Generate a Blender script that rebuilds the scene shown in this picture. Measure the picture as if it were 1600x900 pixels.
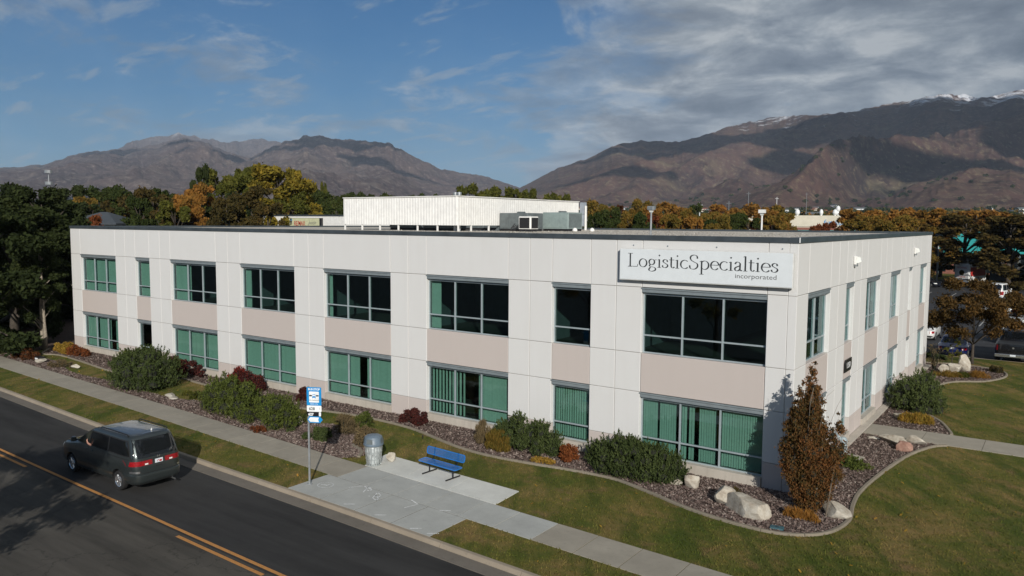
import bpy, bmesh, math, random
import numpy as np
from mathutils import Vector, Matrix
from mathutils.geometry import tessellate_polygon

for o in list(bpy.data.objects):
    bpy.data.objects.remove(o)
scene = bpy.context.scene
COL = scene.collection
rnd = random.Random(7)

# ------------------------------------------------------------------ camera
cam_data = bpy.data.cameras.new('camera')
cam_data.sensor_width = 36.0
cam_data.lens = 27.456
cam_data.clip_start = 0.1
cam_data.clip_end = 60000.0
cam = bpy.data.objects.new('camera', cam_data)
COL.objects.link(cam)
RIGHT = Vector((0.81272026, 0.58261836, 0.00645098))
UP = Vector((-0.05430642, 0.06472164, 0.99642457))
FWD = Vector((-0.58011773, 0.81016477, -0.08424051))
mw = Matrix((RIGHT, UP, -FWD)).transposed().to_4x4()
mw.translation = Vector((7.7176, -27.8881, 9.6))
cam.matrix_world = mw
scene.camera = cam

# ------------------------------------------------------------------ sun and sky
SUN_EL = math.radians(23.5)
SUN_DIR = Vector((0.674 * math.cos(SUN_EL), -0.739 * math.cos(SUN_EL), math.sin(SUN_EL)))
sun_data = bpy.data.lights.new('sun', 'SUN')
sun_data.energy = 4.85
sun_data.angle = math.radians(0.55)
sun_data.color = (1.0, 0.955, 0.885)
sun = bpy.data.objects.new('sun', sun_data)
sun.rotation_euler = (-SUN_DIR).to_track_quat('-Z', 'Y').to_euler()
sun.location = SUN_DIR * 200
COL.objects.link(sun)

world = bpy.data.worlds.new("World")
scene.world = world
world.use_nodes = True
wt = world.node_tree
for n in list(wt.nodes):
    wt.nodes.remove(n)

class NT:
    """small helper for node trees"""
    def __init__(self, t): self.t = t
    def n(self, typ, **kw):
        nd = self.t.nodes.new(typ)
        ins = kw.pop('ins', None)
        for k, v in kw.items(): setattr(nd, k, v)
        if ins:
            for k, v in ins.items():
                if isinstance(v, bpy.types.NodeSocket): self.t.links.new(v, nd.inputs[k])
                else: nd.inputs[k].default_value = v
        return nd
    def math(self, op, a, b=0.0, c=0.0, clamp=False):
        nd = self.t.nodes.new('ShaderNodeMath'); nd.operation = op; nd.use_clamp = clamp
        for i, v in enumerate((a, b, c)):
            if isinstance(v, bpy.types.NodeSocket): self.t.links.new(v, nd.inputs[i])
            else: nd.inputs[i].default_value = v
        return nd.outputs[0]
    def mix(self, f, a, b, mode='MIX'):
        nd = self.t.nodes.new('ShaderNodeMix'); nd.data_type = 'RGBA'; nd.blend_type = mode
        nd.clamp_factor = True
        for i, v in ((0, f), (6, a), (7, b)):
            if isinstance(v, bpy.types.NodeSocket): self.t.links.new(v, nd.inputs[i])
            elif i == 0: nd.inputs[0].default_value = v
            else: nd.inputs[i].default_value = (v[0], v[1], v[2], 1)
        return nd.outputs[2]
    def ramp(self, f, stops, interp='LINEAR'):
        nd = self.t.nodes.new('ShaderNodeValToRGB'); nd.color_ramp.interpolation = interp
        el = nd.color_ramp.elements
        while len(el) < len(stops): el.new(0.5)
        for e, (p, c) in zip(el, stops):
            e.position = p
            e.color = (c[0], c[1], c[2], 1) if isinstance(c, (tuple, list)) else (c, c, c, 1)
        self.t.links.new(f, nd.inputs[0])
        return nd.outputs[0]
    def noise(self, vec, scale, detail=4, rough=0.55, dist=0.0, out=0):
        nd = self.t.nodes.new('ShaderNodeTexNoise')
        if vec is not None: self.t.links.new(vec, nd.inputs['Vector'])
        nd.inputs['Scale'].default_value = scale; nd.inputs['Detail'].default_value = detail
        nd.inputs['Roughness'].default_value = rough; nd.inputs['Distortion'].default_value = dist
        return nd.outputs[out]

W = NT(wt)
sky = W.n('ShaderNodeTexSky', sky_type='NISHITA')
sky.sun_disc = False
sky.sun_elevation = SUN_EL
sky.sun_rotation = math.atan2(SUN_DIR.x, SUN_DIR.y)
sky.altitude = 1400
sky.air_density = 1.0
sky.dust_density = 0.6
sky.ozone_density = 1.6
tc = W.n('ShaderNodeTexCoord')
sep = W.n('ShaderNodeSeparateXYZ', ins={0: tc.outputs['Generated']})
dx, dy, dz = sep.outputs
# clouds lie on a high flat layer: direction projected onto that layer
inv = W.math('DIVIDE', 1.0, W.math('MAXIMUM', W.math('ADD', dz, 0.20), 0.08))
cx = W.math('MULTIPLY', dx, inv)
cy = W.math('MULTIPLY', dy, inv)
cvec = W.n('ShaderNodeCombineXYZ', ins={0: cx, 1: cy, 2: 0.0}).outputs[0]
big = W.noise(cvec, 0.8, 3, 0.5)
det = W.noise(cvec, 3.0, 11, 0.64, 0.35)
# cover grows towards +x (the right of the photograph)
side = W.math('ADD', W.math('MULTIPLY', dx, 0.80), W.math('MULTIPLY', dy, 0.45))
bias = W.math('MAXIMUM', W.math('MULTIPLY', W.math('ADD', side, 0.06), 1.0), -0.085)
cover = W.math('ADD', W.math('ADD', W.math('MULTIPLY', big, 0.5), W.math('MULTIPLY', det, 0.62)),
               W.math('MINIMUM', bias, 0.30))
mask = W.ramp(cover, [(0.47, 0.0), (0.57, 0.5), (0.72, 0.95)], 'EASE')
tone = W.noise(cvec, 3.4, 9, 0.6, 0.3)
ccol = W.ramp(tone, [(0.30, (1.35, 1.65, 2.05)), (0.43, (2.1, 2.45, 2.9)), (0.52, (3.1, 3.5, 3.9)), (0.62, (4.9, 5.2, 5.4))])
hor = W.ramp(dz, [(0.0, 0.80), (0.14, 0.30), (0.30, 0.0)])
# thin veil low over the horizon
veil = W.math('MULTIPLY', hor, W.math('ADD', -0.35, W.math('MULTIPLY', W.math('ADD', det, big), 1.25)), clamp=True)
deep = W.mix(1.0, sky.outputs[0], (0.07, 0.36, 0.57), 'MULTIPLY')
skyc = W.mix(veil, deep, (2.2, 3.1, 3.8))
wm = W.n('ShaderNodeMapping', ins={0: cvec, 2: (0, 0, 0.65), 3: (0.9, 2.4, 1.0)})
wis = W.noise(wm.outputs[0], 3.6, 9, 0.6, 0.25)
wmask = W.ramp(wis, [(0.57, 0.0), (0.65, 0.35), (0.76, 0.65)])
skyw = W.mix(wmask, skyc, (3.3, 3.75, 4.15))
allc = W.mix(mask, skyw, ccol)
bg = W.n('ShaderNodeBackground', ins={0: allc, 1: 0.10})
wo = W.n('ShaderNodeOutputWorld', ins={0: bg.outputs[0]})

scene.view_settings.view_transform = 'Standard'
scene.view_settings.look = 'None'
scene.view_settings.exposure = 0.0
scene.view_settings.gamma = 1.0
scene.view_settings.use_curve_mapping = False
scene.render.engine = 'CYCLES'
scene.cycles.max_bounces = 8
scene.cycles.transparent_max_bounces = 16
scene.cycles.transmission_bounces = 6

# ------------------------------------------------------------------ materials
MATS = {}
def newmat(name):
    m = bpy.data.materials.new(name); m.use_nodes = True
    t = m.node_tree
    for n in list(t.nodes): t.nodes.remove(n)
    MATS[name] = m
    return m, NT(t)
def finish(T, sh, disp=None):
    T.n('ShaderNodeOutputMaterial', ins={0: sh})
def pbsdf(T, col, rough=0.6, metal=0.0, bump=None, bstr=0.3, bdist=0.02, coat=0.0, spec=0.5):
    p = T.n('ShaderNodeBsdfPrincipled')
    def setv(k, v):
        if isinstance(v, bpy.types.NodeSocket): T.t.links.new(v, p.inputs[k])
        elif isinstance(v, (tuple, list)): p.inputs[k].default_value = (v[0], v[1], v[2], 1)
        else: p.inputs[k].default_value = v
    setv('Base Color', col); setv('Roughness', rough); setv('Metallic', metal)
    setv('Specular IOR Level', spec)
    if coat: setv('Coat Weight', coat); setv('Coat Roughness', 0.06)
    if bump is not None:
        b = T.n('ShaderNodeBump', ins={'Strength': bstr, 'Distance': bdist, 'Height': bump})
        T.t.links.new(b.outputs[0], p.inputs['Normal'])
    return p.outputs[0]
def pos(T): return T.n('ShaderNodeNewGeometry').outputs['Position']
def objc(T): return T.n('ShaderNodeTexCoord').outputs['Object']
def simple(name, col, rough=0.6, metal=0.0, var=0.12, scale=3.0, bump=0.0, coat=0.0, spec=0.5, coords='pos'):
    m, T = newmat(name)
    v = pos(T) if coords == 'pos' else objc(T)
    nz = T.noise(v, scale, 5, 0.6)
    lo = tuple(c * (1 - var) for c in col); hi = tuple(min(1, c * (1 + var)) for c in col)
    c = T.ramp(nz, [(0.3, lo), (0.7, hi)])
    b = T.noise(v, scale * 12, 4, 0.6) if bump else None
    finish(T, pbsdf(T, c, rough, metal, b, bump, 0.01, coat, spec))
    return m

def stained(name, col, dirt, amt, rough=0.75):
    """painted concrete with faint vertical weather streaks and fine grain"""
    m, T = newmat(name)
    p = pos(T)
    mp = T.n('ShaderNodeMapping', ins={0: p, 3: (1.3, 1.3, 0.12)})
    st = T.noise(mp.outputs[0], 2.4, 6, 0.65)
    bl = T.noise(p, 0.7, 5, 0.6)
    fn = T.noise(p, 26.0, 3, 0.7)
    f = T.math('MULTIPLY', T.ramp(st, [(0.45, 0.0), (0.8, 1.0)]), amt)
    f2 = T.math('MULTIPLY', T.ramp(bl, [(0.4, 0.0), (0.75, 1.0)]), amt * 0.7)
    oi = T.n('ShaderNodeObjectInfo').outputs['Random']
    c0 = T.mix(T.math('MULTIPLY', oi, 0.5), col, tuple(k * 0.955 for k in col))
    c = T.mix(f, c0, dirt); c = T.mix(f2, c, dirt)
    c = T.mix(T.math('MULTIPLY', fn, 0.10), c, tuple(k * 0.6 for k in col))
    finish(T, pbsdf(T, c, rough, 0, fn, 0.12, 0.006, spec=0.25))
    return m
stained('wall_white', (0.67, 0.665, 0.65), (0.56, 0.54, 0.51), 0.18)
stained('wall_pink', (0.53, 0.47, 0.435), (0.45, 0.40, 0.365), 0.2)
stained('foundation', (0.50, 0.455, 0.39), (0.30, 0.27, 0.23), 0.6)
simple('joint', (0.36, 0.34, 0.31), 0.9)
simple('flashing', (0.075, 0.09, 0.10), 0.38, 0.35, 0.25, 1.2)
simple('frame_metal', (0.40, 0.46, 0.48), 0.4, 0.3, 0.08)
simple('header_metal', (0.235, 0.27, 0.285), 0.45, 0.2, 0.12)
simple('interior', (0.13, 0.14, 0.155), 0.9)
simple('interior_floor', (0.06, 0.055, 0.05), 0.9)
simple('blind', (0.80, 0.80, 0.76), 0.7, 0, 0.06, 8)
simple('white_paint', (0.74, 0.75, 0.75), 0.45, 0, 0.06)
simple('sign_face', (0.70, 0.735, 0.75), 0.35, 0, 0.03)
simple('sign_edge', (0.62, 0.62, 0.60), 0.5)
simple('letter_dark', (0.035, 0.038, 0.04), 0.5)
simple('letter_grey', (0.14, 0.14, 0.14), 0.5)
simple('white_metal', (0.78, 0.77, 0.74), 0.5, 0.0, 0.08)
simple('galvanized', (0.36, 0.38, 0.39), 0.45, 0.6, 0.2, 6)
simple('dark_metal', (0.02, 0.02, 0.022), 0.5, 0.2)
simple('unit_green', (0.25, 0.31, 0.30), 0.5, 0.1, 0.15)
simple('unit_grey', (0.12, 0.14, 0.145), 0.55, 0.1, 0.2)
simple('louver_blue', (0.33, 0.37, 0.42), 0.45, 0.3)
simple('lamp_lens', (0.75, 0.76, 0.72), 0.25)
simple('blue_paint', (0.014, 0.155, 0.48), 0.32, 0, 0.08, 3, coat=0.3)
simple('black_paint', (0.012, 0.012, 0.014), 0.35)
simple('sign_blue', (0.01, 0.24, 0.56), 0.35)
simple('sign_white', (0.78, 0.80, 0.80), 0.4)
simple('red_print', (0.42, 0.03, 0.025), 0.5)
simple('yellow_pale', (0.55, 0.56, 0.36), 0.5)
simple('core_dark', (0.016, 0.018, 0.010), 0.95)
simple('grey_plastic', (0.12, 0.16, 0.20), 0.45, 0, 0.15)
simple('can_metal', (0.52, 0.56, 0.56), 0.3, 0.6, 0.2, 14)
simple('trash_bag', (0.50, 0.53, 0.53), 0.28, 0.2, 0.45, 9, 0.5)
simple('turquoise', (0.035, 0.33, 0.32), 0.45, 0.1, 0.12, 0.4)
simple('shingle', (0.05, 0.06, 0.07), 0.85)
simple('brick_red', (0.22, 0.09, 0.065), 0.85, 0, 0.25, 4)
simple('cream', (0.58, 0.54, 0.44), 0.7, 0, 0.1, 0.6)
simple('dark_glass', (0.012, 0.016, 0.02), 0.08, 0, 0.1, spec=0.8)
simple('car_glass', (0.006, 0.007, 0.008), 0.06, 0, 0.1, spec=0.7)
simple('tyre', (0.012, 0.012, 0.012), 0.85, 0, 0.2)
simple('chrome', (0.62, 0.63, 0.64), 0.22, 0.9, 0.05)
simple('van_paint', (0.060, 0.072, 0.072), 0.32, 0.65, 0.06, 2, coat=0.8)
simple('tail_red', (0.27, 0.006, 0.010), 0.18, 0, 0.3, 22, coat=0.7)
simple('plastic_black', (0.015, 0.015, 0.016), 0.6)
simple('skin', (0.55, 0.28, 0.20), 0.55)
simple('shirt', (0.06, 0.07, 0.10), 0.85)
simple('car_white', (0.68, 0.68, 0.66), 0.3, 0, 0.04, coat=0.6)
simple('car_black', (0.008, 0.008, 0.010), 0.25, 0.2, 0.1, coat=0.8)
simple('car_blue', (0.010, 0.022, 0.12), 0.25, 0.4, 0.1, coat=0.8)
simple('car_dark', (0.018, 0.020, 0.030), 0.25, 0.4, 0.1, coat=0.8)
simple('bark', (0.065, 0.052, 0.040), 0.95, 0, 0.35, 9, 0.6)
simple('bark_pale', (0.26, 0.22, 0.17), 0.9, 0, 0.3, 9, 0.4)
simple('valve_lid', (0.045, 0.11, 0.13), 0.6, 0, 0.25, 12)
simple('hydrant_grey', (0.30, 0.36, 0.38), 0.55, 0.1, 0.25, 12)
simple('wood_stake', (0.14, 0.11, 0.08), 0.85)
simple('chalk_paint', (0.62, 0.63, 0.62), 0.8, 0, 0.3, 14)
simple('plate_white', (0.66, 0.70, 0.74), 0.4)

def concrete(name, col, spot, scale=1.0):
    m, T = newmat(name)
    p = pos(T)
    a = T.noise(p, 0.9 * scale, 6, 0.65); b = T.noise(p, 38.0, 3, 0.7); s = T.noise(p, 5.0 * scale, 5, 0.7)
    oi = T.n('ShaderNodeObjectInfo').outputs['Random']
    c = T.ramp(a, [(0.3, tuple(k * 0.84 for k in col)), (0.7, tuple(k * 1.10 for k in col))])
    c = T.mix(T.math('MULTIPLY', oi, 0.30), c, tuple(k * 0.72 for k in col))
    c = T.mix(T.ramp(s, [(0.56, 0.0), (0.78, 0.55)]), c, spot)
    c = T.mix(T.math('MULTIPLY', T.ramp(b, [(0.4, 0.0), (0.7, 1.0)]), 0.16), c, tuple(k * 0.55 for k in col))
    finish(T, pbsdf(T, c, 0.9, 0, b, 0.25, 0.006, spec=0.2))
concrete('concrete_walk', (0.33, 0.30, 0.245), (0.20, 0.185, 0.155))
concrete('concrete_stop', (0.41, 0.415, 0.39), (0.29, 0.29, 0.275))
concrete('concrete_new', (0.62, 0.62, 0.575), (0.50, 0.50, 0.46))
concrete('concrete_kerb', (0.31, 0.26, 0.20), (0.16, 0.14, 0.11))
concrete('concrete_gutter', (0.175, 0.155, 0.13), (0.09, 0.08, 0.07))
concrete('concrete_edging', (0.25, 0.215, 0.165), (0.14, 0.12, 0.09), 2.0)

def asphalt(name, col, light, crack):
    m, T = newmat(name)
    p = pos(T)
    mp = T.n('ShaderNodeMapping', ins={0: p, 3: (0.10, 1.0, 1.0)})
    tr = T.noise(mp.outputs[0], 1.3, 6, 0.65)
    a = T.noise(p, 0.35, 6, 0.7); g = T.noise(p, 55.0, 3, 0.8); g2 = T.noise(p, 9.0, 5, 0.7)
    c = T.ramp(tr, [(0.34, tuple(k * 0.62 for k in col)), (0.66, tuple(k * 1.55 for k in col))])
    c = T.mix(T.ramp(a, [(0.45, 0.0), (0.8, 0.5)]), c, light)
    c = T.mix(T.ramp(g, [(0.50, 0.0), (0.75, 0.42)]), c, tuple(k * 2.6 for k in col))
    c = T.mix(T.ramp(g2, [(0.62, 0.0), (0.8, 0.35)]), c, light)
    if crack:
        vo = T.n('ShaderNodeTexVoronoi', feature='DISTANCE_TO_EDGE')
        dn = T.noise(p, 0.8, 5, 0.7, out=1)
        vv = T.n('ShaderNodeVectorMath', operation='MULTIPLY_ADD', ins={0: dn, 1: (2.2, 2.2, 2.2), 2: p})
        T.t.links.new(vv.outputs[0], vo.inputs['Vector']); vo.inputs['Scale'].default_value = 0.22
        c = T.mix(T.ramp(vo.outputs[0], [(0.0, 0.75), (0.006, 0.0)]), c, tuple(k * 0.35 for k in col))
    finish(T, pbsdf(T, c, 0.85, 0, g, 0.35, 0.006, spec=0.3))
asphalt('asphalt_new', (0.0235, 0.023, 0.0225), (0.045, 0.043, 0.040), False)
asphalt('asphalt_old', (0.054, 0.049, 0.041), (0.066, 0.06, 0.052), True)
asphalt('asphalt_lot', (0.030, 0.031, 0.034), (0.045, 0.045, 0.047), False)

m, T = newmat('yellow_line')
p = pos(T); w = T.noise(p, 14.0, 6, 0.75)
finish(T, pbsdf(T, T.mix(T.ramp(w, [(0.52, 0.0), (0.72, 0.75)]), (0.46, 0.21, 0.055), (0.10, 0.075, 0.045)), 0.8))
m, T = newmat('lot_line')
p = pos(T); w = T.noise(p, 9.0, 6, 0.75)
finish(T, pbsdf(T, T.mix(T.ramp(w, [(0.5, 0.0), (0.72, 0.8)]), (0.38, 0.38, 0.36), (0.06, 0.06, 0.06)), 0.8))

def grass_col(T, gain=1.0):
    p = pos(T)
    a = T.noise(p, 0.34, 6, 0.68); b = T.noise(p, 2.6, 5, 0.7); c2 = T.noise(p, 0.9, 5, 0.65, 0.4)
    g = lambda *c: tuple(k * gain for k in c)
    c = T.ramp(a, [(0.34, g(0.082, 0.108, 0.020)), (0.48, g(0.158, 0.140, 0.036)), (0.60, g(0.25, 0.175, 0.065))])
    c = T.mix(T.ramp(b, [(0.45, 0.0), (0.72, 0.6)]), c, g(0.066, 0.092, 0.018))
    mr = T.n('ShaderNodeMapping', ins={0: p, 2: (0, 0, 0.95)})
    mp = T.n('ShaderNodeMapping', ins={0: mr.outputs[0], 3: (0.20, 0.95, 1.0)})
    sk_ = T.noise(mp.outputs[0], 1.0, 5, 0.6)
    c = T.mix(T.ramp(sk_, [(0.46, 0.0), (0.60, 0.75)]), c, g(0.058, 0.084, 0.015))
    c = T.mix(T.ramp(c2, [(0.54, 0.0), (0.70, 0.8)]), c, g(0.21, 0.135, 0.065))
    return c, p
m, T = newmat('lawn')
c, p = grass_col(T, 0.95)
f = T.noise(p, 22.0, 4, 0.8)
c = T.mix(T.ramp(f, [(0.35, 0.45), (0.6, 0.0)]), c, (0.022, 0.026, 0.008))
finish(T, pbsdf(T, c, 0.95, 0, f, 0.6, 0.03, spec=0.1))
m, T = newmat('grass_blade')
c, p = grass_col(T, 1.25)
ri = T.n('ShaderNodeNewGeometry').outputs['Random Per Island']
c = T.mix(T.math('MULTIPLY', ri, 0.6), c, (0.05, 0.065, 0.018))
df = T.n('ShaderNodeBsdfDiffuse', ins={0: c}); tr = T.n('ShaderNodeBsdfTranslucent', ins={0: c})
mx = T.n('ShaderNodeMixShader', ins={0: 0.3, 1: df.outputs[0], 2: tr.outputs[0]})
finish(T, mx.outputs[0])

m, T = newmat('mulch_soil')
p = pos(T); a = T.noise(p, 1.2, 6, 0.7)
vo = T.n('ShaderNodeTexVoronoi', ins={'Vector': p, 'Scale': 24.0})
c = T.ramp(a, [(0.3, (0.055, 0.038, 0.032)), (0.7, (0.11, 0.078, 0.063))])
c = T.mix(T.ramp(vo.outputs['Color'], [(0.2, 0.0), (0.9, 0.55)]), c, (0.17, 0.125, 0.10))
finish(T, pbsdf(T, c, 0.95, 0, vo.outputs[0], 0.9, 0.03, spec=0.15))
m, T = newmat('mulch_chip')
ri = T.n('ShaderNodeNewGeometry').outputs['Random Per Island']
c = T.ramp(ri, [(0.0, (0.075, 0.052, 0.046)), (0.35, (0.14, 0.098, 0.084)), (0.7, (0.22, 0.165, 0.14)), (0.93, (0.30, 0.24, 0.205)), (1.0, (0.40, 0.34, 0.29))])
finish(T, pbsdf(T, c, 0.9, spec=0.15))
m, T = newmat('roof_gravel')
p = pos(T); a = T.noise(p, 14.0, 6, 0.85); b = T.noise(p, 0.5, 4, 0.6)
c = T.ramp(a, [(0.32, (0.40, 0.365, 0.31)), (0.68, (0.66, 0.61, 0.53))])
c = T.mix(T.ramp(b, [(0.4, 0.0), (0.8, 0.4)]), c, (0.46, 0.42, 0.36))
finish(T, pbsdf(T, c, 0.95, 0, a, 0.25, 0.01, spec=0.1))
m, T = newmat('rock')
p = objc(T); a = T.noise(p, 3.0, 7, 0.7); b = T.noise(p, 9.0, 6, 0.75)
oi = T.n('ShaderNodeObjectInfo').outputs['Random']
c = T.ramp(a, [(0.3, (0.26, 0.21, 0.16)), (0.5, (0.46, 0.415, 0.34)), (0.7, (0.56, 0.53, 0.46))])
c = T.mix(T.ramp(b, [(0.55, 0.0), (0.8, 0.7)]), c, (0.22, 0.14, 0.10))
finish(T, pbsdf(T, c, 0.92, 0, b, 0.7, 0.05, spec=0.15))
m, T = newmat('rock_pink')
p = objc(T); a = T.noise(p, 4.0, 7, 0.7)
c = T.ramp(a, [(0.3, (0.22, 0.11, 0.08)), (0.7, (0.44, 0.28, 0.22))])
finish(T, pbsdf(T, c, 0.92, 0, a, 0.7, 0.05, spec=0.15))

# window glass: green tint, mirror-like at grazing angles
m, T = newmat('window_glass')
gg = T.n('ShaderNodeNewGeometry')
dt = T.n('ShaderNodeVectorMath', operation='DOT_PRODUCT', ins={0: gg.outputs['Incoming'], 1: gg.outputs['Normal']})
sch = T.math('POWER', T.math('SUBTRACT', 1.0, T.math('ABSOLUTE', dt.outputs['Value']), clamp=True), 5.0)
fr = T.math('ADD', T.math('MULTIPLY', sch, 0.80), 0.10, clamp=True)
wob = T.noise(pos(T), 0.9, 2, 0.5)
bp = T.n('ShaderNodeBump', ins={'Strength': 0.04, 'Distance': 0.05, 'Height': wob})
gl = T.n('ShaderNodeBsdfGlossy', ins={0: (0.66, 0.84, 0.86, 1), 'Roughness': 0.02, 'Normal': bp.outputs[0]})
tr = T.n('ShaderNodeBsdfTransparent', ins={0: (0.32, 0.485, 0.435, 1)})
mx = T.n('ShaderNodeMixShader', ins={0: fr, 1: tr.outputs[0], 2: gl.outputs[0]})
finish(T, mx.outputs[0])

def leafmat(name, cols, transl=0.28, zone=None):
    m, T = newmat(name)
    ri = T.n('ShaderNodeNewGeometry').outputs['Random Per Island']
    oi = T.n('ShaderNodeObjectInfo').outputs['Random']
    nz = T.noise(pos(T), zone or 0.55, 3, 0.6)
    f = T.math('ADD', T.math('MULTIPLY', ri, 0.42), T.math('MULTIPLY', T.math('SUBTRACT', nz, 0.22), 0.95), clamp=True)
    f = T.math('ADD', f, T.math('MULTIPLY', T.math('SUBTRACT', oi, 0.5), 0.22), clamp=True)
    k = len(cols)
    c = T.ramp(f, [(i / (k - 1), cc) for i, cc in enumerate(cols)])
    df = T.n('ShaderNodeBsdfDiffuse', ins={0: c}); tl = T.n('ShaderNodeBsdfTranslucent', ins={0: c})
    mx = T.n('ShaderNodeMixShader', ins={0: transl, 1: df.outputs[0], 2: tl.outputs[0]})
    finish(T, mx.outputs[0])
leafmat('leaf_dark', [(0.018, 0.025, 0.012), (0.036, 0.048, 0.018), (0.066, 0.078, 0.028)])
leafmat('leaf_green', [(0.022, 0.034, 0.012), (0.045, 0.060, 0.018), (0.085, 0.090, 0.028)])
leafmat('leaf_olive', [(0.040, 0.050, 0.012), (0.095, 0.100, 0.022), (0.19, 0.165, 0.035)])
leafmat('leaf_yellow', [(0.060, 0.062, 0.014), (0.19, 0.15, 0.025), (0.36, 0.23, 0.030)])
leafmat('leaf_autumn', [(0.070, 0.078, 0.020), (0.22, 0.15, 0.034), (0.40, 0.18, 0.042)], 0.42)
leafmat('leaf_maple', [(0.035, 0.030, 0.012), (0.11, 0.066, 0.024), (0.24, 0.12, 0.036)])
leafmat('leaf_orange', [(0.11, 0.085, 0.024), (0.32, 0.165, 0.040), (0.46, 0.205, 0.052)], 0.42)
leafmat('leaf_rust', [(0.075, 0.026, 0.014), (0.19, 0.062, 0.024), (0.30, 0.11, 0.035)])
leafmat('leaf_rustdark', [(0.040, 0.020, 0.012), (0.095, 0.038, 0.018), (0.16, 0.065, 0.025)])
leafmat('leaf_brown', [(0.026, 0.027, 0.012), (0.078, 0.060, 0.021), (0.17, 0.098, 0.030)])
leafmat('leaf_pine', [(0.024, 0.036, 0.013), (0.066, 0.086, 0.030), (0.13, 0.150, 0.050)], 0.12, 1.6)
leafmat('leaf_juniper', [(0.034, 0.050, 0.013), (0.085, 0.105, 0.026), (0.15, 0.165, 0.042)], 0.15, 1.6)
leafmat('leaf_barberry', [(0.020, 0.008, 0.008), (0.065, 0.022, 0.020), (0.15, 0.045, 0.032)], 0.2, 2.0)
leafmat('leaf_red', [(0.10, 0.015, 0.012), (0.24, 0.03, 0.02), (0.30, 0.05, 0.03)], 0.2, 2.0)
leafmat('leaf_dry', [(0.075, 0.060, 0.035), (0.16, 0.12, 0.065), (0.25, 0.18, 0.09)], 0.2, 2.0)
leafmat('leaf_gold', [(0.13, 0.12, 0.025), (0.30, 0.19, 0.035), (0.40, 0.20, 0.05)], 0.2, 2.0)
leafmat('leaf_hornbeam', [(0.050, 0.050, 0.018), (0.098, 0.066, 0.025), (0.18, 0.080, 0.030), (0.27, 0.108, 0.038)], 0.25, 1.1)

m, T = newmat('van_roof_reflection')  # mottled reflection of sky and leaves painted into the roof colour
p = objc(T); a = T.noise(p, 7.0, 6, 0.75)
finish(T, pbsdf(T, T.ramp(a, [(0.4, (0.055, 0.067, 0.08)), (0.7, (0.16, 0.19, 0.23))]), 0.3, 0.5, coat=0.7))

# ------------------------------------------------------------------ mesh helpers
def mesh_from(name, verts, faces, mats, midx=None, smooth=False, sharp=None):
    me = bpy.data.meshes.new(name)
    me.from_pydata([tuple(v) for v in verts], [], [tuple(f) for f in faces])
    for mm in mats: me.materials.append(MATS[mm])
    if midx is not None: me.polygons.foreach_set('material_index', midx)
    if smooth:
        me.polygons.foreach_set('use_smooth', [True] * len(me.polygons))
        if sharp: me.set_sharp_from_angle(angle=math.radians(sharp))
    me.update()
    return me
def quads_mesh(name, V, mat, nper=4):
    """V: (N,nper,3) array -> one mesh of N separate polygons (fast)"""
    n = V.shape[0]
    me = bpy.data.meshes.new(name)
    me.vertices.add(n * nper); me.loops.add(n * nper); me.polygons.add(n)
    me.vertices.foreach_set('co', V.astype(np.float32).ravel())
    me.loops.foreach_set('vertex_index', np.arange(n * nper, dtype=np.int32))
    me.polygons.foreach_set('loop_start', np.arange(0, n * nper, nper, dtype=np.int32))
    me.update(calc_edges=True); me.validate()
    me.materials.append(MATS[mat])
    return me
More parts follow.
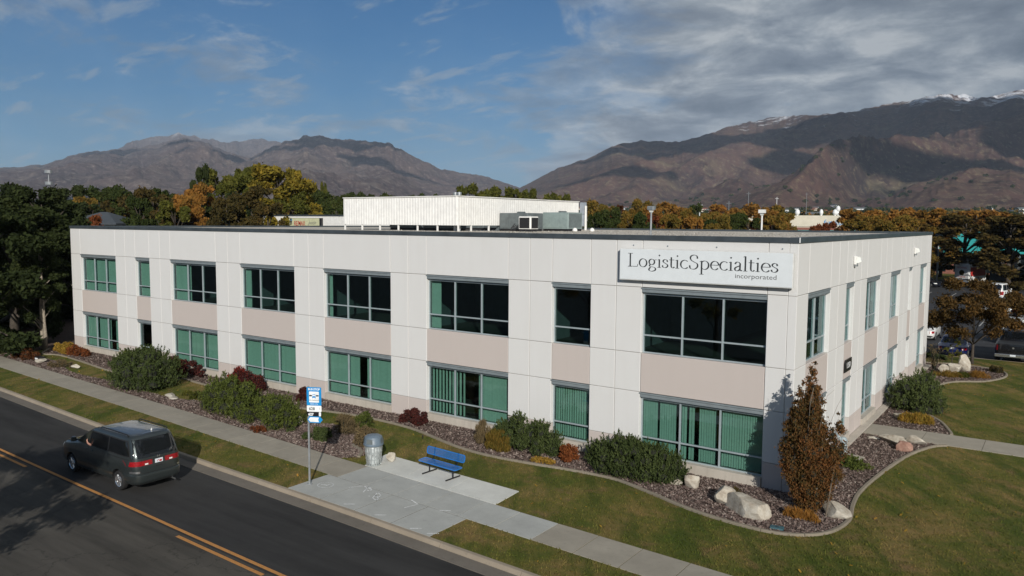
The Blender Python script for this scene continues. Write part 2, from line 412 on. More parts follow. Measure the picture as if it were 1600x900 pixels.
class MB:
    def __init__(s): s.v = []; s.f = []; s.m = []; s.cur = 0
    def add(s, vs, fs, M=None):
        o = len(s.v)
        if M is not None: vs = [M @ Vector(v) for v in vs]
        s.v += [tuple(v) for v in vs]; s.f += [tuple(i + o for i in f) for f in fs]; s.m += [s.cur] * len(fs)
        return s
    def box(s, x0, x1, y0, y1, z0, z1, M=None):
        return s.add([(x0, y0, z0), (x1, y0, z0), (x1, y1, z0), (x0, y1, z0), (x0, y0, z1), (x1, y0, z1), (x1, y1, z1), (x0, y1, z1)],
                     [(0, 3, 2, 1), (4, 5, 6, 7), (0, 1, 5, 4), (1, 2, 6, 5), (2, 3, 7, 6), (3, 0, 4, 7)], M)
    def bbox(s, x0, x1, y0, y1, z0, z1, b=0.01, M=None):
        """box with chamfered vertical and top edges"""
        def ring(d, z): return [(x0 + d + b, y0 + d, z), (x1 - d - b, y0 + d, z), (x1 - d, y0 + d + b, z), (x1 - d, y1 - d - b, z),
                                (x1 - d - b, y1 - d, z), (x0 + d + b, y1 - d, z), (x0 + d, y1 - d - b, z), (x0 + d, y0 + d + b, z)]
        vs = ring(0, z0) + ring(0, z1 - b) + ring(b, z1)
        fs = [tuple(range(7, -1, -1)), tuple(range(16, 24))]
        for k in (0, 8):
            for i in range(8): fs.append((k + i, k + (i + 1) % 8, k + 8 + (i + 1) % 8, k + 8 + i))
        return s.add(vs, fs, M)
    def lathe(s, prof, n=16, M=None, caps=True):
        vs = []; fs = []
        for r, z in prof:
            for i in range(n):
                a = 2 * math.pi * i / n; vs.append((r * math.cos(a), r * math.sin(a), z))
        for k in range(len(prof) - 1):
            for i in range(n): fs.append((k * n + i, k * n + (i + 1) % n, (k + 1) * n + (i + 1) % n, (k + 1) * n + i))
        if caps:
            fs.append(tuple(range(n - 1, -1, -1))); fs.append(tuple(range((len(prof) - 1) * n, len(prof) * n)))
        return s.add(vs, fs, M)
    def tube(s, pts, rad, n=6):
        pts = [Vector(p) for p in pts]
        if not isinstance(rad, (list, tuple)): rad = [rad] * len(pts)
        vs = []; fs = []
        for k, p in enumerate(pts):
            d = (pts[min(k + 1, len(pts) - 1)] - pts[max(k - 1, 0)]).normalized()
            a = d.orthogonal().normalized() if k == 0 else (pa - d * pa.dot(d)).normalized()
            pa = a; b = d.cross(a)
            for i in range(n):
                t = 2 * math.pi * i / n; vs.append(p + (a * math.cos(t) + b * math.sin(t)) * rad[k])
        for k in range(len(pts) - 1):
            for i in range(n): fs.append((k * n + i, k * n + (i + 1) % n, (k + 1) * n + (i + 1) % n, (k + 1) * n + i))
        fs.append(tuple(range(n - 1, -1, -1))); fs.append(tuple(range((len(pts) - 1) * n, len(pts) * n)))
        return s.add(vs, fs)
    def prism(s, poly, z0, z1, M=None):
        """polygon (ccw list of xy) extruded between z0 and z1; concave allowed"""
        n = len(poly)
        ar = sum(poly[i][0] * poly[(i + 1) % n][1] - poly[(i + 1) % n][0] * poly[i][1] for i in range(n))
        if ar < 0: poly = poly[::-1]
        vs = [(x, y, z0) for x, y in poly] + [(x, y, z1) for x, y in poly]
        tri = tessellate_polygon([[Vector((x, y, 0)) for x, y in poly]])
        fs = []
        for t in tri:
            a, b, c = t
            A = (poly[b][0] - poly[a][0]) * (poly[c][1] - poly[a][1]) - (poly[c][0] - poly[a][0]) * (poly[b][1] - poly[a][1])
            if A < 0: a, b, c = c, b, a
            fs.append((a + n, b + n, c + n))
            if z1 - z0 > 0.0005: fs.append((c, b, a))
        if z1 - z0 > 0.0005:
            for i in range(n): fs.append((i, (i + 1) % n, n + (i + 1) % n, n + i))
        else:
            vs = vs[n:]; fs = [tuple(i - n for i in f) for f in fs]
        return s.add(vs, fs, M)
    def mesh(s, name, mats, smooth=False, sharp=None):
        if isinstance(mats, str): mats = [mats]
        return mesh_from(name, s.v, s.f, mats, s.m, smooth, sharp)
    def build(s, name, mats, parent=None, loc=(0, 0, 0), rz=0.0, smooth=False, sharp=None):
        return put(name, s.mesh(name, mats, smooth, sharp), parent, loc, rz)
def put(name, me, parent=None, loc=(0, 0, 0), rz=0.0, scale=None):
    o = bpy.data.objects.new(name, me); COL.objects.link(o)
    o.location = loc; o.rotation_euler = (0, 0, rz)
    if scale is not None: o.scale = scale if hasattr(scale, '__len__') else (scale,) * 3
    if parent is not None: o.parent = parent
    return o
def tag(o, label=None, cat=None, group=None, kind=None):
    if label: o['label'] = label
    if cat: o['category'] = cat
    if group: o['group'] = group
    if kind: o['kind'] = kind
    return o
def empty(name, loc=(0, 0, 0), rz=0.0, parent=None):
    o = put(name, None, parent, loc, rz); o.empty_display_size = 0.3
    return o
def struct(name, mb, mat):
    return tag(mb.build(name, mat), kind='structure')
def copy_tree(o, parent=None):
    c = o.copy(); COL.objects.link(c); c.parent = parent
    for ch in list(o.children): copy_tree(ch, c)
    return c
def text_mesh(txt, size, mat, name='lettering', shear=0.0, ext=0.002, align='LEFT', bold=0.0):
    cu = bpy.data.curves.new('t', 'FONT'); cu.body = txt; cu.size = size; cu.extrude = ext; cu.shear = shear
    cu.align_x = align; cu.resolution_u = 3; cu.offset = bold
    ob = bpy.data.objects.new('t', cu); COL.objects.link(ob)
    bpy.context.view_layer.update()
    me = bpy.data.meshes.new_from_object(ob.evaluated_get(bpy.context.evaluated_depsgraph_get()))
    bpy.data.objects.remove(ob); bpy.data.curves.remove(cu)
    me.materials.clear(); me.materials.append(MATS[mat]); me.name = name
    return me

# ------------------------------------------------------------------ numpy noise
def _hash(ix, iy, seed):
    h = (ix.astype(np.int64) * 374761393 + iy.astype(np.int64) * 668265263 + seed * 1442695041) & 0x7fffffff
    h = ((h ^ (h >> 13)) * 1274126177) & 0x7fffffff
    return ((h ^ (h >> 16)) & 0xffff) / 65535.0
def vnoise(x, y, seed=0):
    ix = np.floor(x); iy = np.floor(y); fx = x - ix; fy = y - iy
    fx = fx * fx * fx * (fx * (fx * 6 - 15) + 10); fy = fy * fy * fy * (fy * (fy * 6 - 15) + 10)
    a = _hash(ix, iy, seed); b = _hash(ix + 1, iy, seed); c = _hash(ix, iy + 1, seed); d = _hash(ix + 1, iy + 1, seed)
    return (a * (1 - fx) + b * fx) * (1 - fy) + (c * (1 - fx) + d * fx) * fy
def fbm(x, y, o=5, seed=0, gain=0.5):
    s = 0; a = 1; t = 0
    for k in range(o):
        s = s + a * vnoise(x * 2 ** k + 17.3 * k, y * 2 ** k - 9.1 * k, seed + k); t += a; a *= gain
    return s / t
def ridged(x, y, o=5, seed=0, gain=0.5):
    s = 0; a = 1; t = 0
    for k in range(o):
        s = s + a * (1 - np.abs(2 * vnoise(x * 2 ** k + 5.3 * k, y * 2 ** k + 3.7 * k, seed + k) - 1)); t += a; a *= gain
    return s / t
def inpoly(P, poly):
    x, y = P[:, 0], P[:, 1]; r = np.zeros(len(P), bool); n = len(poly)
    for i in range(n):
        x0, y0 = poly[i]; x1, y1 = poly[(i + 1) % n]
        c = ((y0 > y) != (y1 > y)) & (x < (x1 - x0) * (y - y0) / ((y1 - y0) if y1 != y0 else 1e-9) + x0)
        r ^= c
    return r
def smooth_line(pts, k=6):
    """Catmull-Rom through pts"""
    P = [np.array(p, float) for p in pts]; out = []
    for i in range(len(P) - 1):
        p0 = P[max(i - 1, 0)]; p1 = P[i]; p2 = P[i + 1]; p3 = P[min(i + 2, len(P) - 1)]
        for j in range(k):
            t = j / k
            out.append(tuple(0.5 * ((2 * p1) + (-p0 + p2) * t + (2 * p0 - 5 * p1 + 4 * p2 - p3) * t * t + (-p0 + 3 * p1 - 3 * p2 + p3) * t ** 3)))
    out.append(tuple(P[-1]))
    return out
def yat(line, x):
    return float(np.interp(x, [p[0] for p in line], [p[1] for p in line]))
TREES=[(-59.2, -1.3, 12.2, 7.1, 'dark'), (-67.5, 4.7, 12.4, 6.4, 'dark'), (-54.2, -5.1, 11.4, 7.0, 'dark'), (-79.7, 11.9, 11.2, 5.5, 'dark'), (-68.0, -2.1, 12.3, 9.8, 'dark'), (-66.3, 2.4, 9.4, 5.2, 'dark'), (-103.2, 17.8, 14.2, 6.9, 'dark'), (-128.2, 35.5, 15.2, 7.4, 'dark'), (-118.4, 32.9, 13.3, 5.7, 'autumn'), (-93.0, 21.0, 10.2, 4.2, 'rust'), (-144.0, 48.8, 15.8, 8.4, 'green'), (-124.3, 43.3, 14.7, 7.4, 'green'), (-187.0, 74.5, 18.0, 9.0, 'green'), (-96.4, 31.8, 14.4, 5.7, 'brown'), (-91.3, 30.5, 13.3, 4.7, 'brown'), (-95.5, 29.3, 12.9, 3.9, 'green'), (-87.8, 30.5, 11.4, 4.6, 'brown'), (-91.8, 35.6, 15.1, 6.0, 'orange'), (-85.7, 30.2, 13.2, 4.5, 'orange'), (-97.4, 39.7, 17.9, 3.1, 'dark'), (-104.4, 47.4, 18.0, 6.1, 'olive'), (-97.1, 45.5, 16.8, 6.3, 'olive'), (-106.2, 53.5, 18.8, 6.9, 'olive'), (-76.2, 33.5, 14.3, 6.1, 'brown'), (-81.1, 33.6, 13.2, 5.3, 'brown'), (-73.7, 33.6, 12.2, 4.6, 'brown'), (-87.0, 45.8, 17.9, 9.0, 'yellow'), (-89.1, 51.1, 17.7, 5.6, 'yellow'), (-84.6, 45.7, 13.7, 5.8, 'olive'), (-106.5, 69.3, 15.1, 6.1, 'olive'), (-112.4, 77.8, 14.7, 5.8, 'olive'), (-135.9, 96.5, 18.6, 2.2, 'olive'), (-154.9, 120.2, 17.5, 7.2, 'green'), (-158.0, 131.6, 17.9, 7.5, 'green'), (-160.5, 143.3, 18.0, 7.9, 'green'), (-154.8, 148.7, 18.1, 7.9, 'green'), (-149.0, 153.9, 18.0, 7.1, 'green'), (-99.3, 104.2, 17.9, 6.4, 'olive'), (-99.7, 110.3, 17.0, 5.2, 'olive'), (-99.7, 116.5, 17.4, 5.9, 'olive'), (-93.6, 114.8, 17.4, 6.3, 'olive'), (-92.8, 119.0, 17.0, 5.0, 'olive'), (-84.9, 114.7, 15.8, 4.7, 'olive'), (-83.0, 118.2, 15.6, 4.8, 'olive'), (-66.7, 102.4, 13.7, 5.4, 'autumn'), (-61.8, 99.3, 13.1, 4.3, 'autumn'), (-51.9, 85.4, 12.9, 4.4, 'rustdark'), (-58.7, 106.6, 13.9, 5.7, 'autumn'), (-52.2, 98.6, 13.0, 4.6, 'orange'), (-55.9, 113.5, 14.0, 6.4, 'orange'), (-45.4, 96.2, 12.4, 4.9, 'orange'), (-41.4, 92.5, 11.3, 4.3, 'autumn'), (-68.5, 157.0, 14.5, 4.9, 'green'), (-38.8, 91.4, 10.5, 3.6, 'green'), (-58.9, 150.1, 14.2, 7.8, 'orange'), (-46.3, 128.0, 14.0, 7.6, 'orange'), (-39.1, 104.0, 11.5, 4.6, 'autumn'), (-44.9, 133.8, 13.7, 7.0, 'orange'), (-36.6, 115.4, 12.4, 6.1, 'orange'), (-38.3, 125.3, 13.0, 5.8, 'autumn'), (-35.2, 84.2, 10.3, 3.9, 'green'), (-23.1, 118.9, 12.6, 6.9, 'orange'), (-21.2, 129.5, 12.7, 7.9, 'orange'), (-18.5, 135.0, 13.1, 7.6, 'orange'), (-19.6, 109.4, 11.2, 6.9, 'autumn'), (-14.6, 105.2, 10.9, 6.6, 'autumn'), (-13.5, 125.7, 12.5, 7.6, 'orange'), (-11.9, 135.9, 11.9, 6.8, 'autumn'), (-12.0, 105.7, 10.7, 5.5, 'autumn'), (-4.9, 171.7, 12.9, 9.8, 'orange'), (-10.1, 176.3, 13.3, 10.1, 'orange'), (-32.4, 137.3, 10.2, 4.2, 'rust'), (-29.8, 117.4, 9.6, 3.7, 'rust'), (-6.7, 121.4, 11.3, 10.6, 'brown'), (0.1, 111.9, 11.5, 9.2, 'brown'), (3.6, 117.1, 12.3, 10.7, 'brown'), (6.9, 112.1, 11.7, 9.2, 'orange'), (-83.1, -0.2, 12.7, 11.7, 'green'), (11.6, 122.1, 11.8, 11.1, 'green'), (-117.9, 31.7, 12.6, 5.9, 'brown'), (-113.5, 31.6, 12.5, 5.8, 'dark'), (-119.7, 37.0, 14.4, 6.1, 'green'), (-116.3, 37.0, 13.8, 6.0, 'brown'), (-114.8, 37.8, 13.0, 5.9, 'green'), (-119.0, 42.6, 13.6, 6.2, 'brown'), (-131.3, 51.3, 14.9, 6.8, 'green'), (-118.9, 46.8, 15.0, 6.3, 'green'), (-83.9, 27.4, 12.1, 4.6, 'olive'), (-107.0, 43.2, 13.8, 5.8, 'green'), (-101.5, 42.6, 13.2, 5.5, 'dark'), (-128.7, 63.1, 14.1, 7.0, 'brown'), (-80.6, 32.5, 13.4, 4.6, 'brown'), (-91.1, 41.9, 13.7, 5.2, 'dark'), (-98.3, 49.1, 13.8, 5.6, 'green'), (-94.0, 48.2, 12.8, 5.4, 'green'), (-104.6, 59.0, 13.7, 6.1, 'brown'), (-116.9, 70.8, 15.9, 6.8, 'olive'), (-107.4, 66.7, 14.9, 6.3, 'olive'), (-100.0, 63.1, 13.2, 6.0, 'green'), (-101.5, 67.5, 14.8, 6.2, 'green'), (-75.9, 46.6, 13.3, 4.8, 'green'), (-62.6, 93.2, 10.6, 5.0, 'green'), (-43.4, 62.7, 11.0, 3.8, 'green'), (-48.5, 75.9, 11.7, 4.3, 'green'), (-40.9, 67.4, 11.0, 3.9, 'autumn'), (-37.3, 63.7, 10.7, 3.7, 'green'), (-43.7, 81.7, 10.9, 4.4, 'rust'), (-39.9, 76.8, 10.9, 4.1, 'autumn'), (-33.8, 67.5, 11.5, 3.8, 'autumn'), (-31.1, 66.4, 10.8, 3.7, 'orange'), (-43.4, 101.4, 11.7, 5.0, 'autumn'), (-28.5, 67.5, 10.6, 3.7, 'autumn'), (-28.8, 73.7, 11.1, 3.9, 'green'), (-35.2, 98.0, 11.3, 4.8, 'green'), (-34.3, 103.6, 10.7, 5.0, 'rust'), (-31.4, 98.2, 11.1, 4.8, 'autumn'), (-19.6, 102.3, 10.4, 5.7, 'autumn'), (-18.5, 106.6, 11.1, 5.8, 'autumn'), (-18.4, 113.7, 10.3, 6.1, 'autumn'), (-13.4, 96.3, 10.8, 5.4, 'autumn'), (-12.8, 109.6, 10.5, 5.9, 'brown'), (-22.8, 192.0, 11.0, 9.5, 'autumn'), (-16.4, 171.7, 11.3, 8.6, 'autumn'), (-16.3, 193.8, 12.6, 9.5, 'autumn'), (-13.0, 190.1, 11.5, 9.3, 'autumn'), (-10.6, 182.3, 11.7, 9.0, 'autumn'), (-8.5, 209.6, 12.0, 10.1, 'autumn'), (-5.8, 195.7, 10.8, 9.5, 'autumn'), (-1.1, 172.9, 10.6, 8.6, 'orange'), (-0.0, 186.0, 11.4, 9.1, 'autumn'), (2.5, 183.0, 11.8, 9.0, 'brown'), (-66.0, -2.3, 10.3, 5.1, 'dark'), (-78.8, 3.3, 11.5, 6.0, 'dark'), (-72.8, 2.3, 11.0, 5.6, 'dark'), (-68.7, 1.8, 10.7, 5.4, 'dark'), (-78.5, 6.9, 11.6, 6.1, 'dark'), (-70.7, 4.9, 10.2, 5.6, 'dark'), (-84.0, 12.0, 10.0, 6.6, 'dark'), (-70.7, 7.4, 11.2, 5.6, 'dark')]
SKYA=[(65.32, 1.707), (63.46, 3.788), (61.96, 4.71), (61.42, 5.145), (60.24, 5.451), (58.68, 5.653), (57.7, 5.532), (55.89, 5.271), (53.61, 5.618), (52.35, 5.448), (49.33, 5.237), (46.68, 4.547), (43.07, 3.025)]
SKY2=[(36.58, 1.706), (34.95, 2.596), (33.79, 3.201), (32.41, 3.941), (30.11, 4.672), (28.06, 5.615), (26.48, 5.871), (23.78, 5.704), (22.47, 6.081), (20.74, 6.615), (18.62, 7.076), (15.71, 7.316), (12.91, 7.404), (9.87, 7.856), (8.04, 8.14), (6.62, 8.238), (5.21, 7.867), (4.2, 7.983), (2.89, 8.142), (0.36, 7.997), (-3.19, 7.247), (-8.39, 6.414), (-14.81, 4.879)]
SKYB=[(80.44, 1.284), (76.13, 2.118), (72.42, 2.557), (68.66, 3.093), (66.64, 3.334), (64.88, 4.047), (63.44, 4.355), (61.96, 4.505), (60.06, 4.964), (58.29, 5.462), (56.91, 5.229), (55.7, 4.723), (53.64, 4.144), (50.67, 3.12), (47.6, 2.052)]
SKY2=[(36.58, 1.706), (34.95, 2.596), (33.79, 3.201), (32.41, 3.941), (30.11, 4.672), (28.06, 5.615), (26.48, 5.871), (23.78, 5.704), (22.47, 6.081), (20.74, 6.615), (18.62, 7.076), (15.71, 7.316), (12.91, 7.404), (9.87, 7.856), (8.04, 8.14), (6.62, 8.238), (5.21, 7.867), (4.2, 7.983), (2.89, 8.142), (0.36, 7.997), (-3.19, 7.247), (-8.39, 6.414), (-14.81, 4.879)]
SKYC=[(64.65, 0.71), (61.69, 1.46), (59.37, 2.012), (56.56, 2.935), (54.48, 4.118), (52.35, 5.23), (50.62, 5.856), (49.45, 5.983), (48.0, 5.762), (45.32, 5.608), (44.42, 5.449), (43.06, 4.753), (41.23, 3.872), (39.38, 3.527), (37.52, 3.269), (36.12, 2.819), (34.25, 2.184), (30.99, 1.367)]
SKY2=[(36.58, 1.706), (34.95, 2.596), (33.79, 3.201), (32.41, 3.941), (30.11, 4.672), (28.06, 5.615), (26.48, 5.871), (23.78, 5.704), (22.47, 6.081), (20.74, 6.615), (18.62, 7.076), (15.71, 7.316), (12.91, 7.404), (9.87, 7.856), (8.04, 8.14), (6.62, 8.238), (5.21, 7.867), (4.2, 7.983), (2.89, 8.142), (0.36, 7.997), (-3.19, 7.247), (-8.39, 6.414), (-14.81, 4.879)]
# ------------------------------------------------------------------ terrain
def ground_z(r):
    r = np.asarray(r, float)
    return -0.25 + np.where(r > 350, (np.minimum(r, 7000) - 350) * 0.024, 0.0)
m, T = newmat('terrain')
p = pos(T); a = T.noise(p, 0.004, 6, 0.65); b = T.noise(p, 0.03, 5, 0.7)
c = T.ramp(a, [(0.35, (0.050, 0.060, 0.022)), (0.55, (0.105, 0.095, 0.045)), (0.72, (0.085, 0.070, 0.045))])
c = T.mix(T.ramp(b, [(0.45, 0.0), (0.7, 0.6)]), c, (0.035, 0.045, 0.018))
finish(T, pbsdf(T, c, 1.0, spec=0.05))
rs = np.concatenate([[0.01], np.geomspace(60, 15500, 56)]); na = 96
vs = []; fs = []
for r in rs:
    for i in range(na):
        t = 2 * math.pi * i / na; vs.append((r * math.cos(t), r * math.sin(t), float(ground_z(r))))
for k in range(len(rs) - 1):
    for i in range(na):
        fs.append((k * na + i, (k + 1) * na + i, (k + 1) * na + (i + 1) % na, k * na + (i + 1) % na))
tag(put('terrain', mesh_from('terrain', vs, fs, ['terrain'], None, True)), kind='structure')

def mountain_mat(name, snow_z, low, mid, hi, patch, snow_amt, sc=1.0):
    m, T = newmat(name)
    p = pos(T); g = T.n('ShaderNodeNewGeometry')
    a = T.noise(p, 0.0011 * sc, 8, 0.62); b = T.noise(p, 0.008 * sc, 7, 0.72); c2 = T.noise(p, 0.0035 * sc, 6, 0.6, 0.6)
    f3 = T.noise(p, 0.030 * sc, 7, 0.8)
    c = T.ramp(a, [(0.32, low), (0.50, mid), (0.68, hi)])
    c = T.mix(T.ramp(b, [(0.48, 0.0), (0.66, 0.75)]), c, tuple(k * 0.48 for k in low))
    c = T.mix(T.ramp(c2, [(0.56, 0.0), (0.70, 0.75)]), c, patch)
    c = T.mix(T.ramp(f3, [(0.52, 0.0), (0.64, 0.55)]), c, tuple(k * 1.8 for k in patch))
    z = T.n('ShaderNodeSeparateXYZ', ins={0: p}).outputs[2]
    s = T.math('ADD', T.math('DIVIDE', T.math('SUBTRACT', z, snow_z), 420.0), T.math('MULTIPLY', T.math('SUBTRACT', b, 0.5), 2.6))
    nz = T.n('ShaderNodeSeparateXYZ', ins={0: g.outputs['Normal']}).outputs[2]
    s = T.math('ADD', s, T.math('MULTIPLY', T.math('SUBTRACT', c2, 0.5), 1.6))
    s = T.math('MULTIPLY', T.ramp(s, [(0.34, 0.0), (0.72, 1.0)]), snow_amt)
    c = T.mix(s, c, (0.72, 0.74, 0.78))
    finish(T, pbsdf(T, c, 1.0, 0, f3, 0.6, 16.0, spec=0.03))
mountain_mat('mountain_far', 1180, (0.050, 0.038, 0.040), (0.100, 0.070, 0.064), (0.130, 0.096, 0.082), (0.19, 0.158, 0.13), 0.35)
mountain_mat('mountain_near', 650, (0.038, 0.027, 0.027), (0.098, 0.056, 0.046), (0.115, 0.074, 0.052), (0.15, 0.125, 0.075), 0.95, 1.3)

def make_range(name, table, R, r0, seed, mat, spur, label, back=1.12, skew=0.6, rough=0.055):
    az = np.array([t[0] for t in table][::-1]); el = np.array([t[1] for t in table][::-1])
    NA, NR = 900, 240
    A = np.linspace(az[0], az[-1], NA)
    E = np.interp(A, az, el)
    tt = np.concatenate([np.linspace(0, 1, NR - 30) ** 0.9, 1 + np.linspace(0.03, back - 1 + 0.5, 30)])
    wob = (fbm(A * 0.22, A * 0 + seed, 4, seed) - 0.5) * 0.30
    Rr = R * (1 + wob)
    jag = (fbm(A * 2.2, A * 0 + 3, 5, seed + 9) - 0.5) * rough + (ridged(A * 0.9, A * 0 + 1, 3, seed + 3) - 0.5) * 0.02
    Hr = Rr * np.tan(np.radians(E)) * (1 + jag) + 9.6
    AA, TT = np.meshgrid(A, tt)
    RR = r0 + (Rr[None, :] - r0) * TT
    base = ground_z(RR) - 6
    up = np.clip(TT, 0, 1)
    prof = 0.30 * up + 0.70 * up ** 1.7
    # ridges and gullies: a diagonal, branching system that bends as it runs down the slope
    arc = AA * math.pi / 180 * R; dn_ = RR
    wq = 900 * (fbm(arc / 2600, dn_ / 2600, 4, seed + 5) - 0.5) * 2; wr = 900 * (fbm(arc / 2600 + 9, dn_ / 2600, 4, seed + 6) - 0.5) * 2
    ua = (arc + wq) * 0.80 + (dn_ + wr) * skew; va = -(arc + wq) * skew + (dn_ + wr) * 0.80
    s1 = ridged(ua / 1900, va / 4200, 2, seed + 21)
    s2 = ridged(ua / 820 + .3 * s1, va / 1500 + 7, 3, seed + 33)
    s3 = ridged((arc + wq) / 300, (dn_ + wr) / 330, 4, seed + 41)
    t_ = np.clip(TT, 0, 1)
    env = np.clip(np.sin(t_ ** 0.8 * math.pi), 0, 1) ** .8
    Hh = Hr[None, :] - base
    H = base + Hh * (prof + spur * env * ((s1 - .55) * 1.15 + (s2 - .55) * .55 + (s3 - .5) * .17) + .05 * t_ * (s3 - .75) * (TT < 1))
    dn = np.clip(TT - 1, 0, 1)
    H = np.where(TT > 1, base + Hh * (1 - 1.1 * dn * (.8 + .5 * s2)), H)
    lim = RR * np.tan(np.radians(E))[None, :] * (.965 + .035 * t_) * (1 + jag)[None, :] + 9.6
    H = np.where(TT < 1, np.minimum(H, lim), H)
    H = np.maximum(H, base - 30)
    X = -np.sin(np.radians(AA)) * RR; Y = np.cos(np.radians(AA)) * RR
    V = np.stack([X, Y, H], -1).reshape(-1, 3)
    n1, n2 = AA.shape
    me = bpy.data.meshes.new(name)
    i0 = (np.arange(n1 - 1)[:, None] * n2 + np.arange(n2 - 1)[None, :]).ravel()
    F = np.stack([i0, i0 + n2, i0 + n2 + 1, i0 + 1], -1)
    me.vertices.add(len(V)); me.vertices.foreach_set('co', V.astype(np.float32).ravel())
    me.loops.add(F.size); me.loops.foreach_set('vertex_index', F.astype(np.int32).ravel())
    me.polygons.add(len(F)); me.polygons.foreach_set('loop_start', np.arange(0, F.size, 4, dtype=np.int32))
    me.update(calc_edges=True)
    me.polygons.foreach_set('use_smooth', [True] * len(F))
    me.materials.append(MATS[mat])
    o = put(name, me); tag(o, label, kind='structure')
    return o
make_range('mountain_range', SKYA, 12500, 7500, 5, 'mountain_far', 0.35, 'farthest pale rocky crest behind the left ranges')
make_range('mountain_range', SKYB, 9800, 3800, 11, 'mountain_far', 0.40, 'broad brown mountain at the far left')
make_range('mountain_range', SKYC, 8000, 3000, 63, 'mountain_far', 0.46, 'brown bare mountain behind the roof screen')
make_range('mountain_range', SKY2, 6000, 2300, 27, 'mountain_near', 0.50, 'tall mountain range with patchy snow on its crest at the right', rough=0.03)

# ------------------------------------------------------------------ street lines (traced on the ground)
KERB = [(-200, -3.5), (-60, -8.2), (-41.8, -9.1), (-28.9, -9.8), (-20.5, -10.14), (-11.4, -10.38), (-3.5, -10.72), (10, -11.35), (70, -14.0)]
WALK = [(-200, 3.0), (-53, -4.75), (-29.4, -5.95), (-15.9, -6.75), (0.2, -7.6), (70, -11.3)]
LINE = [(-200, -9.0), (-60, -13.2), (-28.3, -14.33), (-22.3, -14.5), (-17.2, -14.62), (-13.7, -14.72), (-9.6, -14.82), (10, -15.3), (70, -16.8)]
WW = 1.55
def off(line, d): return [(x, y + d) for x, y in line]
def band(l0, l1, x0, x1, step=2.0):
    n = max(1, int(math.ceil((x1 - x0) / step))); xs = [x0 + (x1 - x0) * i / n for i in range(n + 1)]
    return [(x, yat(l0, x)) for x in xs] + [(x, yat(l1, x)) for x in reversed(xs)]
ROADZ = -0.13
b = MB(); b.prism(band(LINE, off(KERB, -0.72), -200, 70), ROADZ, ROADZ); struct('road', b, 'asphalt_new')
b = MB(); b.prism(band(off(LINE, -11.5), LINE, -200, 70), ROADZ, ROADZ); struct('road_far_lane', b, 'asphalt_old')
b = MB(); b.prism(band(off(LINE, -90), off(LINE, -11.5), -200, 70, 20), -0.02, -0.02); struct('verge_across_road', b, 'asphalt_lot')
def line_piece(x0, x1, d, w=0.115):
    bb = MB(); bb.prism(band(off(LINE, d - w / 2), off(LINE, d + w / 2), x0, x1), ROADZ + 0.004, ROADZ + 0.009)
    return bb.build('road_marking', 'yellow_line', parent=rm)
rm = tag(empty('centre_line', (0, 0, 0)), kind='structure')
for k in range(12): line_piece(-150 + k * 16, -134 + k * 16, 0.14)
for x0, x1 in ((-60, -54), (-45, -39), (-29.5, -25.3), (-14.25, -9.9), (-3, 2)): line_piece(x0, x1, -0.17)

# kerb and gutter, cast in lengths
kerb = tag(empty('kerb'), kind='structure'); gut = tag(empty('gutter'), kind='structure')
x = -120.0
while x < 30:
    L = 3.05; x1 = x + L - 0.018
    y0, y1 = yat(KERB, x), yat(KERB, x1)
    bb = MB()
    prof = [(0.0, -0.2), (0.0, 0.012), (-0.125, 0.010), (-0.155, -0.012), (-0.19, -0.10)]
    vs = []; n = len(prof) + 1; pr = prof + [(-0.19, -0.2)]
    for (xx, yy) in ((x, y0), (x1, y1)):
        for dy_, z_ in pr: vs.append((xx, yy + dy_, z_))
    fs = [(i, (i + 1) % n, n + (i + 1) % n, n + i) for i in range(n)] + [tuple(range(n - 1, -1, -1)), tuple(range(n, 2 * n))]
    bb.add(vs, fs); bb.build('kerb_stone', 'concrete_kerb', kerb)
    bb = MB()
    bb.prism([(x, y0 - 0.72), (x1, y1 - 0.72), (x1, y1 - 0.19), (x, y0 - 0.19)], -0.19, -0.113)
    bb.build('gutter_pan', 'concrete_gutter', gut)
    x += L

# footpath slabs; the seven in front of the stop are greyer
walk = tag(empty('footpath'), kind='structure')
x = -110.0
while x < 30:
    L = 1.52
    xm = x + L / 2
    mt = 'concrete_stop' if -14.9 < xm < -4.7 else 'concrete_walk'
    bb = MB(); x1 = x + L - 0.03
    bb.prism([(x, yat(WALK, x) - WW), (x1, yat(WALK, x1) - WW), (x1, yat(WALK, x1)), (x, yat(WALK, x))], -0.08, 0.018 + rnd.uniform(-0.002, 0.002))
    bb.build('concrete_slab', mt, walk)
    x += L
stop = tag(empty('bus_stop_pad'), kind='structure')
xs = [-14.75, -12.95, -11.2, -9.45, -7.72]
for i in range(4):
    bb = MB(); a0, a1 = xs[i], xs[i + 1] - 0.035
    bb.prism([(a0, yat(KERB, a0) + 0.01), (a1, yat(KERB, a1) + 0.01), (a1, yat(WALK, a1) - WW - 0.035), (a0, yat(WALK, a0) - WW - 0.035)], -0.08, 0.016)
    bb.build('concrete_slab', 'concrete_stop', stop)
b = MB(); b.prism([(-14.75, yat(KERB, -14.75) + .02), (-7.74, yat(KERB, -7.74) + .02), (-7.80, -7.2), (-7.9, -5.66), (-14.8, -5.3), (-14.5, -7.0)], 0.005, 0.005); struct('pad_bedding', b, 'core_dark')
bp_ = tag(empty('bench_pad'), kind='structure')
tl, bl, tr_, br_ = (-14.82, -5.25), (-14.45, yat(WALK, -14.45) + 0.02), (-7.86, -5.62), (-7.75, yat(WALK, -7.75) + 0.02)
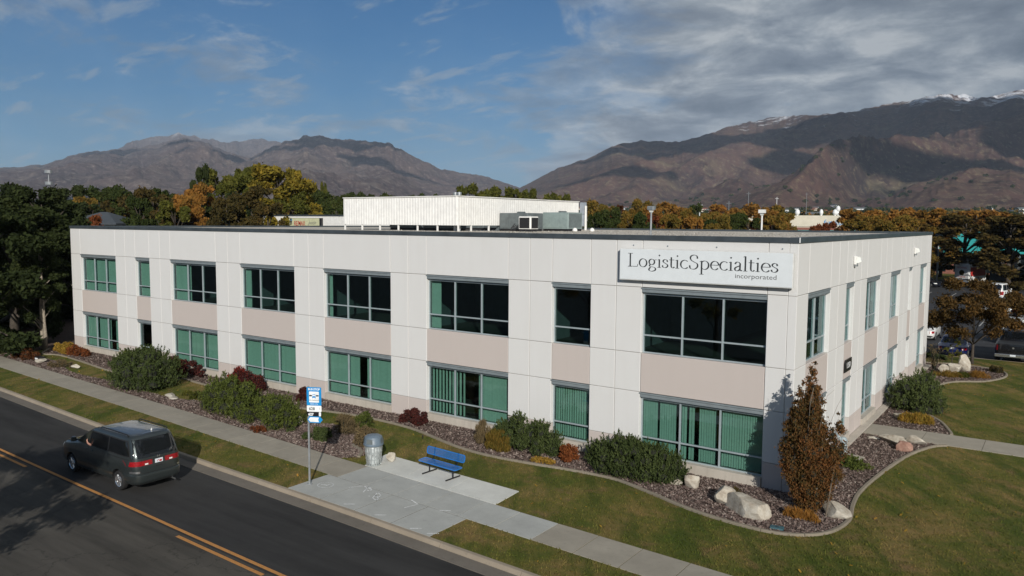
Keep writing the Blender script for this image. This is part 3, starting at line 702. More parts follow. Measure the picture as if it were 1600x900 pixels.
for i in range(3):
    f0, f1 = i / 3 + (0.0015 if i else 0), (i + 1) / 3 - 0.0015
    q = lambda A_, B_, f: (A_[0] + (B_[0] - A_[0]) * f, A_[1] + (B_[1] - A_[1]) * f)
    bb = MB(); bb.prism([q(bl, br_, f0), q(bl, br_, f1), q(tl, tr_, f1), q(tl, tr_, f0)], -0.08, 0.024)
    bb.build('concrete_slab', 'concrete_new', bp_)
path = tag(empty('garden_path'), kind='structure')
for i in range(9):
    a0 = 0.36 + i * 2.35; a1 = a0 + 2.33
    bb = MB(); bb.prism([(a0, 10.28), (a1, 10.28), (a1, 12.28), (a0, 12.28)], -0.08, 0.03)
    bb.build('concrete_slab', 'concrete_walk', path)

# sprayed utility marks on the stop pad
def strokes(name, label, lines, z, w, mat='chalk_paint'):
    bb = MB()
    for ln in lines:
        P = [Vector((a, b_, 0)) for a, b_ in ln]
        for i in range(len(P) - 1):
            d = (P[i + 1] - P[i]).normalized(); nn = Vector((-d.y, d.x, 0)) * w / 2; e = d * w * 0.3
            bb.add([P[i] - nn - e, P[i + 1] - nn + e, P[i + 1] + nn + e, P[i] + nn - e], [(0, 1, 2, 3)])
    o = bb.build(name, mat); o.location.z = z
    return tag(o, label, 'pavement marking')
MZ = 0.0215
def glyph_pts(ch, x0, y0, h, ux, uy):
    G = {'P': [[(0, 0), (0, 1)], [(0, 1), (.5, .95), (.55, .72), (.45, .55), (0, .5)]],
         'B': [[(0, 0), (0, 1)], [(0, 1), (.5, .95), (.5, .6), (0, .52)], [(0, .52), (.55, .45), (.58, .1), (0, 0)]], '.': [[(0, 0), (.08, 0)]]}
    return [[(x0 + a * h * ux[0] + b_ * h * uy[0], y0 + a * h * ux[1] + b_ * h * uy[1]) for a, b_ in l] for l in G[ch]]
ux, uy = (0.93, -0.37), (-0.45, 0.89)
# letters read from the roadway
strokes('painted_letters', 'white sprayed letters P.B. on the concrete of the bus stop pad',
        glyph_pts('P', -12.25, -8.98, 0.58, ux, uy) + glyph_pts('.', -11.80, -9.15, 0.5, ux, uy) + glyph_pts('B', -11.55, -9.22, 0.58, ux, uy), MZ, 0.045)
strokes('painted_bracket', 'white sprayed corner bracket left of the painted letters', [[(-13.0, -8.95), (-12.72, -8.52), (-12.25, -8.62)]], MZ, 0.045)
strokes('painted_bracket', 'white sprayed corner bracket right of the painted letters', [[(-10.35, -8.55), (-9.88, -8.72), (-10.02, -9.22)]], MZ, 0.045)
strokes('painted_circle', 'white sprayed circle with an arrow beside the bus stop pole',
        [[(-13.9 + 0.30 * math.cos(t * math.pi / 9), -9.28 + 0.27 * math.sin(t * math.pi / 9)) for t in range(19)], [(-14.05, -9.33), (-13.75, -9.22)], [(-13.84, -9.18), (-13.75, -9.22), (-13.83, -9.3)]], MZ, 0.045)
for k, (a, b_) in enumerate([(-11.9, -10.2), (-10.35, -10.28), (-8.65, -10.42), (-8.9, -8.72), (-7.95, -10.4)]):
    strokes('painted_tick', ['short white sprayed tick at the kerb below the painted letters', 'white sprayed tick at the kerb in the middle of the pad', 'white sprayed tick at the kerb near the right corner of the pad',
            'white sprayed tick on the footpath edge right of the brackets', 'white sprayed tick at the right front corner of the pad'][k], [[(a, b_), (a + 0.28, b_ + 0.2)]], MZ, 0.05)

# ------------------------------------------------------------------ lawn, beds
LAWN_Y1 = 37.0
b = MB()
lawn_poly = band(KERB, [(-200, LAWN_Y1), (70, LAWN_Y1)], -120, 60, 6)
b.prism(lawn_poly, 0.0, 0.0); struct('lawn', b, 'lawn')

EDGE_A = smooth_line([(-53.6, -1.2), (-51.5, -2.6), (-50.0, -2.15), (-46.5, -2.4), (-41, -3.0), (-38.4, -2.6), (-36.07, -1.62), (-33.57, -1.75), (-28.06, -2.27), (-25.0, -2.35), (-21.2, -1.6), (-18.7, -1.5), (-16.4, -1.75),
                      (-13.4, -2.62), (-11.4, -2.88), (-9.3, -2.72), (-7.8, -2.5), (-5.77, -2.40), (-3.87, -3.02), (-2.16, -3.66), (-0.33, -3.98), (1.03, -3.84), (1.97, -3.02), (2.3, -1.54), (2.09, 0.08),
                      (2.0, 1.77), (2.22, 4.64), (2.65, 7.67), (3.25, 9.6), (3.75, 10.22)], 5)
bedA = EDGE_A + [(0.2, 10.22), (0.2, 0.0), (-0.0, -0.0), (-53.6, 0.0)]
bedA = EDGE_A + [(-0.05, 10.22), (-0.05, 0.05), (-52.5, 0.05), (-53.6, 0.8)]
EDGE_C = smooth_line([(3.70, 12.34), (3.55, 13.0), (2.98, 14.71), (2.1, 16.3), (1.72, 17.8), (1.58, 19.7), (1.62, 23.96), (2.3, 26.2), (3.85, 27.6), (4.74, 30.2), (4.2, 32.4), (1.88, 33.3), (0.2, 32.8), (-1.5, 32.9)], 6)
bedC = EDGE_C + [(-1.5, 31.6), (-0.05, 31.6), (-0.05, 12.34)]
bedB = smooth_line([(-53.4, yat(WALK, -53.4) + .02), (-53.2, -3.6), (-48, -3.3), (-45.6, -3.9), (-42.5, -4.6), (-38.0, -4.3), (-36.5, -3.3), (-34.8, -4.6), (-31.0, -4.75), (-28, -3.7), (-23.5, -3.6), (-21.6, -3.9), (-20.0, -3.25), (-18.0, -3.2), (-16.4, -3.9), (-15.6, -5.1), (-15.45, -6.2)], 5)
bedB = bedB + [(x_, yat(WALK, x_) + 0.02) for x_ in (-16, -22, -29.4, -36, -45, -53)]
for nm, poly in (('flower_bed', bedA), ('flower_bed', bedB), ('flower_bed', bedC)):
    b = MB(); b.prism(poly, 0.006, 0.006); struct(nm, b, 'mulch_soil')
b = MB(); b.prism([(-75, -3.5), (-53.4, -4.2), (-53.4, 3), (-60, 12), (-75, 12)], 0.005, 0.005); struct('shaded_bed', b, 'mulch_soil')

def edging(line, label):
    root = tag(empty('bed_edging'), label, 'edging')
    # cut the line in lengths of about 1.2 m
    seg = [line[0]]; acc = 0
    def flush(seg):
        if len(seg) < 2: return
        bb = MB(); vs = []; fs = []
        for i, q in enumerate(seg):
            a_ = Vector(seg[max(i - 1, 0)]); c_ = Vector(seg[min(i + 1, len(seg) - 1)]); d = (c_ - a_).normalized(); nn = Vector((-d.y, d.x))
            q = Vector(q)
            for o_, z_ in ((-.075, -0.03), (-.07, 0.055), (-.045, 0.075), (.045, 0.075), (.07, 0.055), (.075, -0.03)):
                vs.append((q.x + nn.x * o_, q.y + nn.y * o_, z_))
        for i in range(len(seg) - 1):
            for j in range(5): fs.append((i * 6 + j, (i + 1) * 6 + j, (i + 1) * 6 + j + 1, i * 6 + j + 1))
        fs += [tuple(range(6)), tuple(range((len(seg) - 1) * 6 + 5, (len(seg) - 1) * 6 - 1, -1))]
        bb.add(vs, fs)
        bm = bmesh.new(); me = bb.mesh('edging_length', 'concrete_edging'); bm.from_mesh(me); bmesh.ops.recalc_face_normals(bm, faces=bm.faces); bm.to_mesh(me); bm.free()
        put('edging_length', me, root)
    for i in range(1, len(line)):
        p0, p1 = Vector(line[i - 1]), Vector(line[i]); L = (p1 - p0).length
        if L < 1e-4: continue
        seg.append(line[i]); acc += L
        if acc > 1.15:
            flush(seg); d = (p1 - p0).normalized(); s0 = Vector(line[i]) + d * 0.012
            seg = [(s0.x, s0.y)]; acc = 0
    flush(seg)
edging(EDGE_A, 'long curving concrete edging of the bed along the front wall and corner')
edging(EDGE_C, 'curving concrete edging of the bed beyond the side path')
edging(smooth_line([(-15.45, -6.2), (-15.9, -5.6), (-16.9, -5.15)], 4), 'short concrete edging at the end of the pavement bed by the litter bin')

# bark chips
def scatter(poly, n, seed):
    r = np.random.RandomState(seed); P = np.array(poly); lo, hi = P.min(0), P.max(0); out = []
    area = (hi - lo).prod(); pts = r.rand(int(n * 1.0), 2) * (hi - lo) + lo
    return pts[inpoly(pts, poly)]
def chips(P, size, seed, z=0.012):
    r = np.random.RandomState(seed); n = len(P)
    a = r.rand(n) * math.tau; t = (r.rand(n) - .5) * 1.2; L = size * (0.5 + r.rand(n)); Wd = L * (0.3 + 0.4 * r.rand(n))
    u = np.stack([np.cos(a) * np.cos(t), np.sin(a) * np.cos(t), np.sin(t)], -1) * L[:, None]
    t2 = (r.rand(n) - .5) * 1.0
    v = np.stack([-np.sin(a) * np.cos(t2), np.cos(a) * np.cos(t2), np.sin(t2)], -1) * Wd[:, None]
    c = np.concatenate([P, (z + r.rand(n) * 0.03)[:, None]], 1)
    return np.stack([c - u - v, c + u - v, c + u + v, c - u + v], 1)
def dist_thin(P, seed, d0, pw=1.5):
    r = np.random.RandomState(seed); d = np.hypot(P[:, 0] - 7.7, P[:, 1] + 27.9)
    return P[r.rand(len(P)) < np.clip((d0 / d) ** pw, 0, 1)]
PA = dist_thin(scatter(bedA, 420000, 1), 2, 26, 1.2)
PB = dist_thin(scatter(bedB, 120000, 3), 4, 30, 1.0); PC = scatter(bedC, 30000, 5)
PA = PA[~((PA[:, 0] < 0.0) & (PA[:, 1] > 0.0))]; PC = PC[PC[:, 0] > 0.35]
tag(put('bark_mulch', quads_mesh('bark_mulch', chips(np.concatenate([PA, PB, PC]), 0.036, 8), 'mulch_chip')), 'brown bark mulch covering the planting beds', kind='stuff')

# grass blades over the near lawn
def blades(P, h, seed):
    r = np.random.RandomState(seed); n = len(P)
    a = r.rand(n) * math.tau; hh = h * (0.5 + r.rand(n)); w = 0.012 + 0.012 * r.rand(n)
    c = np.concatenate([P, np.zeros((n, 1))], 1)
    u = np.stack([np.cos(a), np.sin(a), a * 0], -1) * w[:, None]
    tip = np.stack([(r.rand(n) - .5) * hh * 1.4, (r.rand(n) - .5) * hh * 1.4, hh], -1)
    return np.stack([c - u, c + u, c + tip], 1)
Lp = [(-56, yat(KERB, -56) + .02), (-42, yat(KERB, -42) + .02), (-28.9, -9.76), (-20.5, -10.1), (-11.4, -10.34), (-3.5, -10.68), (5, -11.1), (14, -11.4), (16, 20), (9, 36), (2, 36), (-0, 33), (0, 0), (-54, -1)]
PG = dist_thin(scatter(Lp, 900000, 11), 12, 17, 1.6)
def excl(P):
    k = ~(inpoly(P, bedA) | inpoly(P, bedB) | inpoly(P, bedC))
    wy = np.interp(P[:, 0], [q[0] for q in WALK], [q[1] for q in WALK])
    k &= ~((P[:, 1] < wy + .01) & (P[:, 1] > wy - WW - .01))
    k &= ~((P[:, 0] > -14.77) & (P[:, 0] < -7.72) & (P[:, 1] < wy))
    k &= ~inpoly(P, [bl, br_, tr_, tl])
    k &= ~((P[:, 0] > 0) & (P[:, 1] > 10.26) & (P[:, 1] < 12.3)) & ~((P[:, 0] < 0.36) & (P[:, 1] > -.1))
    return P[k]
PG = excl(PG)
tag(put('grass', quads_mesh('grass', blades(PG, 0.05, 9), 'grass_blade', 3)), 'short green and straw coloured grass of the lawns', kind='stuff')
# tufts overhanging the slab edges
# fallen leaves
r_ = np.random.RandomState(5)
PL = excl(scatter(Lp, 2600, 21)); 
tag(put('fallen_leaves', quads_mesh('fallen_leaves', chips(PL, 0.04, 22, 0.03), 'leaf_gold')), 'scattered dry leaves lying on the lawn', kind='stuff')
# ------------------------------------------------------------------ the office building
ZT, ZU1, ZU0, ZL1, ZL0, ZP = 8.97, 7.07, 4.456, 2.887, 0.375, 0.97
DEP = 31.54; LEN = 52.29
office = tag(empty('office_building', (-26, 15, 0)), 'long two storey white concrete office building with green glass windows', 'building')
OB = Matrix.Translation(-Vector((-26, 15, 0)))
def opart(mb, name, mats, parent=None, **k):
    o = mb.build(name, mats, parent or office, **k)
    if parent is None: o.location = (26, -15, 0)
    return o
G = 0.011
def panel(F, u0, u1, z0, z1, mat, name='wall_panel', d=0.30, front=0.0):
    """one cast panel with chamfered edges; F maps (u, depth, z) to world"""
    c = 0.012; u0 += G; u1 -= G; z0 += G; z1 -= G
    vs = [F(u0, d, z0), F(u1, d, z0), F(u1, d, z1), F(u0, d, z1),
          F(u0, front + c, z0), F(u1, front + c, z0), F(u1, front + c, z1), F(u0, front + c, z1),
          F(u0 + c, front, z0 + c), F(u1 - c, front, z0 + c), F(u1 - c, front, z1 - c), F(u0 + c, front, z1 - c)]
    fs = [(3, 2, 1, 0)] + [(i, (i + 1) % 4, 4 + (i + 1) % 4, 4 + i) for i in range(4)] + [(4 + i, 4 + (i + 1) % 4, 8 + (i + 1) % 4, 8 + i) for i in range(4)] + [(8, 9, 10, 11)]
    b = MB(); b.add(vs, fs); return opart(b, name, mat)
def FR(u, d, z): return (u, d, z)            # front wall, u = x
def SD(u, d, z): return (-d, u, z)           # side wall, u = y
def fbox(b, F, u0, u1, d0, d1, z0, z1):
    vs = [F(u0, d0, z0), F(u1, d0, z0), F(u1, d1, z0), F(u0, d1, z0), F(u0, d0, z1), F(u1, d0, z1), F(u1, d1, z1), F(u0, d1, z1)]
    return b.add(vs, [(0, 3, 2, 1), (4, 5, 6, 7), (0, 1, 5, 4), (1, 2, 6, 5), (2, 3, 7, 6), (3, 0, 4, 7)])
GD = 0.20   # glass depth behind the wall face
def window(F, u0, u1, z0, z1, nm, blinds, head=0.24, sill=0.0):
    zh = z1 - head
    b = MB(); f = 0.05; e = 0.003
    fbox(b, F, u0 + e, u0 + f, GD - .03, GD + .07, z0, zh); fbox(b, F, u1 - f, u1 - e, GD - .03, GD + .07, z0, zh)
    fbox(b, F, u0 + f, u1 - f, GD - .03, GD + .07, z0, z0 + f); fbox(b, F, u0 + f, u1 - f, GD - .03, GD + .07, zh - f, zh)
    fr = opart(b, 'window', 'frame_metal')
    # header hood over the opening
    b = MB()
    b.add([F(u0 + e, 0.012, z1 - .01), F(u1 - e, 0.012, z1 - .01), F(u1 - e, 0.012, zh + .05), F(u0 + e, 0.012, zh + .05),
           F(u0 + e, GD + .06, z1 - .01), F(u1 - e, GD + .06, z1 - .01), F(u1 - e, GD + .06, zh - .001), F(u0 + e, GD + .06, zh - .001)],
          [(3, 2, 1, 0), (0, 1, 5, 4), (3, 7, 6, 2), (0, 4, 7, 3), (1, 2, 6, 5), (4, 5, 6, 7)])
    fbox(b, F, u0 - .03, u1 - .0, -0.02, 0.012, z1 - .06, z1 - .012)
    opart(b, 'header', 'header_metal', fr)
    zt = z0 + (zh - z0) * 0.30
    us = [u0 + f + (u1 - u0 - 2 * f) * i / (nm + 1) for i in range(nm + 2)]
    for i in range(1, nm + 1):
        b = MB(); fbox(b, F, us[i] - .03, us[i] + .03, GD - .045, GD + .07, z0 + f, zh - f); opart(b, 'mullion', 'frame_metal', fr)
    for i in range(nm + 1):
        a = us[i] + (.03 if i else 0); c = us[i + 1] - (.03 if i < nm else 0)
        b = MB(); fbox(b, F, a, c, GD - .035, GD + .07, zt - .028, zt + .028); opart(b, 'transom', 'frame_metal', fr)
        for za, zb in ((z0 + f, zt - .028), (zt + .028, zh - f)):
            b = MB(); b.add([F(a, GD + .015, za), F(c, GD + .015, za), F(c, GD + .015, zb), F(a, GD + .015, zb)], [(0, 1, 2, 3)])
            opart(b, 'pane', 'window_glass', fr)
    for (t0, t1, dens) in blinds:
        b = MB(); w = u1 - u0; a = u0 + w * t0; c = u0 + w * t1; pitch = 0.092 if dens >= 1 else 0.092 / dens
        n = max(1, int((c - a) / pitch)); rr = random.Random(int(u0 * 31 + z0 * 7 + t0 * 100))
        for k in range(n):
            x = a + (k + .5) * (c - a) / n; an = math.radians(20 + rr.uniform(-9, 9)) if dens >= 1 else math.radians(62 + rr.uniform(-9, 9))
            dx_ = .048 * math.cos(an); dd = .048 * math.sin(an); zb_ = z0 + .03 + rr.uniform(0, .02)
            b.add([F(x - dx_, GD + .20 - dd, zb_), F(x, GD + .203, zb_), F(x + dx_, GD + .20 + dd, zb_),
                   F(x - dx_, GD + .20 - dd, zh - .04), F(x, GD + .203, zh - .04), F(x + dx_, GD + .20 + dd, zh - .04)],
                  [(0, 1, 4, 3), (1, 2, 5, 4)])
        o = opart(b, 'blind_slats', 'blind', fr); o['kind'] = 'stuff'
    return fr
cols_front = [(-50.87, -45.98), (-43.40, -41.68), (-39.19, -34.29), (-31.85, -27.01), (-24.58, -19.68), (-17.28, -12.45), (-10.15, -8.28), (-5.96, -1.04)]
B_up = [[(0, 1, 1)], [(0, 1, 1)], [(0, .34, 1)], [(0, .10, 1)], [(0, .05, 1)], [(0, .12, 1)], [], []]
B_lo = [[(0, .30, 1), (.34, .66, 1), (.8, 1, 1)], [], [(0, .34, 1), (.34, .66, .7), (.68, 1, 1)], [(0, 1, 1)], [(0, .46, 1), (.58, 1, 1)], [(0, .30, .5), (.30, .44, .5), (.60, 1, 1)], [(0, 1, .8)],
        [(0, .125, 1), (.145, .285, 1), (.335, .375, 1), (.395, .44, 1), (.48, .62, 1), (.665, 1, 1)]]
def facade(F, cols, start, end, bu, bl_, nm, mids):
    prev = start
    for i, (a, c) in enumerate(cols + [(end, None)]):
        js = [prev] + [m_ for m_ in mids if prev + .2 < m_ < a - .2] + [a]
        for j0, j1 in zip(js[:-1], js[1:]):
            if j1 - j0 < .15: continue
            panel(F, j0, j1, ZU1, ZT, 'wall_white'); panel(F, j0, j1, ZU0, ZU1, 'wall_white')
            panel(F, j0, j1, ZL1, ZU0, 'wall_white'); panel(F, j0, j1, ZP, ZL1, 'wall_white', front=-0.0)
            panel(F, j0, j1, -0.05, ZP, 'wall_pink', front=0.004)
        if c is None: break
        panel(F, a, c, ZU1, ZT, 'wall_white'); panel(F, a, c, ZL1, ZU0, 'wall_pink', front=0.014)
        window(F, a, c, ZU0, ZU1, nm[i], bu[i]); window(F, a, c, ZL0, ZL1, nm[i], bl_[i])
        b = MB(); fbox(b, F, a + G, c - G, -0.06, 0.30, -0.05, ZL0 - .004); opart(b, 'foundation_ledge', 'foundation')
        prev = c
facade(FR, cols_front, -LEN, -0.306, B_up, B_lo, [2, 0, 2, 2, 2, 2, 0, 2], [-44.7, -40.4, -33.07, -25.8, -18.48, -11.3, -7.1])
cols_side = [(1.46, 4.67), (7.39, 8.85), (11.45, 14.56), (17.46, 20.26), (23.11, 24.15), (27.26, 29.84)]
bs = [[(.45, 1, 1)], [(0, 1, 1)], [(.5, 1, 1)], [(0, .35, 1), (.5, 1, 1)], [(0, 1, 1)], [(0, 1, 1)]]
facade(SD, cols_side, 0.0, DEP, bs, bs, [1, 0, 1, 1, 0, 1], [6.0, 10.15, 16.0, 21.7, 25.7, 30.7])
# back and far-end walls
for u0 in range(0, 12):
    b = MB(); b.box(-LEN + u0 * 4.35 + G, -LEN + (u0 + 1) * 4.35 - G, DEP - .3, DEP, -.05, ZT); opart(b, 'wall_panel', 'wall_white')
for u0 in range(0, 6):
    b = MB(); b.box(-LEN, -LEN + .3, .306 + u0 * 5.15 + G, .306 + (u0 + 1) * 5.15 - G, -.05, ZT); opart(b, 'wall_panel', 'wall_white')
# sealant behind the joints
b = MB()
def joints(F, cols, s, e, mids):
    for u in sorted([q for c_ in cols for q in c_] + mids):
        fbox(b, F, u - .03, u + .03, .03, .28, ZU1, ZT - .02)
    prev = s
    for a, c in cols + [(e, None)]:
        for z in (ZU1, ZU0, ZL1, ZP): fbox(b, F, prev + .01, a - .012, .032, .279, z - .03, z + .03)
        if c is None: break
        prev = c + .012
    for u in mids: fbox(b, F, u - .03, u + .03, .028, .281, 0, ZU1)
joints(FR, cols_front, -LEN, -.306, [-44.7, -40.4, -33.07, -25.8, -18.48, -11.3, -7.1])
joints(SD, cols_side, 0.02, DEP, [6.0, 10.15, 16.0, 21.7, 25.7, 30.7])
opart(b, 'joint_sealant', 'joint')['kind'] = 'stuff'
# inside: floors, partitions
b = MB(); b.box(-LEN + .32, -.32, .32, DEP - .32, 3.35, 4.25); opart(b, 'upper_floor', 'interior_floor')
b = MB(); b.box(-LEN + .32, -.32, .32, DEP - .32, -.02, 0.05); opart(b, 'lower_floor', 'interior_floor')
b = MB(); b.box(-LEN + .32, -.32, .32, DEP - .32, 7.0, 8.4); opart(b, 'ceiling', 'interior')
for z0_, z1_ in ((.052, 3.348), (4.252, 6.998)):
    b = MB(); b.box(-LEN + .6, -5.0, 5.2, 5.4, z0_, z1_); opart(b, 'partition', 'interior')
    b = MB(); b.box(-5.0, -4.8, 6.4, DEP - 1, z0_, z1_); opart(b, 'partition', 'interior')
    for xx in (-44.8, -40.5, -33.1, -25.8, -18.5, -11.3, -7.1):
        b = MB(); b.box(xx - .06, xx + .06, .34, 5.19, z0_, z1_); opart(b, 'partition', 'interior')
# roof
b = MB(); b.box(-LEN + .31, -.31, .31, DEP - .31, 8.6, 8.985); opart(b, 'roof_gravel', 'roof_gravel')
r_ = np.random.RandomState(3)
P = r_.rand(9000, 2) * np.array([30, 26]) + np.array([-30.5, .4]); 
V = chips(P, 0.03, 31, 8.975); o = put('roof_pebbles', quads_mesh('roof_pebbles', V, 'roof_gravel'), office, (26, -15, 0)); o['kind'] = 'stuff'
def cap(F, u0, u1, n):
    for k in range(n):
        a = u0 + (u1 - u0) * k / n + .003; c = u0 + (u1 - u0) * (k + 1) / n - .003
        b = MB(); fbox(b, F, a, c, -.035, .34, ZT + .001, ZT + .15); fbox(b, F, a, c, -.05, -.036, ZT - .035, ZT + .145); opart(b, 'roof_flashing', 'flashing')
cap(FR, -LEN - .03, -.36, 17); cap(SD, -.03, DEP, 10)
cap(lambda u, d, z: (u, DEP - d, z), -LEN, -.36, 12); cap(lambda u, d, z: (-LEN + d, u, z), .36, DEP - .36, 8)
b = MB(); b.box(-.356, 0.034, -.05, .34, ZT - .035, ZT + .1495); opart(b, 'flashing_corner', 'flashing')
b = MB(); b.box(.026, .056, -.056, -.02, ZT - .03, ZT + .152); opart(b, 'corner_clip', 'white_paint')
# concrete strip at the foot of the side wall
b = MB(); b.box(0.02, 0.34, 4.9, 31.4, -.05, 0.10); opart(b, 'foundation_strip', 'foundation')

# ------------------------------------------------------------------ the company sign
sign = tag(empty('company_sign', (-3.45, -.27, 7.35)), 'long white panel sign with grey company lettering above the corner window', 'sign')
SX0, SX1, SZ0, SZ1, SY = -6.83, -.085, 7.36, 8.60, -.27
def spart(mb, name, mats): o = mb.build(name, mats, sign); o.location = (3.45, .27, -7.35); return o
b = MB(); b.bbox(SX0, SX1, SY + .012, -.10, SZ0, SZ1, .01); spart(b, 'cabinet', 'sign_edge')
b = MB(); b.box(SX0 + .03, SX1 - .03, SY, SY + .0115, SZ0 + .03, SZ1 - .03); spart(b, 'face_panel', 'sign_face')
for xx in (-6.0, -4.6, -2.6, -.9):
    b = MB(); b.box(xx - .03, xx + .03, -.0995, -.002, 7.5, 8.5); spart(b, 'bracket', 'galvanized')
for xx in (-6.35, -4.9, -2.95, -.55):
    b = MB(); b.lathe([(.022, 0), (.022, .03), (.010, .034)], 8, Matrix.Translation((xx, 0, 8.72)) @ Matrix.Rotation(math.pi / 2, 4, 'X')); spart(b, 'bolt', 'grey_plastic')

def serif_text(word):
    """old-style roman letters drawn with a broad pen; returns list of (char, quads) in em units"""
    def ell(cx, cy, rx, ry, a0, a1, n=26): return [(cx + rx * math.cos(math.radians(a0 + (a1 - a0) * i / n)), cy + ry * math.sin(math.radians(a0 + (a1 - a0) * i / n))) for i in range(n + 1)]
    def sp(pts): return smooth_line(pts, 6)
    bar = lambda x, y, w: ('b', x, y, w)
    Gs = {
     'L': (.56, [[(.14, 0), (.14, .70)], bar(.14, .70, .26), bar(.12, .0, .20), ('t', [(.05, .012), (.50, .012)]), ('t', [(.50, .0), (.54, .15)])]),
     'o': (.49, [ell(.24, .215, .185, .215, 90, 450)]),
     'g': (.45, [ell(.19, .28, .135, .145, 90, 450), sp([(.12, .15), (.08, .08), (.14, .03), (.28, .01), (.37, -.05), (.36, -.15), (.20, -.21), (.07, -.17), (.06, -.09), (.13, .0)]), ('t', [(.30, .38), (.43, .40)])]),
     'i': (.235, [[(.115, 0), (.115, .43)], bar(.115, 0, .19), ('t', [(.03, .39), (.11, .43)]), ('d', .115, .63)]),
     's': (.345, [sp([(.28, .31), (.25, .40), (.16, .425), (.08, .38), (.08, .30), (.17, .235), (.27, .17), (.29, .09), (.22, .015), (.13, .005), (.06, .04), (.04, .12)])]),
     't': (.30, [sp([(.12, .56), (.12, .35), (.12, .12), (.15, .03), (.21, .01), (.28, .06)]), ('t', [(.02, .42), (.27, .42)])]),
     'c': (.41, [ell(.235, .215, .19, .215, 45, 318, 22)]),
     'S': (.50, [sp([(.42, .53), (.39, .66), (.27, .71), (.13, .66), (.09, .54), (.15, .43), (.28, .35), (.41, .27), (.43, .13), (.34, .02), (.21, -.01), (.09, .04), (.06, .18)])]),
     'p': (.50, [[(.12, -.25), (.12, .42)], ell(.26, .215, .185, .215, 150, -150, 24), bar(.12, -.25, .20), ('t', [(.03, .38), (.12, .43)])]),
     'e': (.42, [ell(.225, .215, .18, .215, 5, 322, 26), ('t', [(.05, .235), (.40, .235)])]),
     'a': (.40, [sp([(.07, .33), (.11, .41), (.20, .43), (.28, .37), (.285, .25), (.285, .08), (.32, .01), (.38, .03)]), sp([(.28, .25), (.14, .19), (.06, .11), (.10, .01), (.20, .01), (.28, .08)])]),
     'l': (.235, [[(.115, 0), (.115, .72)], bar(.115, 0, .19), ('t', [(.03, .68), (.11, .73)])]),
    }
    TH, TN = .072, .020
    res = []; x = 0
    for ch in word:
        adv, parts = Gs[ch]; qs = []
        def stroke(pts, fixed=None):
            n = len(pts); L = []
            for i in range(n):
                a_ = pts[max(i - 1, 0)]; c_ = pts[min(i + 1, n - 1)]; th = math.atan2(c_[1] - a_[1], c_[0] - a_[0])
                w = fixed or (TN + (TH - TN) * abs(math.sin(th - math.radians(-14))) ** 1.3)
                L.append((pts[i][0] - math.sin(th) * w / 2, pts[i][1] + math.cos(th) * w / 2, pts[i][0] + math.sin(th) * w / 2, pts[i][1] - math.cos(th) * w / 2))
            for p_, q_ in zip(L[:-1], L[1:]): qs.append([(x + p_[0], p_[1]), (x + p_[2], p_[3]), (x + q_[2], q_[3]), (x + q_[0], q_[1])])
        for pt in parts:
            if pt[0] == 'b': stroke([(pt[1] - pt[3] / 2, pt[2]), (pt[1] + pt[3] / 2, pt[2])], .022)
            elif pt[0] == 't': stroke(pt[1], .026)
            elif pt[0] == 'd':
                c_ = [(x + pt[1] + .042 * math.cos(k * math.pi / 4), pt[2] + .042 * math.sin(k * math.pi / 4)) for k in range(8)]; qs.append(c_)
            else: stroke(pt)
        res.append((ch, qs)); x += adv
    return res, x
def letters(word, xl, xr, zb, em, mat):
    res, adv = serif_text(word); kx = (xr - xl) / adv
    for i, (ch, qs) in enumerate(res):
        b = MB(); k = 0
        for q in qs:
            k += 1; y_ = SY - .004 - .0006 * (k % 3)
            P_ = [(xl + a_ * kx, y_, zb + c_ * em) for a_, c_ in q]
            n = len(P_); A = sum(P_[j][0] * P_[(j + 1) % n][2] - P_[(j + 1) % n][0] * P_[j][2] for j in range(n))
            if A < 0: P_ = P_[::-1]
            b.add(P_ + [(a_, SY - .0005, c_) for a_, _, c_ in P_], [tuple(range(n))] + [(j, n + j, n + (j + 1) % n, (j + 1) % n) for j in range(n)])
        spart(b, 'letter', mat)
letters('LogisticSpecialties', -6.47, -.58, 7.895, .735, 'letter_dark')
me = text_mesh('incorporated', .235, 'letter_grey', 'lettering', 0, .002, 'LEFT')
w_ = max(v.co.x for v in me.vertices)
o = put('lettering', me, sign, (-2.15 + 3.45, -.0032, 7.635 - 7.35)); o.rotation_euler = (math.pi / 2, 0, 0); o.scale = (1.50 / w_, 1, 1)

# ------------------------------------------------------------------ fittings on the building
def wall_lamp(y, label):
    t = tag(empty('wall_lamp', (0.02, y, 8.02)), label, 'lamp')
    b = MB(); b.bbox(-.01, .10, -.17, .17, -.17, .19, .02); b.build('housing', 'white_metal', t)
    b = MB(); b.add([(.10, -.16, -.13), (.30, -.13, -.05), (.30, .13, -.05), (.10, .16, -.13), (.10, -.16, .17), (.24, -.12, .15), (.24, .12, .15), (.10, .16, .17)],
                    [(0, 3, 2, 1), (4, 5, 6, 7), (0, 1, 5, 4), (1, 2, 6, 5), (2, 3, 7, 6), (3, 0, 4, 7)]); b.build('lens', 'lamp_lens', t)
    b = MB(); b.box(.0, .12, -.10, .10, -.26, -.175); b.build('bracket', 'galvanized', t)
wall_lamp(8.62, 'square flood lamp high on the side wall, nearer the front corner')
wall_lamp(24.56, 'square flood lamp high on the side wall, nearer the car park')
pl = tag(empty('house_number_plaque', (.0, 8.12, 3.47)), 'dark lozenge house number plaque on the side wall below a narrow window', 'sign')
b = MB(); b.prism([(-.62, -.27), (.48, -.27), (.62, -.10), (.62, .27), (-.48, .27), (-.62, .12)], 0, .05, Matrix(((0, 0, 1, .0), (1, 0, 0, 0), (0, 1, 0, 0), (0, 0, 0, 1)))); b.build('plaque', 'black_paint', pl)
me = text_mesh('1350', .36, 'white_paint', 'lettering', 0, .003, 'CENTER')
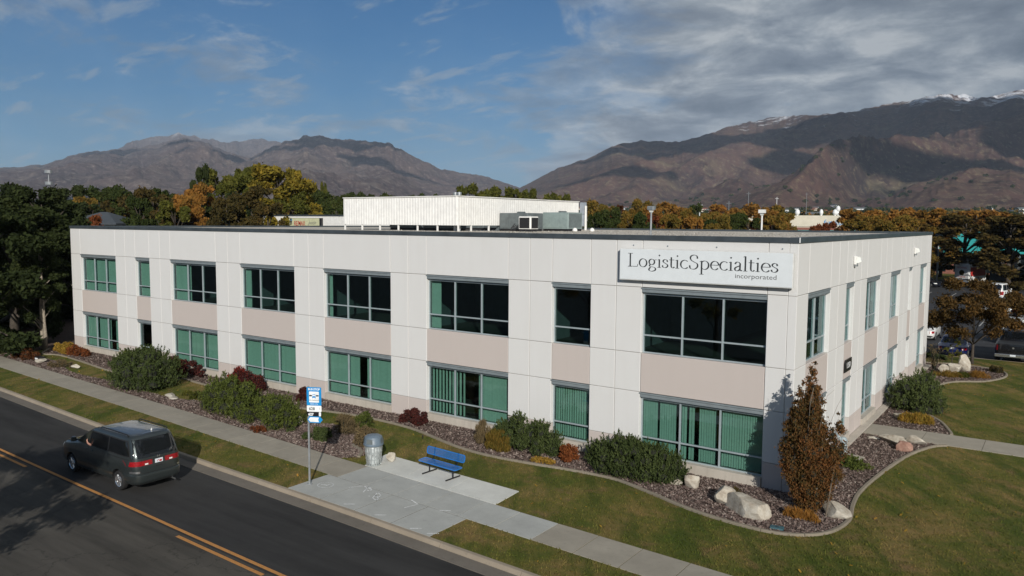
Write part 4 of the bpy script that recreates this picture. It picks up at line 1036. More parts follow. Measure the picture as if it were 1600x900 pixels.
o = put('lettering', me, pl, (.055, -.0, -.12)); o.rotation_euler = (math.pi / 2, 0, math.pi / 2)

# rooftop screen
scr = tag(empty('roof_screen', (-24.2, 10.6, 8.985)), 'tall white corrugated equipment screen standing on posts on the roof', 'roof screen')
XA, XB, YA, YB, ZA, ZB = -34.6, -24.15, 10.55, 25.6, 9.36, 11.2
def corr(F, u0, u1, name):
    n = int((u1 - u0) / 0.24); b = MB(); w = (u1 - u0) / n
    for k in range(n):
        a = u0 + k * w; pr = [(0, 0), (.38, 0), (.5, .013), (.88, .013), (1, 0)]
        for i in range(4):
            (p0, d0), (p1, d1) = pr[i], pr[i + 1]
            b.add([F(a + p0 * w, d0, ZA), F(a + p1 * w, d1, ZA), F(a + p1 * w, d1, ZB), F(a + p0 * w, d0, ZB)], [(0, 1, 2, 3)])
    fbox(b, F, u0, u1, -.03, .08, ZB, ZB + .05)
    o = b.build(name, 'white_metal', scr); o.location = (24.2, -10.6, -8.985)
corr(lambda u, d, z: (u, YA - d, z), XA, XB, 'corrugated_panel'); corr(lambda u, d, z: (XB + d, u, z), YA, YB, 'corrugated_panel')
corr(lambda u, d, z: (XA - d, u, z), YA, YB, 'corrugated_panel')
corr(lambda u, d, z: (u, YB + d, z), XA, XB - 1.6, 'corrugated_panel')
for xx, yy in [(XA + .06 + i * 1.74, YA + .06) for i in range(7)] + [(XB - .06, YA + 1.9 * i + 1.5) for i in range(8)]:
    b = MB(); b.box(xx - .05, xx + .05, yy - .02, yy + .06, 8.985, ZB - .1); o = b.build('post', 'white_metal', scr); o.location = (24.2, -10.6, -8.985)
for (a, z0_, z1_) in ((0, 10.25, 11.15), (0, 9.3, 10.2)):
    b = MB()
    for k in range(5): b.box(XB + .12 + k * .10, XB + .20 + k * .10, 25.62, 25.66, z0_, z1_)
    b.box(XB + .06, XB + .66, 25.665, 25.70, z0_ - .02, z1_ + .02)
    o = b.build('louver_panel', 'louver_blue', scr); o.location = (24.2, -10.6, -8.985)
b = MB(); b.box(XB + .62, XB + .75, 25.5, 25.61, 8.985, 10.9); o = b.build('post', 'white_metal', scr); o.location = (24.2, -10.6, -8.985)

# rooftop units
def rtu(x, y, w, d, h, mat, label, fan=False, rz=0):
    t = tag(empty('rooftop_unit', (x, y, 8.985), rz), label, 'air conditioner')
    b = MB(); b.box(-w / 2 + .05, w / 2 - .05, -d / 2 + .05, d / 2 - .05, 0, .16); b.build('curb', 'dark_metal', t)
    b = MB(); b.bbox(-w / 2, w / 2, -d / 2, d / 2, .165, h, .03); b.build('cabinet', mat, t)
    for k in range(3):
        b = MB(); x0 = -w / 2 + .06 + k * (w - .12) / 3
        b.bbox(x0 + .02, x0 + (w - .12) / 3 - .02, -d / 2 - .018, -d / 2 - .001, .26, h - .08, .004); b.build('access_panel', mat, t)
    b = MB()
    for k in range(14): 
        yy = -d / 2 + .1 + k * (d - .2) / 14; b.box(w / 2 + .001, w / 2 + .02, yy, yy + (d - .2) / 28, .26, h - .1)
    b.build('grille', 'unit_grey', t)
    if fan:
        b = MB(); b.box(-w / 2 + .08, w / 2 - .08, -d / 2 - .03, -d / 2 - .019, .22, h - .08); b.box(w / 2 + .021, w / 2 + .03, -d / 2 + .08, d / 2 - .08, .22, h - .08)
        b.build('fan_grille', 'dark_metal', t)
    b = MB(); b.lathe([(.28, 0), (.30, .06), (.26, .1)], 14, Matrix.Translation((0, 0, h))); b.build('fan_cowl', 'unit_grey', t)
    return t
rtu(-22.9, 15.9, 2.3, 1.9, 1.22, 'unit_grey', 'large grey green rooftop unit left of the white framed condenser')
t = rtu(-21.2, 14.3, .95, .9, .98, 'white_metal', 'small white framed condenser with a black grille on the roof', True)
rtu(-21.4, 18.8, 2.1, 1.9, 1.30, 'unit_green', 'pale green rooftop unit at the right end of the white screen')
for k, (x, y, w, d, h) in enumerate([(-31.5, 14.0, 2.4, 1.6, .95), (-27.6, 13.4, 2.6, 1.6, .98), (-28.5, 18.5, 2.2, 2.0, 1.1), (-31.8, 21.5, 2.2, 1.6, 1.0)]):
    rtu(x, y, w, d, h, 'unit_grey', ['dark unit inside the roof screen, nearest its left front corner', 'dark unit inside the roof screen, nearest its right front corner', 'dark unit in the middle of the roof screen enclosure', 'dark unit at the back left inside the roof screen'][k])
b = MB(); b.add([(-24.6, 15.2, 9.0), (-24.0, 15.2, 9.0), (-24.0, 16.3, 9.0), (-24.6, 16.3, 9.0), (-24.1, 15.2, 9.8), (-24.0, 15.2, 9.8), (-24.0, 16.3, 9.8), (-24.1, 16.3, 9.8)], [(0, 3, 2, 1), (4, 5, 6, 7), (0, 1, 5, 4), (1, 2, 6, 5), (2, 3, 7, 6), (3, 0, 4, 7)])
tag(b.build('duct_hood', 'unit_grey'), 'sloping grey duct hood on the roof left of the large unit', 'duct')
for k, (x, y) in enumerate([(-19.9, 18.0), (-18.9, 18.6)]):
    b = MB(); b.lathe([(.16, 0), (.18, .08), (.12, .2), (.03, .25)], 12); tag(b.build('roof_vent', 'white_metal', loc=(x, y, 8.985), smooth=True), ['small white domed roof vent under the pale green unit', 'small white domed roof vent right of the pale green unit'][k], 'vent')
b = MB()
for q in range(3): b.tube([(-22.2 + .1 * q, 14.2, 9.5 - .1 * q), (-22.3, 13.9, 9.2), (-22.1, 13.7, 9.06 + .04 * q), (-21.8, 13.8, 9.2), (-21.75, 14.1, 9.35)], .025, 6)
tag(b.build('refrigerant_lines', 'dark_metal'), 'looped black refrigerant lines beside the small condenser', 'pipe')
t = tag(empty('roof_flue', (-24.9, 11.3, 8.985)), 'twin galvanized flues rising above the corner of the roof screen', 'flue')
for k in range(2):
    b = MB(); b.lathe([(.11, 0), (.11, 2.32), (.16, 2.33), (.16, 2.5), (.05, 2.52)], 12, Matrix.Translation((k * .32, 0, 0))); b.build('flue_pipe', 'galvanized', t)

def lot_lamp(x, y, z0, h, label, mat='white_metal', s=1.0):
    t = tag(empty('lamp_post', (x, y, z0)), label, 'lamp')
    b = MB(); b.lathe([(.05 * s, 0), (.045 * s, h * .96), (.04 * s, h)], 8); b.build('pole', mat, t)
    b = MB(); b.bbox(-.16 * s, .16 * s, -.14 * s, .14 * s, h - .16 * s, h + .02 * s, .015); b.build('lamp_head', mat, t)
    b = MB(); b.add([(-.1 * s, -.09 * s, h - .17 * s), (.1 * s, -.09 * s, h - .17 * s), (.1 * s, .09 * s, h - .17 * s), (-.1 * s, .09 * s, h - .17 * s), (-.06 * s, -.05 * s, h - .28 * s), (.06 * s, -.05 * s, h - .28 * s), (.06 * s, .05 * s, h - .28 * s), (-.06 * s, .05 * s, h - .28 * s)],
                    [(0, 1, 2, 3), (7, 6, 5, 4), (0, 4, 5, 1), (1, 5, 6, 2), (2, 6, 7, 3), (3, 7, 4, 0)]); b.build('lens', 'lamp_lens', t)
lot_lamp(-6.3, 1.4, 8.985, 1.28, 'white lamp post standing near the front edge of the roof', 'galvanized', .85)
lot_lamp(-18.5, 53.0, -.2, 11.2, 'lamp post behind the roof in front of the orange trees', 'white_metal', 2.0)
lot_lamp(-10.6, 121, -.2, 8.2, 'grey light pole by the turquoise roofed building beyond the car park', 'galvanized', 3.0)
# ------------------------------------------------------------------ plants
def leaf_quads(C, size, r, up=0.0, asp=0.6):
    """leaf quads at points C; up>0 biases the long axis upward"""
    n = len(C)
    u = r.randn(n, 3); u[:, 2] += up; u /= np.linalg.norm(u, axis=1)[:, None] + 1e-9
    t = r.randn(n, 3); v = np.cross(u, t); v /= np.linalg.norm(v, axis=1)[:, None] + 1e-9
    s = size * (0.55 + 0.9 * r.rand(n))[:, None]
    u = u * s; v = v * s * asp
    return np.stack([C - u * .9, C + v * .8 - u * .1, C + u, C - v * .8 - u * .1], 1)
def blob_points(blobs, n, r, shell=0.55):
    w = np.array([b_[3] ** 2 for b_ in blobs]); w = w / w.sum()
    k = r.choice(len(blobs), n, p=w); B = np.array(blobs)[k]
    d = r.randn(n, 3); d /= np.linalg.norm(d, axis=1)[:, None]
    rad = (shell + (1 - shell) * r.rand(n)) * (1 + 0.16 * r.randn(n))
    P = B[:, :3] + d * (B[:, 3] * rad)[:, None] * np.array([1, 1, .82])
    return P
def crown_blobs(seed, kind):
    """unit crown: width 1 (x,y in -.5.. .5), z 0..1 from ground"""
    r = random.Random(seed); out = []
    if kind == 'low':
        for i in range(46):
            a = r.random() * math.tau; z = 0.05 + 0.88 * r.random(); e = math.sqrt(max(0, 1 - ((z - .42) / .58) ** 2))
            q = .44 * e * (0.3 + .7 * math.sqrt(r.random())); out.append((q * math.cos(a), q * math.sin(a), z, r.uniform(.06, .12)))
    elif kind == 'round':
        for i in range(34):
            a = r.random() * math.tau; z = 0.26 + 0.68 * r.random(); e = math.sqrt(max(0, 1 - ((z - .56) / .44) ** 2))
            q = .40 * e * (0.35 + .65 * math.sqrt(r.random())); out.append((q * math.cos(a), q * math.sin(a), z, r.uniform(.06, .125)))
    elif kind == 'broad':
        for i in range(40):
            a = r.random() * math.tau; z = 0.20 + 0.72 * r.random() ** .9; e = math.sqrt(max(0, 1 - ((z - .5) / .5) ** 2))
            q = .44 * e * (0.3 + .7 * math.sqrt(r.random())); out.append((q * math.cos(a), q * math.sin(a), z, r.uniform(.055, .12)))
    elif kind == 'oval':
        for i in range(34):
            a = r.random() * math.tau; z = 0.14 + 0.80 * r.random(); e = math.sin(min(1, (1 - z) / .62) * math.pi / 2) ** .8 * min(1, (z + .12) / .3)
            q = .40 * e * (0.3 + .7 * math.sqrt(r.random())); out.append((q * math.cos(a), q * math.sin(a), z, r.uniform(.06, .11) * (0.5 + .5 * e)))
    elif kind == 'column':
        for i in range(26):
            a = r.random() * math.tau; z = 0.06 + 0.88 * i / 25; e = math.sin(min(1, (1.03 - z) / .5) * math.pi / 2)
            q = .28 * e * r.random(); out.append((q * math.cos(a), q * math.sin(a), z, .16 * (0.35 + .65 * e)))
    return out
TREE_MESH = {}
def tree_meshes(kind, seed, n, leaf, mat, H=12.0, Wd=7.0, shell=0.5, up=0.0, core=True):
    """crown + trunk meshes at real size (H tall, Wd wide)"""
    key = (kind, seed, n, mat)
    if key in TREE_MESH: return TREE_MESH[key]
    r = np.random.RandomState(seed); bl_ = crown_blobs(seed, kind)
    S = np.array([Wd, Wd, H])
    P = blob_points([(b_[0], b_[1], b_[2] * H / Wd, b_[3]) for b_ in bl_], n, r, shell) * Wd
    cr = quads_mesh('crown', leaf_quads(P, leaf, r, up), mat)
    mb = MB(); rr = random.Random(seed); th = .30 * H
    mb.tube([(0, 0, -.1), (.05, 0, th * .5), (0, .05, th), (.1, 0, H * .55), (0, 0, H * .86)], [.028 * H * .9, .022 * H * .9, .019 * H * .8, .011 * H, .003 * H], 8)
    for b_ in bl_[::2]:
        x, y, z = b_[0] * Wd, b_[1] * Wd, b_[2] * H
        z0 = max(th * .6, z - math.hypot(x, y) * 1.1 - .06 * H); z0 = min(z0, H * .8)
        mb.tube([(0, 0, z0), (x * .45, y * .45, z0 + (z - z0) * .55), (x * .95, y * .95, z)], [.008 * H, .005 * H, .0015 * H], 5)
    tk = mb.mesh('trunk', 'bark', True)
    TREE_MESH[key] = (cr, tk); return TREE_MESH[key]
KINDS = {  # kind: (shape, leaves material, label adjective)
    'dark': ('low', 'leaf_dark', 'dark green'), 'green': ('round', 'leaf_green', 'mid green'), 'olive': ('round', 'leaf_olive', 'olive green'),
    'yellow': ('broad', 'leaf_yellow', 'yellowing'), 'autumn': ('round', 'leaf_autumn', 'green and orange'), 'orange': ('broad', 'leaf_orange', 'bright orange'),
    'rust': ('round', 'leaf_rust', 'rust red'), 'rustdark': ('oval', 'leaf_rustdark', 'dark maroon'), 'brown': ('low', 'leaf_brown', 'brownish green')}
_w = 'fourteenth fifteenth sixteenth seventeenth eighteenth nineteenth twentieth'.split()
ORD = ['leftmost', 'second from the left', 'third from the left', 'fourth from the left', 'fifth from the left', 'sixth from the left', 'seventh from the left', 'eighth from the left', 'ninth from the left', 'tenth from the left', 'eleventh from the left', 'twelfth from the left', 'thirteenth from the left'] + [w_ + ' from the left' for w_ in _w]
def px_of(X, Y):
    v = Vector((X, Y, 5)) - mw.translation
    return 800 + 1220 * v.dot(RIGHT) / max(.1, v.dot(FWD))
def region(px):
    if px < 130: return 'in the left grove'
    if px < 530: return 'behind the roof, left part'
    if px < 700: return 'behind the screen, left part'
    if px < 910: return 'behind the screen, right part'
    if px < 1255: return 'between screen and cream hall'
    if px < 1455: return 'behind the roof, right end'
    return 'by the car park'
groups = {}
for t_ in TREES:
    groups.setdefault((t_[4], region(px_of(t_[0], t_[1]))), []).append(t_)
for k_ in groups: groups[k_].sort(key=lambda t: px_of(t[0], t[1]))
rt = random.Random(99)
for (kd, reg), lst in groups.items():
    shape, lm, adj = KINDS[kd]
    for i, (X, Y, H_, W_, _) in enumerate(lst):
        d = math.hypot(X - 7.7, Y + 27.9); near = d < 85
        n = 26000 if near else (13000 if d < 150 else 7000)
        lf = .16 if near else (.22 if d < 150 else .30)
        var = rt.randrange(3) if not near else rt.randrange(2)
        cr, tk = tree_meshes(shape, 10 + var + (5 if near else 0), n, lf, lm, 12.0, 7.4 if shape != 'oval' else 6.2, .45)
        z0 = -0.2 if Y > 37 or X < -75 else 0.0
        root = empty('autumn_tree' if kd in ('autumn', 'orange', 'rust', 'rustdark', 'yellow') else 'leafy_tree', (X, Y, z0), rt.random() * 6.28)
        bw = 7.4 if shape != 'oval' else 6.2
        root.scale = (W_ * 1.34 / bw, W_ * 1.34 / bw, (H_ - z0) / 12.0 * 1.02)
        put('crown', cr, root); put('trunk', tk, root)
        nm_ = 'only' if len(lst) == 1 else ORD[min(i, 19)]
        lab = (adj + ' tree ' + reg) if len(lst) == 1 else adj + ' tree ' + nm_ + ' ' + reg
        tag(root, lab, 'tree', 'trees ' + reg)

# twin trunked tree at the left end of the building
def special_tree(name, label, X, Y, H, Wd, shape, mat, n, leaf, seed, z0, shell=.5, trunks=1, barkm='bark', rad=.07, base=.25):
    root = tag(empty(name, (X, Y, 0)), label, 'tree')
    r = np.random.RandomState(seed); bl_ = crown_blobs(seed, shape)
    B = [(b_[0] * Wd, b_[1] * Wd, z0 + (b_[2] - base * .5) / (1 - base * .5) * (H - z0), b_[3] * Wd) for b_ in bl_]
    P = blob_points(B, n, r, shell)
    put('crown', quads_mesh('crown', leaf_quads(P, leaf, r), mat), root)
    for k in range(trunks):
        mb = MB(); ox = (k - (trunks - 1) / 2) * .42
        mb.tube([(ox, 0, -.05), (ox * 1.2, .05, z0 * .6), (ox * 1.3, 0, z0 * 1.2), (ox * .5, 0, H * .8)], [rad * 1.3, rad, rad * .8, rad * .2], 8)
        for b_ in B[k::trunks * 2]:
            zz = max(z0 * .8, b_[2] - math.hypot(b_[0], b_[1]) * 1.0)
            mb.tube([(ox * 1.1, 0, zz), (b_[0] * .5, b_[1] * .5, zz + (b_[2] - zz) * .55), (b_[0] * .98, b_[1] * .98, b_[2] + .1)], [rad * .42, rad * .25, rad * .08], 5)
        mb.build('trunk', barkm, root, smooth=True)
    return root
special_tree('leafy_tree', 'small dark green tree with two pale trunks at the left end of the building', -53.6, -1.6, 9.0, 4.3, 'broad', 'leaf_dark', 24000, .11, 41, 1.7, .4, 2, 'bark_pale', .13)
special_tree('maple_tree', 'rust brown maple beside the car park beyond the side wall', 2.5, 34.2, 6.0, 6.6, 'broad', 'leaf_maple', 26000, .095, 42, 1.7, .25, 1, 'bark', .09)
special_tree('young_tree', 'slim young green and yellow tree behind the pale rocks by the car park', 1.35, 33.6, 2.6, 1.3, 'oval', 'leaf_olive', 900, .06, 43, .5, .3, 1, 'bark', .03)
# tall trees behind the viewpoint, across the street, whose shadows fall on the road
special_tree('street_tree', 'tall half bare tree across the road, casting the shadow on the lower left', -13.0, -26.2, 8.8, 8.0, 'round', 'leaf_autumn', 9500, .14, 45, 2.2, .3, 1, 'bark', .16)
special_tree('street_tree', 'half bare tree across the road further left', -27.5, -33.0, 8.5, 8, 'round', 'leaf_autumn', 6500, .14, 46, 2.5, .3, 1, 'bark', .16)

# narrow hornbeam at the corner: upswept branches, several tips
root = tag(empty('columnar_tree', (0.96, -1.38, 0)), 'tall narrow rust leaved tree at the front corner of the building', 'tree')
root.scale = (.88, .92, 1.0)
r = np.random.RandomState(51); rr = random.Random(51); B = []; mb = MB()
stems = [(.02, 0, 5.05, .42), (-.30, -.1, 4.45, .36), (.28, .1, 4.3, .36), (1.0, .05, 3.45, .34), (-.12, 0, 4.7, .36), (-.70, .0, 3.8, .32), (-.52, .15, 4.2, .30), (-.80, -.1, 2.9, .28), (.05, .1, 4.75, .30), (-.40, .0, 3.9, .30), (.42, .05, 3.55, .32), (.78, 0, 3.05, .34), (-.62, .1, 2.9, .3), (.15, -.3, 4.1, .34), (.92, .1, 2.4, .30), (-.1, .35, 4.2, .3), (.55, -.3, 2.7, .34), (-.45, -.3, 3.2, .33), (.2, .4, 3.3, .34)]
for (sx, sy, h, rd) in stems:
    pts = [(0, 0, .1), (sx * .55, sy * .55, h * .22), (sx * .95, sy * .95, h * .5), (sx * 1.0, sy, h * .98)]
    mb.tube(pts, [.03, .02, .012, .003], 5)
    n = int(h / .17)
    for i in range(n):
        f = .09 + .91 * i / (n - 1); z = h * f; g_ = min(1, .16 + z / 2.1)
        wv = (1 - max(0, (f - .55) / .45) ** 1.3 * .78)
        B.append((sx * g_ + rr.uniform(-.16, .16) * (wv + .25), sy * g_ + rr.uniform(-.14, .14) * (wv + .2), z + rr.uniform(-.12, .12), rd * .98 * wv * rr.uniform(.8, 1.1) * (.62 + .38 * min(1, z / 1.3))))
P = blob_points(B, 78000, r, .45)
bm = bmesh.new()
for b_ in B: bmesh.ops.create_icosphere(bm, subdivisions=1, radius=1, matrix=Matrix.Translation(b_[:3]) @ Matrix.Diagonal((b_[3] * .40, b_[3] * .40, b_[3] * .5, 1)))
me = bpy.data.meshes.new('shade_core'); bm.to_mesh(me); bm.free(); me.materials.append(MATS['core_dark']); put('shade_core', me, root)['kind'] = 'stuff'  # near-black blobs added inside the crown for inner shade and a denser shadow
put('crown', quads_mesh('crown', leaf_quads(P, .040, r, .7, .62), 'leaf_hornbeam'), root)
mb.tube([(0, 0, -.05), (0, 0, 1.2), (.03, 0, 3.4)], [.09, .07, .03], 8)
for k in range(7):
    a = rr.uniform(0, 6.28); mb.tube([(.25 * math.cos(a), .2 * math.sin(a), 1.8), (.8 * math.cos(a) * .9 + .2, .45 * math.sin(a), 3.6 + rr.uniform(-.2, .5)), (.9 * math.cos(a) + .35, .5 * math.sin(a), 4.3)], [.009, .006, .003], 5)
mb.build('trunk', 'bark_pale', root, smooth=True)
b = MB(); b.tube([(1.62, -1.6, 0), (1.80, -1.5, 1.75)], .022, 6)
tag(b.build('tree_stake', 'wood_stake'), 'thin leaning stake beside the narrow rust leaved tree', 'stake')

# low shrubs: clumps of upright tufts
def shrub(name, label, X, Y, rx, ry, h, mat, n, leaf, seed, up=1.0, lobes=16, cat='shrub', asp=.3, low=.0, second=None, core=True):
    root = tag(empty(name, (X, Y, 0)), label, cat)
    r = np.random.RandomState(seed); rr = random.Random(seed); B = []
    for i in range(lobes if core else lobes * 2):
        a = rr.random() * math.tau; q = math.sqrt(rr.random()) * (.80 if core else .66)
        top = h * math.sqrt(max(.08, 1 - q * q)) * rr.uniform(.78, 1.08); s_ = (min(rx, ry) if core else (rx + ry) * .42) * rr.uniform(.24, .38)
        B.append((q * rx * math.cos(a), q * ry * math.sin(a), max(.08, top - s_ * .75), s_))
        B.append((q * rx * math.cos(a) * 1.06, q * ry * math.sin(a) * 1.06, max(.05, (top - s_) * .45), s_ * 1.1))
    P = blob_points(B, n, r, .62); P = P[P[:, 2] > .01]
    if mat in ('leaf_pine', 'leaf_juniper') and min(rx, ry) > .7:
        # upright shoots standing out of the mass
        ns = n // 20; Q = blob_points(B, ns, r, .86); Q = Q[Q[:, 2] > .12 * h]; ns = len(Q)
        D_ = Q / np.array([rx, ry, h]) * .55 + r.randn(ns, 3) * .15; D_[:, 2] = np.abs(D_[:, 2]) + .75; D_ /= np.linalg.norm(D_, axis=1)[:, None]
        Ls = (.12 + .16 * r.rand(ns)) * (.7 + .25 * h); kk = 16; t_ = r.rand(ns, kk)
        SP = (Q[:, None, :] + D_[:, None, :] * (t_ * Ls[:, None])[:, :, None] + r.randn(ns, kk, 3) * (.030 * (1.15 - t_))[:, :, None]).reshape(-1, 3)
        P = np.concatenate([P[: int(n * .55)], SP])
    if second:
        k = P[:, 0] + .3 * r.randn(len(P)) * rx < -rx * .1
        put('foliage', quads_mesh('foliage', leaf_quads(P[k], leaf, r, up, asp), second), root, (0, 0, 0)); P = P[~k]
    put('foliage', quads_mesh('foliage', leaf_quads(P, leaf, r, up, asp), mat), root)
    mb = MB()
    for b_ in B[::2]: mb.tube([(b_[0] * .15, b_[1] * .15, -.03), (b_[0] * .6, b_[1] * .6, b_[2] * .5), (b_[0], b_[1], b_[2])], [.03, .02, .008], 5)
    mb.build('stem', 'core_dark', root)
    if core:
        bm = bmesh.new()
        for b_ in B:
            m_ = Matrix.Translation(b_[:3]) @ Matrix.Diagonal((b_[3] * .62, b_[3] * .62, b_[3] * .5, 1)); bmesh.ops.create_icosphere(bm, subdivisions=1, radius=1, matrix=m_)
        me = bpy.data.meshes.new('shade_core'); bm.to_mesh(me); bm.free(); me.materials.append(MATS['core_dark']); put('shade_core', me, root)['kind'] = 'stuff'  # near-black blobs standing in for the shade inside the shrub
    return root
S = shrub
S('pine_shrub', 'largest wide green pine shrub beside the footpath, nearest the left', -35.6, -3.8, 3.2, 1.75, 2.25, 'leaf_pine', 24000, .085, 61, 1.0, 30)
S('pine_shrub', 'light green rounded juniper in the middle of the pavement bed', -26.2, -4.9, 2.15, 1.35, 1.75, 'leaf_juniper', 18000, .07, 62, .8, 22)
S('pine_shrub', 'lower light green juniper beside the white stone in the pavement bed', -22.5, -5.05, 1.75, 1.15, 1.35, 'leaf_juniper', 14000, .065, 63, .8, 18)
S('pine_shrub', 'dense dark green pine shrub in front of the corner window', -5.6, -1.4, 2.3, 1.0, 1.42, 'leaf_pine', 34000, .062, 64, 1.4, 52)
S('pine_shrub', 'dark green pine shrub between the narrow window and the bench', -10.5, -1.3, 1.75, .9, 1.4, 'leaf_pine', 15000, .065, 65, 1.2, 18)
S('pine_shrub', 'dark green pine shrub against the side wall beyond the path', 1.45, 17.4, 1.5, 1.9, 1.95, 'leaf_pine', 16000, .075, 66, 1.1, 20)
S('pine_shrub', 'green shrub at the far left edge of the picture by the footpath', -55.8, -4.3, 1.9, 1.7, 2.0, 'leaf_pine', 9000, .10, 67, .8, 16)
S('juniper_shrub', 'taller dark shrub against the wall between the first two left windows', -41.9, -1.2, 1.5, .8, 1.1, 'leaf_juniper', 8000, .08, 68, .8, 14)
S('barberry_shrub', 'long low maroon barberry hedge under the third window', -36.9, -.95, 2.7, .8, 1.15, 'leaf_barberry', 13000, .055, 69, .3, 20, 'shrub', .6)
S('barberry_shrub', 'bright red and maroon barberry in front of the fourth window', -30.3, -1.25, 2.1, .85, 1.25, 'leaf_barberry', 13000, .05, 70, .3, 16, 'shrub', .6, second='leaf_red')
S('barberry_shrub', 'small round brown barberry left of the bus stop sign', -25.6, -.8, .62, .5, .68, 'leaf_barberry', 5000, .04, 71, .3, 9, 'shrub', .6)
S('barberry_shrub', 'small maroon barberry with red tips below the wall behind the litter bin', -17.3, -.85, .85, .55, .72, 'leaf_barberry', 8000, .04, 72, .3, 11, 'shrub', .6)
S('golden_shrub', 'yellow and pink low shrub at the left foot of the building', -51.2, -1.2, 1.6, .7, .8, 'leaf_gold', 6000, .06, 73, .2, 12, 'shrub', .6)
S('pink_shrub', 'reddish low shrub under the leftmost window', -49.2, -1.3, 1.4, .6, .7, 'leaf_rust', 5000, .05, 74, .2, 10, 'shrub', .6)
S('dry_shrub', 'brown low bush beside the footpath at the far left', -50.6, -4.0, 1.5, .8, .9, 'leaf_rustdark', 5000, .06, 75, .4, 10, 'shrub', .5)
S('dry_shrub', 'grey brown low bush between small stones near the left footpath', -45.3, -4.1, 1.4, .6, .5, 'leaf_dry', 4000, .05, 76, .4, 9, 'shrub', .4)
S('dry_shrub', 'low yellowing bush between the big pine shrub and the juniper', -30.5, -4.0, 1.2, .5, .45, 'leaf_olive', 4000, .05, 77, .4, 8, 'shrub', .5)
S('dark_juniper', 'flat dark green juniper left of the pole near the footpath', -18.9, -5.3, .95, .6, .5, 'leaf_pine', 6000, .05, 78, .3, 10, 'shrub', .4)
S('dry_shrub', 'tall thin brownish shrub behind the bus stop pole', -18.6, -4.1, .95, .6, .95, 'leaf_dry', 4200, .05, 79, 1.6, 8, 'shrub', .25, core=False)
S('dry_shrub', 'russet twiggy shrub between pole and litter bin', -16.6, -4.7, .95, .6, .75, 'leaf_dry', 5600, .045, 80, .8, 9, 'shrub', .4, core=False)
S('green_shrub', 'small loose green shrub in the shadow of the bus sign', -18.2, -3.2, .6, .5, .9, 'leaf_juniper', 2500, .05, 81, .6, 6, 'shrub', .4, core=False)
S('tiny_shrub', 'tiny dark green shrub near the white stone by the footpath', -20.9, -5.3, .28, .25, .25, 'leaf_pine', 900, .035, 82, .5, 4)
S('red_shrub', 'low reddish shrub left of the white stone in the pavement bed', -22.0, -6.2, .55, .35, .35, 'leaf_rust', 1500, .04, 83, .5, 5, 'shrub', .5)
S('ornamental_grass', 'upright tan grass clump behind the bench, left one', -12.6, -1.5, .55, .45, .95, 'leaf_dry', 3600, .13, 84, 4.0, 7, 'plant', .08, core=False)
S('ornamental_grass', 'green and rust grass clump behind the bench, right one', -11.5, -1.95, .75, .5, .85, 'leaf_autumn', 4200, .10, 85, 3.0, 8, 'plant', .12, core=False)
S('peach_shrub', 'pale orange leaved low shrub left of the dense pine shrub', -8.4, -1.45, .55, .45, .7, 'leaf_rust', 2600, .045, 86, .3, 7, 'shrub', .7, core=False)
S('gold_groundcover', 'low golden plant at the bed edge near the orange leaved shrub', -9.1, -2.25, .75, .3, .22, 'leaf_gold', 2200, .04, 87, .3, 8, 'plant', .5, core=False)
S('orange_grass', 'low orange grass clump at the foot of the narrow tree', 1.0, -2.2, .75, .28, .32, 'leaf_orange', 2200, .09, 88, 2.2, 8, 'plant', .12, core=False)
S('small_plant', 'small brown plant on the bark between boulders and wall', -1.5, -1.35, .28, .25, .3, 'leaf_brown', 700, .04, 89, 1.0, 4, 'plant', .3, core=False)
S('golden_mound', 'yellow and green grassy mound beside the side path', 2.0, 13.9, .95, .5, .5, 'leaf_gold', 4200, .09, 90, 1.6, 9, 'plant', .18, core=False)
S('green_mat', 'low sparse green plant near the small concrete pad by the side wall', 1.15, 4.8, .75, .9, .16, 'leaf_juniper', 2200, .05, 91, .3, 9, 'plant', .5, core=False)
S('tan_grass', 'tan grass clump at the wall in the far side bed', .7, 24.2, .5, .8, .6, 'leaf_dry', 1600, .09, 92, 2.4, 6, 'plant', .12, core=False)
S('orange_grass', 'orange grass clump at the outer edge of the far side bed', 3.3, 28.9, .8, .6, .42, 'leaf_orange', 2400, .08, 93, 1.2, 8, 'plant', .2, core=False)
S('olive_grass', 'olive grass clump in front of the pale rocks in the far bed', 1.7, 28.0, 1.0, .5, .42, 'leaf_autumn', 2400, .08, 94, 1.2, 8, 'plant', .2, core=False)
S('green_mound', 'yellow green mound between olive and orange grass in the far bed', 2.6, 28.4, .7, .5, .35, 'leaf_olive', 1800, .07, 95, .8, 7, 'plant', .3, core=False)
S('dark_shrub', 'dark rounded little bush right of the maple by the car park', 4.1, 31.5, .5, .5, .6, 'leaf_brown', 1800, .05, 96, .5, 6)
S('low_hedge', 'low dark green hedge at the far corner of the side wall', -.2, 35.2, 1.7, .5, .42, 'leaf_pine', 4200, .06, 97, .5, 12)
S('twiggy_shrub', 'bare twiggy shrub against the far end of the side wall', .7, 30.2, .7, .6, 1.9, 'leaf_dry', 700, .05, 98, 1.5, 7, 'shrub', .3, core=False)

